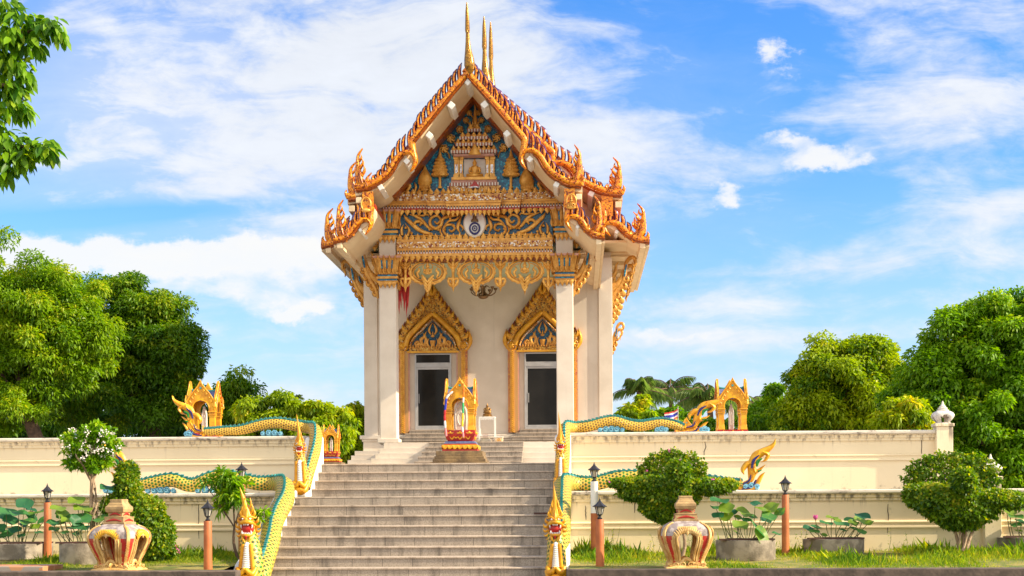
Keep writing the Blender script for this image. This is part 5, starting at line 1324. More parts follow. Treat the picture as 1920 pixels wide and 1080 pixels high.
# ================================================================== BOUNDARY SHRINES
def shrine(label, loc, scale=1.0, group='sema shrines around the hall'):
    t_ = thing('boundary_shrine', label, 'shrine', loc, 0, None)
    k = 27 / F_PX / 5.4
    zr = 0.70                                           # height of the red base top above the terrace
    X = lambda a: (a - 455) * k; Z = lambda b: zr + (695 - b) * k
    hw, hd = 145 * k, 140 * k
    # stepped pedestal
    q = MB()
    for i, (h0, h1, a) in enumerate(((0, .10, 285), (.10, .16, 262), (.16, .21, 246), (.21, Z(905) , 232))):
        w_ = a * k; q.box(-w_, w_, -w_, w_, h0, h1)
    q.build('stone_pedestal', M['old_stone'], t_, bevel=.008)
    q = MB(); f = lambda b0, b1, a0, a1, mi: q.frustum((0, 0), a0 * k, a0 * k, a1 * k, a1 * k, Z(b0), Z(b1), mi)
    f(905, 885, 175, 175, 0); f(884, 866, 150, 168, 1); f(866, 842, 182, 176, 1); f(842, 832, 160, 160, 0); f(831, 818, 160, 160, 2); f(818, 806, 148, 148, 2); f(805, 740, 122, 150, 0); f(740, 698, 152, 152, 0)
    base = q.build('base', [M['red'], M['gold_bright'], M['tile_blue']], t_, bevel=.003)
    for face in range(4):
        q = MB(); a = face * math.pi / 2; cs, sn = math.cos(a), math.sin(a)
        L = lambda x, o, z: (x * cs + o * sn, x * sn - o * cs, z); nm = (sn, -cs, 0)
        for x in (-95, 0, 95):
            for sg in (-1, 1): q.stroke([L(x * k, 153 * k, Z(718)), L((x + sg * 16) * k, 154 * k, Z(726)), L((x + sg * 34) * k, 153 * k, Z(718))], [10 * k, 16 * k, 2 * k], .008, nm, sub=2, n=6)
            q.ell(L(x * k, 153 * k, Z(718)), (11 * k, 11 * k, 13 * k), 8, 5)
        for x in (-80, -40, 0, 40, 80):
            q.stroke([L((x - 22) * k, 146 * k, Z(758)), L(x * k, 137 * k, Z(784 if x % 80 == 0 else 772)), L((x + 22) * k, 146 * k, Z(758))], [6 * k, 15 * k, 6 * k], .008, nm, sub=3, n=6)
        for x in range(-150, 160, 50): q.stroke([L((x - 24) * k, 180 * k, Z(850)), L(x * k, 181 * k, Z(876)), L((x + 24) * k, 180 * k, Z(850))], [20 * k, 26 * k, 20 * k], .012, nm, sub=3, n=6)
        q.build('gold_relief', M['gold_bright'], base, smooth=60)
    # four pillars: gold in front, pale on the sides
    for sx in (-1, 1):
        for sy in (-1, 1):
            q = MB(); c = (sx * 112 * k, sy * 112 * k); g_ = 30 * k
            q.frustum(c, g_ * 1.15, g_ * 1.15, g_ * .92, g_ * .92, Z(695), Z(640)); q.frustum(c, g_ * .92, g_ * .92, g_ * .9, g_ * .9, Z(640), Z(535))
            for b, e in ((540, 1.05), (525, 1.2), (508, 1.1), (492, 1.3)): q.frustum(c, g_ * e, g_ * e, g_ * e * .97, g_ * e * .97, Z(b), Z(b - 12))
            q.build('pillar', [M['gold_bright']] , t_, bevel=.003)
    # arched gables on the four faces: pointed flame outline pierced by a round arch
    out = [(145, 480), (158, 440), (150, 400), (132, 372), (112, 340), (84, 300), (52, 262), (28, 232), (12, 205), (0, 172)]
    inn = [(82, 480), (80, 440), (66, 405), (40, 382), (0, 368)]
    for face in range(4):
        a = face * math.pi / 2; cs, sn = math.cos(a), math.sin(a); q = MB()
        L = lambda x, o, b: Vector((x * k * cs + o * k * sn, x * k * sn - o * k * cs, Z(b))); nm = Vector((sn, -cs, 0))
        sub_o = [Vector((p[0], p[1], 0)) for p in out]; sub_i = catmull([Vector((p[0], p[1], 0)) for p in inn], 3)
        n = 18
        def samp(l):
            xs = np.linspace(0, 1, len(l)); tt = np.linspace(0, 1, n); return list(zip(np.interp(tt, xs, [p.x for p in l]), np.interp(tt, xs, [p.y for p in l])))
        so_, si_ = samp(sub_o), samp(sub_i)
        for sg in (-1, 1):
            for i in range(n - 1):
                A, B_, C_, D_ = so_[i], so_[i + 1], si_[i + 1], si_[i]
                pts = [L(sg * p[0], 142, p[1]) for p in (A, B_, C_, D_)]
                q.prism(pts, nm * -14 * k)
            q.stroke([L(sg * p[0], 148, p[1]) for p in out[1:]], [14 * k] * 8 + [5 * k], .02, nm, sub=2, n=6)
            q.stroke([L(sg * p[0] * 1.06, 147, p[1]) for p in inn], [12 * k] * 5, .018, nm, sub=2, n=6)
            for x, b in ((126, 420), (108, 385), (88, 345), (60, 310), (34, 275)): q.stroke([L(sg * (x - 14), 147, b + 14), L(sg * x, 150, b), L(sg * (x - 6), 147, b - 20)], [12 * k, 20 * k, 2 * k], .016, nm, sub=2, n=6)
            q.stroke([L(sg * 130, 148, 400), L(sg * 152, 150, 380), L(sg * 150, 148, 345), L(sg * 146, 148, 322)], [18 * k, 18 * k, 10 * k, 1 * k], .02, nm, sub=2, n=6)
        q.tube([L(0, 142, 205), L(0, 142, 185), L(0, 142, 165)], [12 * k, 6 * k, 1 * k], 7)
        q.build('gable', M['gold_bright'], t_, smooth=45)
    # cross roof of slate tiles with teal ridges, red spires at the gable ends
    q = MB(); ze, zt = Z(350), Z(268)
    for face in (0, 1):
        v = [(-126 * k, -108 * k, ze), (126 * k, -108 * k, ze), (126 * k, 0, zt), (-126 * k, 0, zt), (126 * k, 108 * k, ze), (-126 * k, 108 * k, ze)]
        if face: v = [(-y_, x, z) for x, y_, z in v]
        q.add(v, [(0, 1, 2, 3), (3, 2, 4, 5), (0, 3, 5), (1, 4, 2)])
    q.box(-118 * k, 118 * k, -118 * k, 118 * k, Z(364), Z(352))
    rf = q.build('roof', M['tile_blue'], t_, smooth=0)
    q = MB()
    for sg in (-1, 1):
        q.tube([(0, 0, zt), (sg * 80 * k, 0, zt), (sg * 120 * k, 0, zt + 8 * k), (sg * 150 * k, 0, zt + 26 * k)], 11 * k, 7, sub=3); q.tube([(0, 0, zt), (0, sg * 80 * k, zt), (0, sg * 120 * k, zt + 8 * k), (0, sg * 150 * k, zt + 20 * k)], 11 * k, 7, sub=3)
    q.tube([(0, 0, zt), (0, 0, zt + 26 * k), (0, 0, zt + 70 * k)], [14 * k, 8 * k, 2 * k], 7)
    q.build('ridge', M['teal'], rf, smooth=60)
    for sg in (-1, 1):
        q = MB(); 
        q.stroke([(sg * 156 * k, -118 * k, Z(420)), (sg * 156 * k, -80 * k, Z(340)), (sg * 156 * k, -35 * k, Z(275)), (sg * 156 * k, 0, Z(230))], [14 * k, 16 * k, 14 * k, 8 * k], .02, (1, 0, 0)); q.stroke([(sg * 156 * k, 118 * k, Z(420)), (sg * 156 * k, 80 * k, Z(340)), (sg * 156 * k, 35 * k, Z(275)), (sg * 156 * k, 0, Z(230))], [14 * k, 16 * k, 14 * k, 8 * k], .02, (1, 0, 0))
        q.tube([(sg * 156 * k, 0, Z(262)), (sg * 158 * k, 0, Z(225)), (sg * 157 * k, 0, Z(183))], [8 * k, 5 * k, 1 * k], 7)
        q.build('verge_spire', M['red_trim'], rf, smooth=60)
    # pale sema stone inside
    q = MB(); pts = [(-62, 690), (-66, 560), (-60, 480), (-30, 430), (0, 395), (30, 430), (60, 480), (66, 560), (62, 690)]
    q.prism([(a * k, -.025, Z(b)) for a, b in pts], (0, .05, 0)); sm = q.build('sema_stone', M['terrazzo'], t_, bevel=.006)
    q = MB()
    for sg in (-1, 1):
        q.stroke([(sg * 50 * k, -.03, Z(680)), (sg * 54 * k, -.03, Z(560)), (sg * 46 * k, -.03, Z(480)), (0, -.03, Z(410))], [6 * k] * 4, .012)
        q.stroke([(sg * 8 * k, -.03, Z(640)), (sg * 30 * k, -.03, Z(600)), (sg * 30 * k, -.03, Z(540)), (0, -.03, Z(500))], [8 * k] * 4, .012)
    q.build('carved_border', M['white'], sm, smooth=60)
    t_.scale = (scale,) * 3
    return t_
M['red_trim'] = mat('red_gold_trim', (0.48, 0.07, 0.02), (0.60, 0.25, 0.03), 40, 0.4)
c = P(864.5, 808, 26.7); cs_ = shrine('red based golden shrine tied with coloured ribbons at the top of the stairs', (c.x, 26.7, L2))
for px, Y, sc_, lb in ((1371, 27.3, 1.0, 'golden pierced shrine seen against the sky above the right upper wall'), (383.5, 27.3, 1.03, 'golden shrine before the dark trees above the left upper wall'),
                       (621, 28.2, .55, 'small golden shrine at the left edge of the temple base'), (1286, 39.5, 1.0, 'shrine mostly hidden behind the upper right naga, only its gold gable tip showing')):
    p = P(px, 800, Y); r_ = dup(cs_, (p.x, Y, L2), 0, sc_, label=lb)
    for ch in r_.children:
        if ch.name.startswith('sema_stone'): ch.scale = (.42, 1, .92); ch.location.z = .06
# coloured ribbons tied to the middle shrine
def ribbon(label, pts, r, cols):
    q = MB(); n = len(cols)
    Pn = catmull([P(*p) for p in pts], 6)
    for i, c_ in enumerate(cols):
        a = int(i / n * (len(Pn) - 1)); b = int((i + 1) / n * (len(Pn) - 1)); seg = Pn[a:b + 1]
        q.tube(seg, [r * .75] + [r] * max(0, len(seg) - 2) + [r * .75], 8, mi=c_)
    tag(q.build('ribbon', RM, smooth=60), label, 'ribbon')
RM = [mat('ribbon_white', (.75, .72, .72)), mat('ribbon_blue', (.012, .03, .42)), mat('ribbon_red', (.60, .015, .02)), mat('ribbon_orange', (.80, .22, .01)), mat('ribbon_green', (.03, .42, .14)), mat('ribbon_yellow', (.85, .62, .02)), mat('ribbon_pink', (.75, .25, .27))]
ys = 26.7 - .285
ribbon('blue and red ribbon hanging at the left corner of the middle shrine', [(849, 734, ys), (838, 745, ys - .02), (835.5, 760, ys - .02), (834, 778, ys - .02), (834.5, 795, ys - .02), (837, 818, ys - .02)], .021, [0, 0, 1, 1, 2, 2, 0, 6])
ribbon('orange, green and yellow ribbon hanging down the front of the middle shrine', [(869, 719, ys - .02), (869.5, 735, ys - .03), (868.5, 755, ys - .03), (868, 775, ys - .03), (867, 800, ys - .03), (869, 820, ys - .03)], .019, [3, 3, 3, 0, 4, 4, 5, 5, 0, 6])

# ================================================================== GARDEN LAMPS
def lamp(label, px, pyt, pyb, Y, white_top=0.0):
    b = P(px, pyb, Y); b.z = min(b.z, lawn_z(Y)) ; t_ = thing('garden_lamp', label, 'lamp', b, 0, 'garden lamps on terracotta posts')
    tip = P(px, pyt, Y).z - b.z; k = 0.28 / 36; zt = tip - .28; r = .053
    q = MB()
    n = 24 
    prof = [(r * 1.06, 0), (r * 1.05, zt * .02), (r * 1.0, zt * (1 - white_top) if white_top else zt * .5)]
    q.lathe(prof, n)
    if white_top:
        q.lathe([(r * 1.0, zt * (1 - white_top) + .001), (r, zt)], n, mi=1)
    else: q.lathe([(r, zt * .5), (r * .97, zt - .006), (r * .9, zt)], n)
    q.build('post', [M['terracotta'], M['white']], t_, smooth=40)
    q = MB().lathe([(.030, zt), (.036, zt + .012), (.02, zt + .025), (.018, zt + .045), (.034, zt + .055), (.036, zt + .064)], 12); q.build('lamp_neck', M['black_metal'], t_, smooth=40)
    q = MB(); z0, z1 = zt + .064, zt + .165
    for i in range(6):
        a = i * math.pi / 3; q.tube([(.036 * math.cos(a), .036 * math.sin(a), z0), (.062 * math.cos(a), .062 * math.sin(a), z1)], .005, 5)
    q.build('lantern_frame', M['black_metal'], t_)
    q = MB().lathe([(.033, z0 + .002), (.057, z1 - .002)], 6); q.build('lantern_glass', M['lamp_glass'], t_, smooth=0)
    q = MB().lathe([(.06, z1 - .004), (.092, z1 - .006), (.094, z1 + .002), (.055, z1 + .028), (.030, z1 + .055), (.020, z1 + .062), (.018, z1 + .072), (.009, z1 + .09), (.002, tip)], 6); q.build('lamp_roof', M['black_metal'], t_, smooth=0)
    return t_
lamp('garden lamp between the two lotus pots on the far left', 89.5, 906, 1040, 20.3)
lamp('garden lamp on a short post at the middle of the left lawn', 390, 936, 1060, 18.1)
lamp('garden lamp behind the leafy shrub and the lower left naga', 454, 866, 1035, 21.0)
lamp('garden lamp whose post is painted white at the top', 1115, 866, 1042, 20.4, .42)
lamp('garden lamp standing in front of the half white lamp post', 1125, 933, 1056, 18.4)
lamp('garden lamp standing alone between the two right lotus pots', 1473, 891, 1040, 20.6)

# ================================================================== LOTUS-BUD URNS
def urn(label, px, pyb, Y, rot, hollow=None):
    b = P(px, pyb, Y); b.z = lawn_z(Y) - .004
    t_ = thing('stone_urn', label, 'urn', b, rot)
    k = 1 / 4.154 * Y / F_PX          # metres per traced unit
    H_ = lambda y_: (1025 - y_) * k
    # body radius profile over height: traced half widths
    ph = [(1012, 160), (1000, 150), (985, 128), (950, 130), (900, 152), (850, 175), (800, 192), (760, 198), (720, 190), (690, 165), (668, 120), (655, 92)]
    hs = [H_(y_) for y_, w_ in ph]; ws = [w_ * k for y_, w_ in ph]
    op = [(1000, 8), (960, 52), (930, 54), (890, 60), (850, 70), (810, 78), (775, 78), (755, 62), (745, 40), (742, 10)]
    oh = [H_(y_) for y_, w_ in op][::1]; ow = [w_ * k for y_, w_ in op]
    n, mz = 160, 70
    q = MB(); vs = []; 
    zz_ = np.linspace(hs[0], hs[-1], mz)
    rr = np.interp(zz_, hs, ws)
    kern = np.array([.25, .5, .25]); 
    for _ in range(3): rr[1:-1] = np.convolve(rr, kern, 'valid')
    for z, r in zip(zz_, rr):
        for j in range(n):
            a = 2 * math.pi * j / n; c_, s_ = math.cos(a), math.sin(a); e = 5.0
            rad = r / (abs(c_) ** e + abs(s_) ** e) ** (1 / e); vs.append((rad * c_, rad * s_, z))
    fs, ms = [], []
    for i in range(mz - 1):
        zc = (zz_[i] + zz_[i + 1]) / 2; w_open = np.interp(zc, oh, ow, left=-1, right=-1); rc = (rr[i] + rr[i + 1]) / 2
        for j in range(n):
            a = 2 * math.pi * (j + .5) / n; c_, s_ = math.cos(a), math.sin(a); e = 5.0; rad = rc / (abs(c_) ** e + abs(s_) ** e) ** (1 / e)
            x = min(abs(rad * c_), abs(rad * s_))
            if w_open > 0 and x < w_open: continue
            d = x - max(w_open, 0); f = x / rc
            if zc > H_(745): mi = 0 if x < (70 + (745 - (1025 - zc / k)) * .1) * k and zc < H_(695) else 2
            elif f > .82: mi = 0
            elif d < 42 * k: mi = 0
            elif zc < H_(975): mi = 0
            else: mi = 1 if zc < H_(770) else 2
            j2 = (j + 1) % n; fs.append((i * n + j, i * n + j2, (i + 1) * n + j2, (i + 1) * n + j)); ms.append(mi)
    o = len(q.f); q.add(vs, fs); q.m = ms
    bd = q.build('body', [M['urn_gold'], M['urn_red'], M['urn_grey']], t_, smooth=60, fix=False)
    sm = bd.modifiers.new('thick', 'SOLIDIFY'); sm.thickness = .05; sm.offset = -1
    q = MB()
    surf = lambda z: float(np.interp(z, zz_, rr))
    for face in range(4):
        a = face * math.pi / 2; cs, sn = math.cos(a), math.sin(a)
        L = lambda x, o, z: Vector((x * cs + o * sn, x * sn - o * cs, z)); fl = MB()
        for sg in (-1, 1):
            pts = [L(sg * w_, surf(h) + .006, h) for h, w_ in zip(oh[1:], ow[1:])]
            q.tube(pts, .016, 7, sub=2); q.tube([L(sg * (w_ + 20 * k), surf(h) + .004, h) for h, w_ in zip(oh[1:-3], ow[1:-3])], .010, 6, sub=2)
            for i in range(7):                       # leaf fringe over the arch
                t2 = (i + .5) / 7; x = sg * t2 * 88 * k; z = H_(742) - (t2 ** 2.4) * 46 * k
                fl.stroke([L(x * .9, surf(z) + .008, z + .0), L(x * 1.05, surf(z) + .018, z + 22 * k), L(x * 1.25 + sg * .006, surf(z + 40 * k) + .010, z + 44 * k)], [.028, .036, .004], .02, L(0, 1, 0), sub=2, n=6)
                fl.ell(L(x, surf(z) + .010, z + 6 * k), .012, 7, 5)
        fl.build('leaf_fringe', M['urn_yellow'] if rot else M['urn_gold'], t_, smooth=60)
        q.stroke([L(0, surf(H_(740)) + .01, H_(728)), L(0, surf(H_(740)) + .015, H_(745)), L(0, surf(H_(760)) + .008, H_(765))], [.06, .05, .006], .03, L(0, 1, 0), sub=2)
        for sg in (-1, 1):                           # scrolls at the foot
            for c_x, rr_ in ((28, 26), (80, 22), (125, 16)):
                pts = [L(sg * (c_x + rr_ * (1 - j / 10) * math.cos(j * .85)) * k, 134 * k + .012, H_(992) + rr_ * (1 - j / 10) * math.sin(j * .85) * k) for j in range(10)]
                q.tube(pts, .0085, 5)
        q.stroke([L(-60 * k, 130 * k, H_(985)), L(0, 133 * k, H_(945)), L(60 * k, 130 * k, H_(985))], [.03, .05, .03], .03, L(0, 1, 0), sub=4)
        # twisted rope along each corner
        a2 = a + math.pi / 4
        path = []
        for h, w_ in zip(hs[1:-1], ws[1:-1]):
            e = 5.0; rad = surf(h) / (2 * (math.sqrt(.5) ** e)) ** (1 / e); path.append(Vector((rad * math.cos(a2), rad * math.sin(a2), h)))
        path = catmull(path, 4); q.tube(path, .014, 7)
        for i in range(0, len(path) - 1):
            p = path[i]; tn = (path[i + 1] - p).normalized(); sd = Vector((-math.sin(a2), math.cos(a2), 0))
            q.obox(p + Vector((math.cos(a2), math.sin(a2), 0)) * .006, sd * .020 + tn * .010, Vector((math.cos(a2), math.sin(a2), 0)) * .012, tn * .007 - sd * .004)
    q.build('carved_trim', M['urn_gold'], t_, smooth=60)
    q = MB(); sq = lambda pr_: q.lathe([(w_ * k * 1.414, H_(y_)) for y_, w_ in pr_], 4, rot=math.pi / 4)
    sq([(1025, 163), (1013, 163), (1012, 155), (1006, 150)]); q.build('foot', M['urn_gold'], t_, smooth=0, bevel=.006)
    q = MB(); sq([(660, 94), (642, 94), (640, 84), (612, 82), (600, 86), (597, 60), (570, 62), (562, 74), (540, 80), (522, 78), (508, 64), (500, 62), (492, 54), (476, 50), (474, 52), (462, 50)])
    q.build('lid', M['urn_stone'], t_, smooth=0, bevel=.004)
    q = MB()
    for face in range(4):
        a = face * math.pi / 2; cs, sn = math.cos(a), math.sin(a); L = lambda x, o, z: (x * cs + o * sn, x * sn - o * cs, z)
        q.stroke([L(-46 * k, 64 * k, H_(588)), L(0, 68 * k, H_(572)), L(46 * k, 64 * k, H_(588))], [.012, .03, .012], .01, L(0, 1, 0)[:3], sub=3); q.stroke([L(-66 * k, 85 * k, H_(634)), L(0, 86 * k, H_(622)), L(66 * k, 85 * k, H_(634))], [.012, .03, .012], .01, L(0, 1, 0)[:3], sub=3)
    q.build('red_ornament', M['red'], t_, smooth=60)
M['urn_red'] = mat('worn_red_paint', (0.50, 0.025, 0.015), (0.34, 0.10, 0.06), 11, .7, lo=.52, hi=.68, bs=.2)
M['urn_gold'] = mat('weathered_gold_plaster', (0.74, 0.49, 0.19), (0.55, 0.30, 0.08), 9, .55, bs=.3, bscale=45)
M['urn_yellow'] = mat('yellow_gold_leaf', (0.80, 0.45, 0.02), (0.62, 0.30, 0.01), 9, .45, bs=.3)
M['urn_grey'] = mat('worn_grey_plaster', (0.26, 0.21, 0.20), (0.46, 0.39, 0.36), 12, .7, lo=.45, hi=.58, bs=.3)
M['urn_stone'] = mat('ochre_stone', (0.50, 0.33, 0.14), (0.34, 0.21, 0.09), 9, .65, bs=.3, bscale=40)
urn('red and gold lotus-bud urn turned half aside in front of the swan topiary', 224, 1067, 18.0, R(-11))
urn('red and gold lotus-bud urn facing forward in front of the bird topiary', 1285.5, 1066, 18.05, R(0))

# ================================================================== FOLIAGE
def leaf_mesh(name, c, d, n, L, wr, mt, parent=None, tint=None, droop=0.25, fold=0.18, quad=False):
    """many separate leaves: base c, direction d, face normal n, length L"""
    N = len(c); d = d / (np.linalg.norm(d, axis=1, keepdims=True) + 1e-9)
    s = np.cross(d, n); s /= (np.linalg.norm(s, axis=1, keepdims=True) + 1e-9); n = np.cross(s, d)
    L = np.broadcast_to(np.asarray(L, float).reshape(-1, 1), (N, 1)); w_ = L * wr / 2
    dn = np.array([[0, 0, -1.0]])
    if quad:
        m1 = c + d * L * .32 ; m2 = c + d * L * .68 + dn * L * droop * .4; tip = c + d * L + dn * L * droop
        V = np.stack([c, m1 - s * w_ * .9 + n * w_ * fold, m1, m1 + s * w_ * .9 + n * w_ * fold, m2 - s * w_ * .8 + n * w_ * fold, m2, m2 + s * w_ * .8 + n * w_ * fold, tip], 1)
        F = [(0, 2, 1), (0, 3, 2), (1, 2, 5, 4), (2, 3, 6, 5), (4, 5, 7), (5, 6, 7)]
    else:
        m = c + d * L * .45 + n * L * .04; tip = c + d * L + dn * L * droop
        V = np.stack([c, m - s * w_ + n * w_ * fold, tip, m + s * w_ + n * w_ * fold], 1)
        F = [(0, 1, 2), (0, 2, 3)]
    k = V.shape[1]; V = V.reshape(-1, 3)
    base = (np.arange(N) * k)
    loops, starts, tot = [], [], 0
    sizes = [len(f) for f in F]; per = sum(sizes)
    idx = np.concatenate([np.array(f) for f in F])
    loops = (base[:, None] + idx[None, :]).ravel().astype(np.int32)
    st = np.cumsum([0] + sizes[:-1]); starts = (np.arange(N)[:, None] * per + st[None, :]).ravel().astype(np.int32)
    me = bpy.data.meshes.new(name); me.vertices.add(len(V)); me.vertices.foreach_set('co', V.astype(np.float32).ravel())
    me.loops.add(len(loops)); me.loops.foreach_set('vertex_index', loops)
    me.polygons.add(len(starts)); me.polygons.foreach_set('loop_start', starts)
    if tint is None: tint = rng.random(N)
    at = me.attributes.new('tint', 'FLOAT', 'POINT'); at.data.foreach_set('value', np.repeat(tint, k).astype(np.float32))
    me.materials.append(mt); me.update(calc_edges=True); me.validate()
    o = bpy.data.objects.new(name, me); C.objects.link(o)
    if parent is not None: o.parent = parent; o.location = tuple(-x for x in parent.location)
    return o
def unit(N):
    v = rng.normal(size=(N, 3)); return v / np.linalg.norm(v, axis=1, keepdims=True)

def crown_points(ells, nclump, cr, nleaf, seed, fill=0.15):
    """clump centres spread over ellipsoids; leaves over the outside of every clump"""
    cl, rad = [], []
    tot = sum(e[1][0] * e[1][2] for e in ells)
    for c, r in ells:
        m = max(3, int(nclump * r[0] * r[2] / tot)); u = unit(m); rho = rng.uniform(.55, .98, (m, 1))
        cl.append(np.array(c) + u * np.array(r) * rho); rad.append(np.full(m, 1.0) * cr * rng.uniform(.65, 1.35, m))
    cl = np.concatenate(cl); rad = np.concatenate(rad); K = len(cl)
    which = rng.integers(0, K, nleaf); u = unit(nleaf); u[:, 2] = np.abs(u[:, 2]) * np.where(rng.random(nleaf) < .72, 1, -1)
    u /= np.linalg.norm(u, axis=1, keepdims=True)
    rr = rad[which][:, None] * (rng.random((nleaf, 1)) ** .45); pos = cl[which] + u * rr * np.array([1.1, 1.1, .82])
    clt = rng.random(K)[which]
    return pos, u, cl, rad, clt

def trunk_mesh(base, cl, r0, par, mt, hfork=.35, nb=9, loc=True, bend=.3):
    q = MB(); b = Vector(base); top = Vector(np.mean(cl, axis=0)); fork = b.lerp(top, hfork)
    q.tube([b, b.lerp(fork, .5) + Vector((random.uniform(-.05, .05), 0, 0)), fork], [r0 * 1.25, r0, r0 * .85], 9, sub=3)
    ids = np.linspace(0, len(cl) - 1, nb).astype(int)
    for i in ids:
        e = Vector(cl[i]); mid = fork.lerp(e, .5) + Vector((random.uniform(-.2, .2), random.uniform(-.2, .2), bend * random.uniform(.2, 1)))
        q.tube([fork - (fork - b) * .06, fork.lerp(mid, .5), mid, e], [r0 * .6, r0 * .45, r0 * .3, r0 * .1], 6, sub=3)
    return part(q, 'trunk', mt, par, smooth=60)

def tree(label, ells_px, Y, ground, nclump, cr_px, nleaf, leaf_px, mt, wr=.42, trunk_px=None, r0=.22, droop=.35, tint_shift=0.0, cat='tree', name='tree', group=None, depth=.85, down=.5, nb=9, barkm=None, hfork=.4):
    s = Y / F_PX; ells = []
    for px, py, rx, ry in ells_px:
        p = P(px, py, Y); ells.append(((p.x, p.y, p.z), (rx * s, rx * s * depth, ry * s)))
    tp = P(trunk_px if trunk_px is not None else ells_px[0][0], 900, Y)
    t_ = thing(name, label, cat, (tp.x, Y, ground), 0, group)
    pos, u, cl, rad, clt = crown_points(ells, nclump, cr_px * s, nleaf, 0)
    N = len(pos); r_ = rng.normal(size=(N, 3)) * .55
    d = u * .7 + r_ + np.array([0, 0, -down]); n = u * .6 + np.array([0, 0, .7]) + rng.normal(size=(N, 3)) * .35
    tint = np.clip(clt * .45 + rng.random(N) * .45 + tint_shift + u[:, 2] * .10, 0, 1)
    o = leaf_mesh('crown', pos, d, n, leaf_px * s * rng.uniform(.65, 1.25, N), wr, mt, t_, tint, droop)
    trunk_mesh((tp.x, Y, ground), cl[rng.permutation(len(cl))], r0, t_, barkm or M['bark'], hfork, nb)
    return t_
G_ = L2 - .05
tree('big broad tree with pale young leaves at the far left', [(10, 570, 150, 140), (110, 580, 92, 100), (-90, 620, 150, 170), (45, 690, 100, 95), (150, 645, 66, 90), (10, 765, 110, 45), (60, 620, 120, 110)], 36, G_, 400, 24, 165000, 8.2, M['leaf'], .40, 90, .2, tint_shift=.05, down=.3, droop=.25)
tree('dark domed tree behind the upper left shrine', [(205, 565, 66, 66), (250, 600, 60, 70), (306, 640, 78, 90), (338, 710, 42, 75), (255, 680, 100, 80), (130, 735, 100, 50), (210, 770, 150, 42), (318, 765, 60, 45), (300, 660, 80, 80), (170, 660, 70, 80)], 39.5, G_, 380, 22, 155000, 7.8, M['leaf_dark'], .42, 320, .2, tint_shift=.08, down=.3, droop=.25)
tree('dark hedge filling in the shadow under the left trees', [(30, 790, 110, 40), (160, 795, 90, 36), (280, 795, 90, 36), (370, 795, 60, 36)], 45, G_, 90, 18, 26000, 9, M['leaf_dark'], .42, 200, .1, tint_shift=-.15, cat='hedge', name='hedge')  # added filler: the deep shadow below the crowns is put into dark leaves
tree('feathery mid green tree between the dark tree and the yellow shrubs', [(432, 730, 32, 45), (448, 770, 45, 50), (425, 780, 40, 45)], 43, G_, 40, 20, 9000, 9, M['leaf'], .35, 440, .1, tint_shift=-.05)
tree('rounded yellow green shrub left of centre behind the naga', [(512, 770, 40, 40), (530, 800, 55, 40), (480, 790, 35, 50), (520, 830, 60, 30)], 31.2, G_, 60, 15, 15000, 9, M['leaf_yellow'], .45, 515, .1, cat='shrub', name='shrub')
tree('second yellow green shrub behind the small shrine by the temple base', [(592, 788, 48, 40), (570, 772, 30, 22), (622, 800, 40, 40), (600, 835, 60, 35)], 31.0, G_, 60, 15, 15000, 9, M['leaf_yellow'], .45, 595, .1, tint_shift=-.08, cat='shrub', name='shrub')
tree('bright green shrub touching the left side of the temple base', [(655, 800, 38, 46), (632, 825, 36, 40), (676, 790, 20, 36), (660, 845, 35, 25)], 40.5, G_, 60, 13, 18000, 9, M['leaf_yellow'], .5, 650, .1, tint_shift=.0, cat='shrub', name='shrub')
tree('round yellow topped tree right of the right shrine', [(1580, 730, 100, 98), (1525, 755, 62, 70), (1630, 705, 66, 70), (1650, 770, 62, 55), (1500, 790, 45, 40)], 46, G_, 300, 22, 130000, 8.0, M['leaf_yellow'], .50, 1570, .18, tint_shift=-.12, down=.25, droop=.25)
tree('large dark green tree at the far right behind the pillar', [(1845, 672, 112, 112), (1752, 745, 82, 95), (1790, 690, 75, 80), (1735, 790, 60, 60), (1930, 680, 110, 130), (1860, 800, 120, 110), (1800, 850, 80, 70), (1930, 850, 90, 80), (1845, 880, 100, 50)], 34, 1.3, 400, 24, 180000, 9.0, M['leaf_bright'], .50, 1990, .2, tint_shift=-.04, down=.3, droop=.25)
tree('low yellow shrub in front of the far right trees', [(1700, 785, 45, 40), (1665, 795, 30, 28)], 32.5, G_, 30, 15, 8000, 11, M['leaf_yellow'], .42, 1700, .08, tint_shift=.05, cat='shrub', name='shrub')
tree('yellow flecked shrub beside the right wall of the temple', [(1186, 786, 36, 24), (1204, 756, 9, 22), (1170, 794, 26, 18)], 52, G_, 36, 10, 7000, 9, M['leaf_yellow'], .5, 1190, .08, tint_shift=.06, cat='shrub', name='shrub')
tree('fresh green shrub behind the flag', [(1240, 785, 32, 22), (1272, 792, 24, 16)], 50, G_, 32, 11, 7000, 9, M['leaf_bright'], .45, 1240, .08, cat='shrub', name='shrub')
tree('green hedge shrub right of the right shrine', [(1432, 790, 28, 35), (1455, 760, 18, 45)], 48, G_, 28, 12, 6000, 9, M['leaf_bright'], .45, 1440, .08, cat='shrub', name='shrub')
tree('low green hedge behind the upper right wall', [(1310, 795, 50, 16), (1380, 796, 60, 16), (1440, 795, 40, 18)], 47, G_, 40, 9, 8000, 8, M['leaf_bright'], .45, 1380, .06, tint_shift=-.08, cat='hedge', name='hedge')
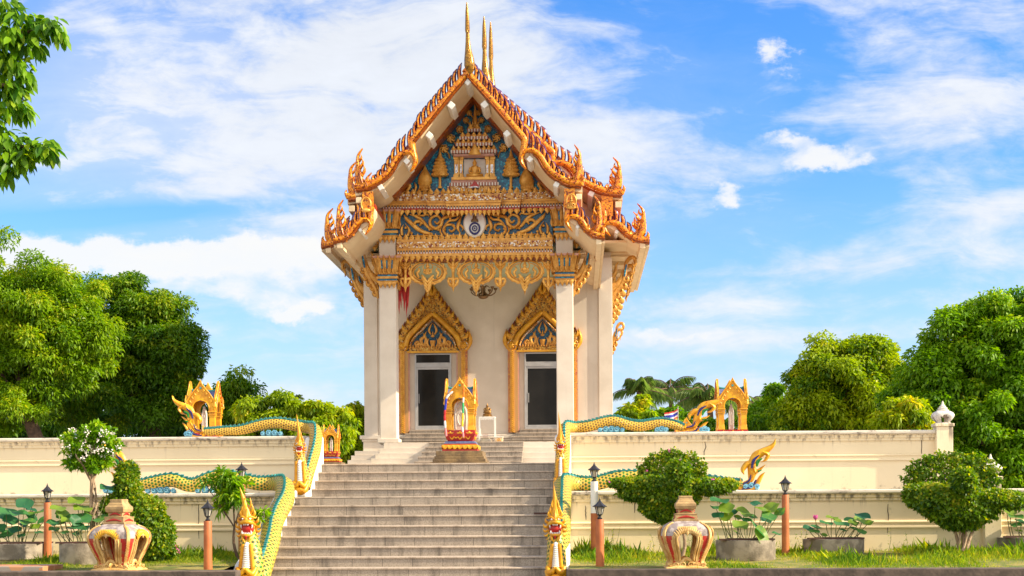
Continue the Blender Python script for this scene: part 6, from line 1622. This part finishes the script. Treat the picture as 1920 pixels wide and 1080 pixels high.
# overhanging branch of a near tree
def near_tree():
    Y = 11.5; s = Y / F_PX
    base = P(-330, 1080, Y); t_ = thing('tree', 'near tree whose leafy branches hang in at the top left corner', 'tree', (base.x, Y, 0))
    cs_, rs_ = [], []
    for px, py, r in [(10, 10, 26), (40, 35, 26), (70, 50, 24), (98, 45, 20), (108, 62, 14), (30, 70, 28), (60, 85, 22), (5, 60, 30), (15, 115, 26), (40, 130, 20), (52, 142, 12), (8, 160, 28), (32, 165, 20), (15, 200, 22), (40, 200, 16), (52, 208, 8),
                      (10, 262, 24), (35, 270, 24), (60, 278, 22), (82, 272, 18), (95, 282, 10), (18, 300, 26), (45, 295, 18), (5, 320, 18), (-40, 40, 50), (-50, 150, 50), (-50, 280, 50), (-110, 90, 70), (-110, 230, 70), (-30, 100, 40), (-30, 230, 36)]:
        p = P(px, py, Y); cs_.append(p); rs_.append(r * s)
    pos, u = [], []
    for c, r in zip(cs_, rs_):
        m = int(max(16, (r / s) ** 1.2 * 1.15)); uu = unit(m); pos.append(np.array(c) + uu * r * (rng.random((m, 1)) ** .5) * np.array([1, 1.3, .8])); u.append(uu)
    pos = np.concatenate(pos); u = np.concatenate(u); N = len(pos)
    d = u * .5 + rng.normal(size=(N, 3)) * .3 + np.array([.15, 0, -.75]); n = u * .4 + np.array([0, -.4, .6]) + rng.normal(size=(N, 3)) * .4
    tint = np.clip(rng.random(N) * .75 + (pos[:, 2] > 5.0) * 0.0 + .05, 0, 1)
    leaf_mesh('crown', pos, d, n, 24 * s * rng.uniform(.7, 1.25, N), .46, M['leaf_bright'], t_, tint, .22, .25, True)
    q = MB(); b = Vector((base.x, Y, 0)); f0 = P(-300, 400, Y)
    q.tube([b, b.lerp(f0, .5), f0, P(-280, 100, Y)], [.16, .14, .11, .05], 9, sub=3)
    for pts in ([(-295, 330), (-180, 180), (-60, 90), (50, 60), (100, 55)], [(-300, 380), (-180, 280), (-60, 180), (20, 160), (45, 190)], [(-300, 420), (-150, 330), (-40, 280), (50, 275), (90, 275)]):
        q.tube([P(x, y_, Y) for x, y_ in pts], [.07, .05, .03, .014, .005], 7, sub=3)
    part(q, 'trunk', M['bark'], t_, smooth=60)
near_tree()

def palm(label, px, py, Y, rpx, ground, nf=18, seed=0):
    s = Y / F_PX; c = P(px, py, Y); t_ = thing('palm_tree', label, 'palm', (c.x, Y, ground))
    rs = np.random.default_rng(seed); pos, dr, nr, ll = [], [], [], []
    q = MB(); q.tube([(c.x, Y, ground), (c.x + .3 * rpx * s * .2, Y, (ground + c.z) / 2), (c.x, Y, c.z)], [rpx * s * .085, rpx * s * .065, rpx * s * .06], 8, sub=3)
    for i in range(nf):
        a = 2 * math.pi * i / nf + rs.uniform(-.2, .2); el = rs.uniform(.15, 1.45); R_ = rpx * s * rs.uniform(.8, 1.1)
        h = Vector((math.cos(a), math.sin(a), 0)); pts = []
        for j in range(9):
            f = j / 8; pts.append(c + h * (R_ * (f * math.cos(el) + .25 * f * f * max(0, math.sin(el)))) + Vector((0, 0, R_ * (math.sin(el) * f - .62 * f * f))) + Vector((R_ * .12 * f * f, 0, 0)))
        q.tube(pts, [.02 * rpx * s, .006 * rpx * s], 5)
        P2 = catmull(pts, 4)
        for j in range(3, len(P2) - 1):
            tg = (P2[j + 1] - P2[j - 1]).normalized(); sd = tg.cross(Vector((0, 0, 1))).normalized()
            for sg in (-1, 1):
                for e in (0,):
                    pos.append(P2[j].lerp(P2[j + 1], e)); v = sd * sg * .6 + tg * .6 + Vector((.05, 0, -.75)) + Vector(rs.normal(size=3) * .08); dr.append(v); nr.append(Vector((0, 0, 1)) + sd * sg * .3); ll.append(R_ * .34 * math.sin(math.pi * min(1, (j / len(P2)) * .85 + .12)))
    part(q, 'trunk', M['bark'], t_, smooth=60)
    leaf_mesh('fronds', np.array(pos), np.array(dr), np.array(nr), np.array(ll), .075, M['leaf_palm'], t_, rs.random(len(pos)) * .8, .3)
palm('left one of the coconut palms beside the temple', 1198, 736, 95, 76, 1.4, 12, 1)
palm('middle coconut palm standing behind the flag', 1257, 731, 100, 72, 1.4, 12, 2)
palm('biggest coconut palm showing left of the right shrine', 1330, 752, 80, 88, 1.4, 14, 3)
palm('coconut palm showing right of the right shrine', 1405, 768, 85, 70, 1.4, 12, 4)
palm('tiny distant palm top above the yellow shrubs on the left', 558, 745, 130, 15, 1.5, 14, 5)

# ---- clipped topiary
def topiary(label, Y, shapes, base_px, nleaf, leaf_px, trunks, flowers=(), name='topiary', fcol='petal_pink', cat='topiary'):
    """shapes: (kind, px, py, rx, ry, depth factor, dy) ellipsoids whose surface is leafed"""
    s = Y / F_PX; b = P(base_px[0], base_px[1], Y); t_ = thing(name, label, cat, (b.x, Y, lawn_z(Y)))
    E_ = []
    for px, py, rx, ry, df, dy in shapes:
        p = P(px, py, Y + dy); E_.append((np.array(p), np.array((rx * s, rx * s * df, ry * s))))
    area = np.array([r[0] * r[2] + r[1] * r[2] + r[0] * r[1] for c, r in E_]); area /= area.sum()
    pos, u = [], []
    dens_ = [.8 if sh[4] < .2 else 1.0 for sh in shapes]
    for (c, r), a, dn_ in zip(E_, area, dens_):
        m = int(nleaf * a * dn_ * 1.05); uu = unit(m); rho = 1 - (rng.random((m, 1)) ** 1.8) * .30 + (rng.random((m, 1)) < .03) * rng.random((m, 1)) * .16; p = c + uu * r * rho * (1 + .075 * np.sin(uu[:, :1] * 17 + uu[:, 2:] * 13)); 
        keep = np.ones(m, bool)
        for c2, r2 in E_:
            if c2 is c or dn_ < 1: continue
            keep &= (np.linalg.norm((p - c2) / r2, axis=1) > .80)
        nn = uu / r; nn /= np.linalg.norm(nn, axis=1, keepdims=True); pos.append(p[keep]); u.append(nn[keep])
    pos = np.concatenate(pos); u = np.concatenate(u); N = len(pos)
    d = rng.normal(size=(N, 3)) * .7 + u * .45 + np.array([0, 0, -.15]); n = u + rng.normal(size=(N, 3)) * .35
    cl = np.sin(pos[:, 0] * 9 + 1) * np.sin(pos[:, 2] * 11) * .12
    tint = np.clip(.45 + cl + rng.normal(size=N) * .22 + u[:, 2] * .16, 0, 1)
    leaf_mesh('foliage', pos, d, n, leaf_px * s * rng.uniform(.7, 1.3, N), .62, M['leaf_topiary'], t_, tint, .12)
    q = MB()
    for pts, r in trunks: q.tube([P(x, y_, Y + o) for x, y_, o in pts], [r, r * .8, r * .45], 7, sub=4)
    # twigs through the body
    for c, r in E_:
        for _ in range(9):
            uu = unit(1)[0]; q.tube([Vector(c), Vector(c + uu * r * .9)], [.010, .003], 5)
    part(q, 'trunk', M['bark_pale'] if name == 'topiary' else M['bark'], t_, smooth=60)
    if flowers:
        fp = np.concatenate([np.array(P(x, y_, Y - o))[None] + rng.normal(size=(5, 3)) * .009 for x, y_, o in flowers]); m = len(fp)
        leaf_mesh('blossom', fp, unit(m), unit(m), np.full(m, .028), .9, M[fcol], t_, np.full(m, .5), 0)
Yt = 20.2
topiary('bird shaped topiary with spread wings above the forward facing urn', Yt,
        [(1260, 890, 66, 46, .13, .42), (1272, 885, 21, 24, .9, -.30), (1272, 912, 22, 34, .9, -.2), (1215, 912, 50, 18, .7, 0), (1176, 906, 32, 9, .8, 0), (1195, 922, 36, 16, .7, 0), (1325, 912, 45, 14, .7, 0), (1360, 909, 22, 10, .8, 0), (1255, 930, 55, 26, .7, 0), (1240, 950, 40, 24, .7, 0), (1248, 965, 26, 14, .7, .0)],
        (1270, 1040), 30000, 7.0, [([(1274, 1050, .05), (1270, 1010, .02), (1262, 965, 0)], .045), ([(1278, 1050, .0), (1284, 1015, .02), (1270, 960, 0)], .03)],
        [(1255, 845, -.3), (1212, 882, -.3), (1276, 861, .5), (1143, 905, .1), (1337, 900, .2)])
topiary('bird shaped topiary with spread wings at the far right of the lawn', Yt + .2,
        [(1785, 895, 88, 47, .12, .45), (1806, 900, 22, 22, .9, -.35), (1808, 925, 21, 30, .9, -.25), (1735, 920, 38, 13, .8, 0), (1712, 930, 16, 18, .8, 0), (1765, 938, 60, 24, .7, 0), (1860, 935, 58, 16, .7, 0), (1902, 940, 20, 14, .8, 0), (1800, 955, 70, 28, .65, 0), (1800, 975, 40, 18, .7, 0)],
        (1805, 1030), 30000, 7.2, [([(1800, 1033, 0), (1793, 1005, 0), (1785, 975, 0)], .03), ([(1806, 1033, .05), (1806, 1005, .06), (1815, 975, 0)], .035), ([(1810, 1033, -.05), (1822, 1000, 0), (1835, 970, 0)], .03), ([(1798, 1033, -.05), (1800, 1000, -.05), (1798, 970, 0)], .022), ([(1805, 1033, -.1), (1812, 1005, -.05), (1806, 975, 0)], .02)])
topiary('swan shaped topiary with a curved neck behind the left urn', 19.6,
        [(239, 890, 20, 25, .9, 0), (234, 905, 18, 25, .9, -.1), (243, 925, 22, 30, .9, 0), (228, 950, 38, 26, .8, 0), (262, 965, 48, 38, .8, 0), (280, 1000, 46, 38, .8, 0), (295, 1028, 34, 24, .8, 0), (240, 1000, 50, 40, .8, .1)],
        (270, 1050), 26000, 7.4, [([(268, 1050, 0), (262, 1010, 0), (255, 960, 0)], .05)], [(333, 1030, .1), (334, 1035, .1), (331, 1027, .1)])
tree('small white flowering tree with a twisted pale trunk on the left lawn', [(165, 835, 34, 34), (135, 835, 24, 26), (200, 835, 26, 30), (125, 865, 18, 12), (170, 865, 38, 24), (180, 815, 30, 18), (222, 842, 14, 16)], 19.4, lawn_z(19.4), 60, 9, 3600, 10.5, M['leaf_bright'], .45, 178, .028, tint_shift=.02, down=.1, droop=.15, barkm=M['bark_pale'], hfork=.75, nb=14)
ft = [o for o in bpy.data.objects if o.get('label', '').startswith('small white flowering')][0]
fp = []
for _ in range(34):
    a = rng.uniform(0, 2 * math.pi); rr_ = math.sqrt(rng.random()); c = P(170 + 58 * rr_ * math.cos(a), 835 + 40 * rr_ * math.sin(a) * (1 if math.sin(a) < 0 else .8), 19.4 - rng.uniform(.1, .3)); fp.append(np.array(c)[None] + rng.normal(size=(9, 3)) * .016)
fp = np.concatenate(fp); leaf_mesh('blossom', fp, unit(len(fp)), unit(len(fp)), np.full(len(fp), .026), .9, M['petal_white'], ft, None, 0)
q = MB()
for k_ in range(4):
    pts = []
    for j in range(14):
        f = j / 13; a = f * 7 + k_ * 1.57; p = P(176 + 2.5 * math.sin(f * 5) + 5.5 * math.cos(a) * (1 - .5 * f), 985 - f * 100, 19.4); p.y += .035 * math.sin(a); pts.append(p)
    q.tube(pts, [.014, .012, .008], 6, sub=2)
q.tube([P(176, 1048, 19.4), P(175, 1010, 19.4), P(176, 980, 19.4)], [.035, .03, .025], 7, sub=2)
part(q, 'twisted_stem', M['bark_pale'], ft, smooth=60)
tree('airy leafy shrub growing in front of the lamp by the lower left naga', [(420, 910, 26, 24), (445, 915, 22, 24), (400, 905, 16, 14), (425, 890, 16, 14), (435, 935, 26, 12), (412, 950, 16, 8), (486, 966, 12, 10)], 20.0, lawn_z(20), 34, 11, 1300, 15, M['leaf_bright'], .26, 446, .02, tint_shift=.0, down=.25, droop=.3, cat='shrub', name='shrub', hfork=.5, nb=8)

# ---- lotus pots
def lotus_pot(lp, ll, px0, px1, pyt, Y, leaves, board=True, flower=None):
    a, b = P(px0, pyt, Y), P(px1, pyt, Y); r = (b.x - a.x) / 2; cx = (a.x + b.x) / 2; g0 = lawn_z(Y + r) - .01; h = a.z - g0
    t_ = thing('lotus_pot', lp, 'pot', (cx, Y + r * .9, g0))
    MB().lathe([(r * .95, 0), (r * .99, .02), (r, h), (r * .90, h + .002), (r * .88, h - .05), (.01, h - .05)], 40).build('pot', M['concrete'], t_, smooth=40)
    MB().lathe([(r * .875, h - .048), (r * .5, h - .042), (.01, h - .041)], 32).build('water', M['mud'], t_)
    if board:
        q = MB(); q.obox((-.02 * r, -r * .55, h + .015), (r * .92, .03, 0), (-.004, .05, 0), (0, 0, .011)); q.obox((.2 * r, r * .3, h + .012), (r * .75, -.05, 0), (.004, .05, 0), (0, 0, .011)); q.build('board', M['board'], t_)
    p_ = thing('lotus_plant', ll, 'plant', (cx, Y + r * .9, g0 + h - .04))
    for (px, py, rp, tl, dy) in leaves:
        c = P(px, py, Y + r * .9 + dy); c = c - Vector(p_.location); R_ = rp * 1.32 * Y / F_PX; n = 22
        vs = [(0, 0, -.12 * R_)]; 
        ph = random.uniform(0, 6.28); wv = random.uniform(.06, .16)
        ax = Matrix.Rotation(tl, 3, Vector((math.cos(ph) * .5, 1, 0)).normalized()) @ Matrix.Rotation(R(random.uniform(8, 34)), 3, 'X')
        for ring_ in (.35, .72, 1.0):
            for j in range(n):
                th = 2 * math.pi * j / n; rr_ = R_ * ring_ * (1 + .05 * math.sin(5 * th + ph)); vs.append((rr_ * math.cos(th), rr_ * math.sin(th), R_ * (-.12 + .16 * ring_ ** 1.5 + wv * ring_ * ring_ * math.sin(3 * th + ph))))
        fs = [(0, 1 + j, 1 + (j + 1) % n) for j in range(n)]
        for q_ in range(2):
            for j in range(n): s0 = 1 + q_ * n; fs.append((s0 + j, s0 + n + j, s0 + n + (j + 1) % n, s0 + (j + 1) % n))
        q = MB().add([c + ax @ Vector(v) for v in vs], fs); o = q.build('leaf', M['lotus'], p_, smooth=80, fix=False)
        at = o.data.attributes.new('tint', 'FLOAT', 'POINT'); tv = random.uniform(0, .95) if random.random() > .15 else 1.0; at.data.foreach_set('value', [min(1, max(0, tv + random.uniform(-.15, .15))) for _ in vs])
        q = MB(); rt_ = Vector((c.x * .55 + random.uniform(-.05, .05), c.y * .4 + random.uniform(-.1, .1), 0)); q.tube([rt_, rt_.lerp(c, .5) + Vector((random.uniform(-.03, .03), 0, 0)), c + ax @ Vector((0, 0, -.11 * R_))], [.0065, .006, .005], 5, sub=3)
        q.build('stem', M['stem'], p_)
    if flower:
        c = P(*flower, Y + r * .6) - Vector(p_.location); q = MB()
        for ring_, (nn, ln, op_) in enumerate(((6, .075, .75), (5, .07, .4), (3, .06, .15))):
            for j in range(nn):
                a_ = 2 * math.pi * j / nn + ring_; h_ = Vector((math.cos(a_), math.sin(a_), 0)); nmv = (h_ * -1 + Vector((0, 0, op_))).normalized()
                q.stroke([c, c + h_ * ln * .5 * op_ + Vector((0, 0, ln * .45)), c + h_ * ln * .55 * op_ + Vector((0, 0, ln))], [.015, .042, .004], .006, tuple(nmv), sub=3, n=6)
        q.build('flower', M['petal_pink'], p_, smooth=60); MB().tube([(c.x * .7, 0, 0), c], .006, 5).build('flower_stem', M['stem'], p_)
M['stem'] = mat('lotus_stem', (.16, .18, .05), (.12, .10, .04), 10, .6)
lotus_pot('old concrete lotus pot at the far left edge', 'tall lotus plant in the far left pot beside the lamp', -60, 73, 1021, 20.0,
          [(12, 959, 15, .3, 0), (46, 944, 13, .3, .1), (35, 962, 14, .2, -.1), (52, 978, 12, .2, -.1), (70, 960, 14, -.2, .1), (20, 975, 12, .4, .1), (82, 974, 12, -.5, 0), (28, 993, 10, .2, -.1), (8, 968, 12, .1, .2), (-4, 990, 12, .1, 0), (66, 987, 8, .1, .1), (40, 1004, 6, 0, -.1), (14, 1000, 9, .2, 0), (72, 998, 7, .2, 0), (58, 955, 9, .4, .2), (-20, 960, 14, .2, 0), (2, 1005, 7, .2, .1), (44, 985, 9, .3, .2), (60, 970, 9, .8, .15)])
lotus_pot('old concrete lotus pot between the far left lamp and the left urn', 'lotus plant in the pot behind the left urn', 98, 192, 1020, 18.9,
          [(108, 953, 12, .2, 0), (116, 962, 10, .3, .1), (143, 938, 13, .1, .15), (128, 975, 11, .2, -.1), (155, 953, 14, .2, .1), (152, 972, 15, .3, 0), (142, 976, 9, .9, -.1), (98, 980, 9, .3, 0), (120, 968, 12, .6, .15), (146, 986, 9, .2, -.1), (122, 998, 7, .1, -.1), (145, 1000, 8, .1, 0), (101, 992, 8, .2, .1), (190, 972, 13, -.2, .1), (203, 915, 13, .3, .2), (133, 990, 8, .3, .1), (170, 960, 10, .4, .2), (112, 980, 7, .3, .1), (160, 990, 8, -.3, 0)])
lotus_pot('round concrete lotus pot right of the forward facing urn', 'lush lotus plant with big lit leaves right of the forward facing urn', 1347, 1461, 1014, 19.3,
          [(1349, 938, 14, .1, 0), (1343, 952, 9, .2, .1), (1362, 952, 12, -.3, -.1), (1346, 966, 9, -.1, -.1), (1363, 968, 10, -.5, -.1), (1375, 960, 9, -.3, .1), (1395, 960, 13, .4, .1), (1416, 944, 11, .05, .15), (1430, 955, 12, .3, 0), (1445, 952, 14, -.5, .1), (1462, 960, 10, -.7, .1), (1442, 968, 11, .2, -.1), (1421, 990, 17, .9, -.25), (1428, 1003, 14, 1.0, -.3), (1388, 984, 12, .2, -.15), (1400, 975, 9, .2, 0), (1456, 1000, 7, .2, -.1), (1381, 998, 6, .5, -.1), (1410, 968, 9, .3, .1), (1384, 970, 7, .2, .1), (1436, 975, 9, .3, .2)])
lotus_pot('round concrete lotus pot right of the lone lamp', 'low lotus plant with a single pink flower', 1514, 1630, 1012, 20.4,
          [(1530, 988, 9, .2, 0), (1527, 996, 8, .1, -.1), (1549, 980, 10, .2, -.1), (1560, 970, 9, .1, .1), (1578, 982, 12, .2, -.1), (1592, 974, 8, -.2, .1), (1600, 980, 8, .1, 0), (1618, 968, 12, .1, .1), (1628, 980, 8, -.3, 0), (1582, 994, 7, .2, -.1), (1602, 991, 7, .2, 0), (1570, 975, 7, .3, .1), (1612, 975, 9, .3, -.1), (1546, 1003, 5, .2, -.1), (1598, 1008, 5, .2, -.1), (1616, 997, 7, .2, -.1), (1515, 990, 8, .2, .1)], flower=(1529, 975))
lotus_pot('round concrete lotus pot at the right edge of the photograph', 'lotus plant under the wing of the far right topiary', 1884, 1990, 1009, 20.9,
          [(1895, 960, 9, .1, 0), (1905, 968, 11, .1, -.1), (1925, 958, 12, .2, 0), (1905, 984, 9, 0, 0), (1915, 978, 10, .3, .1), (1940, 975, 12, .1, 0), (1910, 995, 6, .1, 0), (1888, 955, 8, .4, .1), (1960, 965, 12, .1, 0)])

# ---- flag
c = P(1271.5, 800, 44); fp_ = thing('flagpole', 'red, white and blue striped flag on a pole behind the right naga', 'flag', (c.x, 44, L2)); tp = P(1271.5, 762, 44)
MB().tube([(0, 0, 0), (0, 0, tp.z - L2)], .012, 6).build('pole', M['alu'], fp_)
q = MB(); z1 = P(1271, 766, 44).z - L2; n = 14; hts = [0, 1 / 6, 2 / 6, 4 / 6, 5 / 6, 1]
def fpnt(f, g_): return (-f * .42, .03 * math.sin(f * 7 + g_), z1 - g_ * .27 - f * .15 - .03 * math.sin(f * 4))
for r_ in range(5):
    for j in range(n):
        f0, f1 = j / n, (j + 1) / n; q.add([fpnt(f0, hts[r_]), fpnt(f1, hts[r_]), fpnt(f1, hts[r_ + 1]), fpnt(f0, hts[r_ + 1])], [(0, 1, 2, 3)], (0, 1, 2, 1, 0)[r_])
q.build('flag', [RM[2], RM[0], RM[1]], fp_, smooth=60)

# ---- grass: countless blades
def grass(x0, x1, n, tall, seed, name='grass'):
    r = np.random.default_rng(seed); X = r.uniform(x0, x1, n); Yg = 17.62 + 3.95 * r.random(n) ** .9
    pat = np.sin(X * 1.7 + 1) * np.sin(Yg * 1.3 + X * .6) * .5 + np.sin(X * 4.1) * .25 + .5
    keep = r.random(n) < np.clip(pat * .7 + .45, .25, 1); X, Yg, pat = X[keep], Yg[keep], pat[keep]; n = len(X)
    Zg = np.array([lawn_z(y_) for y_ in Yg]); hgt = tall * (.3 + 1.1 * np.clip(pat, 0, 1) ** 1.5) * np.where(r.random(n) < .04, 1.9, 1.0) * r.uniform(.4, 1.35, n) * np.clip(.45 + (Yg - 17.6) * .28, .4, 1.3)
    d = np.stack([r.normal(size=n) * .38, r.normal(size=n) * .38, np.ones(n)], 1); nn = np.stack([r.normal(size=n), -np.abs(r.normal(size=n)) - .3, r.normal(size=n) * .2], 1)
    tint = np.clip(.22 + (1 - np.clip(pat, 0, 1)) * .55 + .18 * np.sin(X * 2.7 + 2) * np.sin(Yg * 3.1) + r.normal(size=n) * .25, 0, 1)
    o = leaf_mesh(name, np.stack([X, Yg, Zg - .005], 1), d, nn, hgt, .11, M['grass'], None, tint, .12)
    o['kind'] = 'stuff'; return o
grass(XA + BAL_OUT + .03, 8.2, 46000, .095, 1); grass(-9.2, XA - BAL_OUT - .03, 42000, .060, 2)
# weeds and dry stalks along the wall foot
wd = thing('weed', 'thin dry weeds along the foot of the right wall', 'weed', (1.2, 21.4, .83)); q = MB(); r = random.Random(5); cc_ = []
for _ in range(34):
    x = r.choice([r.uniform(.05, 1.6), r.uniform(1.6, 7.5)]); b = Vector((x, r.uniform(21.0, 21.5), .83)); tpp = b + Vector((r.uniform(-.12, .12), r.uniform(-.08, .02), r.uniform(.15, .42)))
    q.tube([b, b.lerp(tpp, .5) + Vector((.02, 0, 0)), tpp], [.004, .003, .0015], 4)
    for j in range(6): cc_.append(np.array(b.lerp(tpp, .3 + .12 * j)))
part(q, 'stalk', M['stem'], wd); cc_ = np.array(cc_); leaf_mesh('foliage', cc_, unit(len(cc_)) + np.array([0, 0, .4]), unit(len(cc_)), np.full(len(cc_), .05), .3, M['grass'], wd, rng.random(len(cc_)), .2)
for px in (830, ): pass
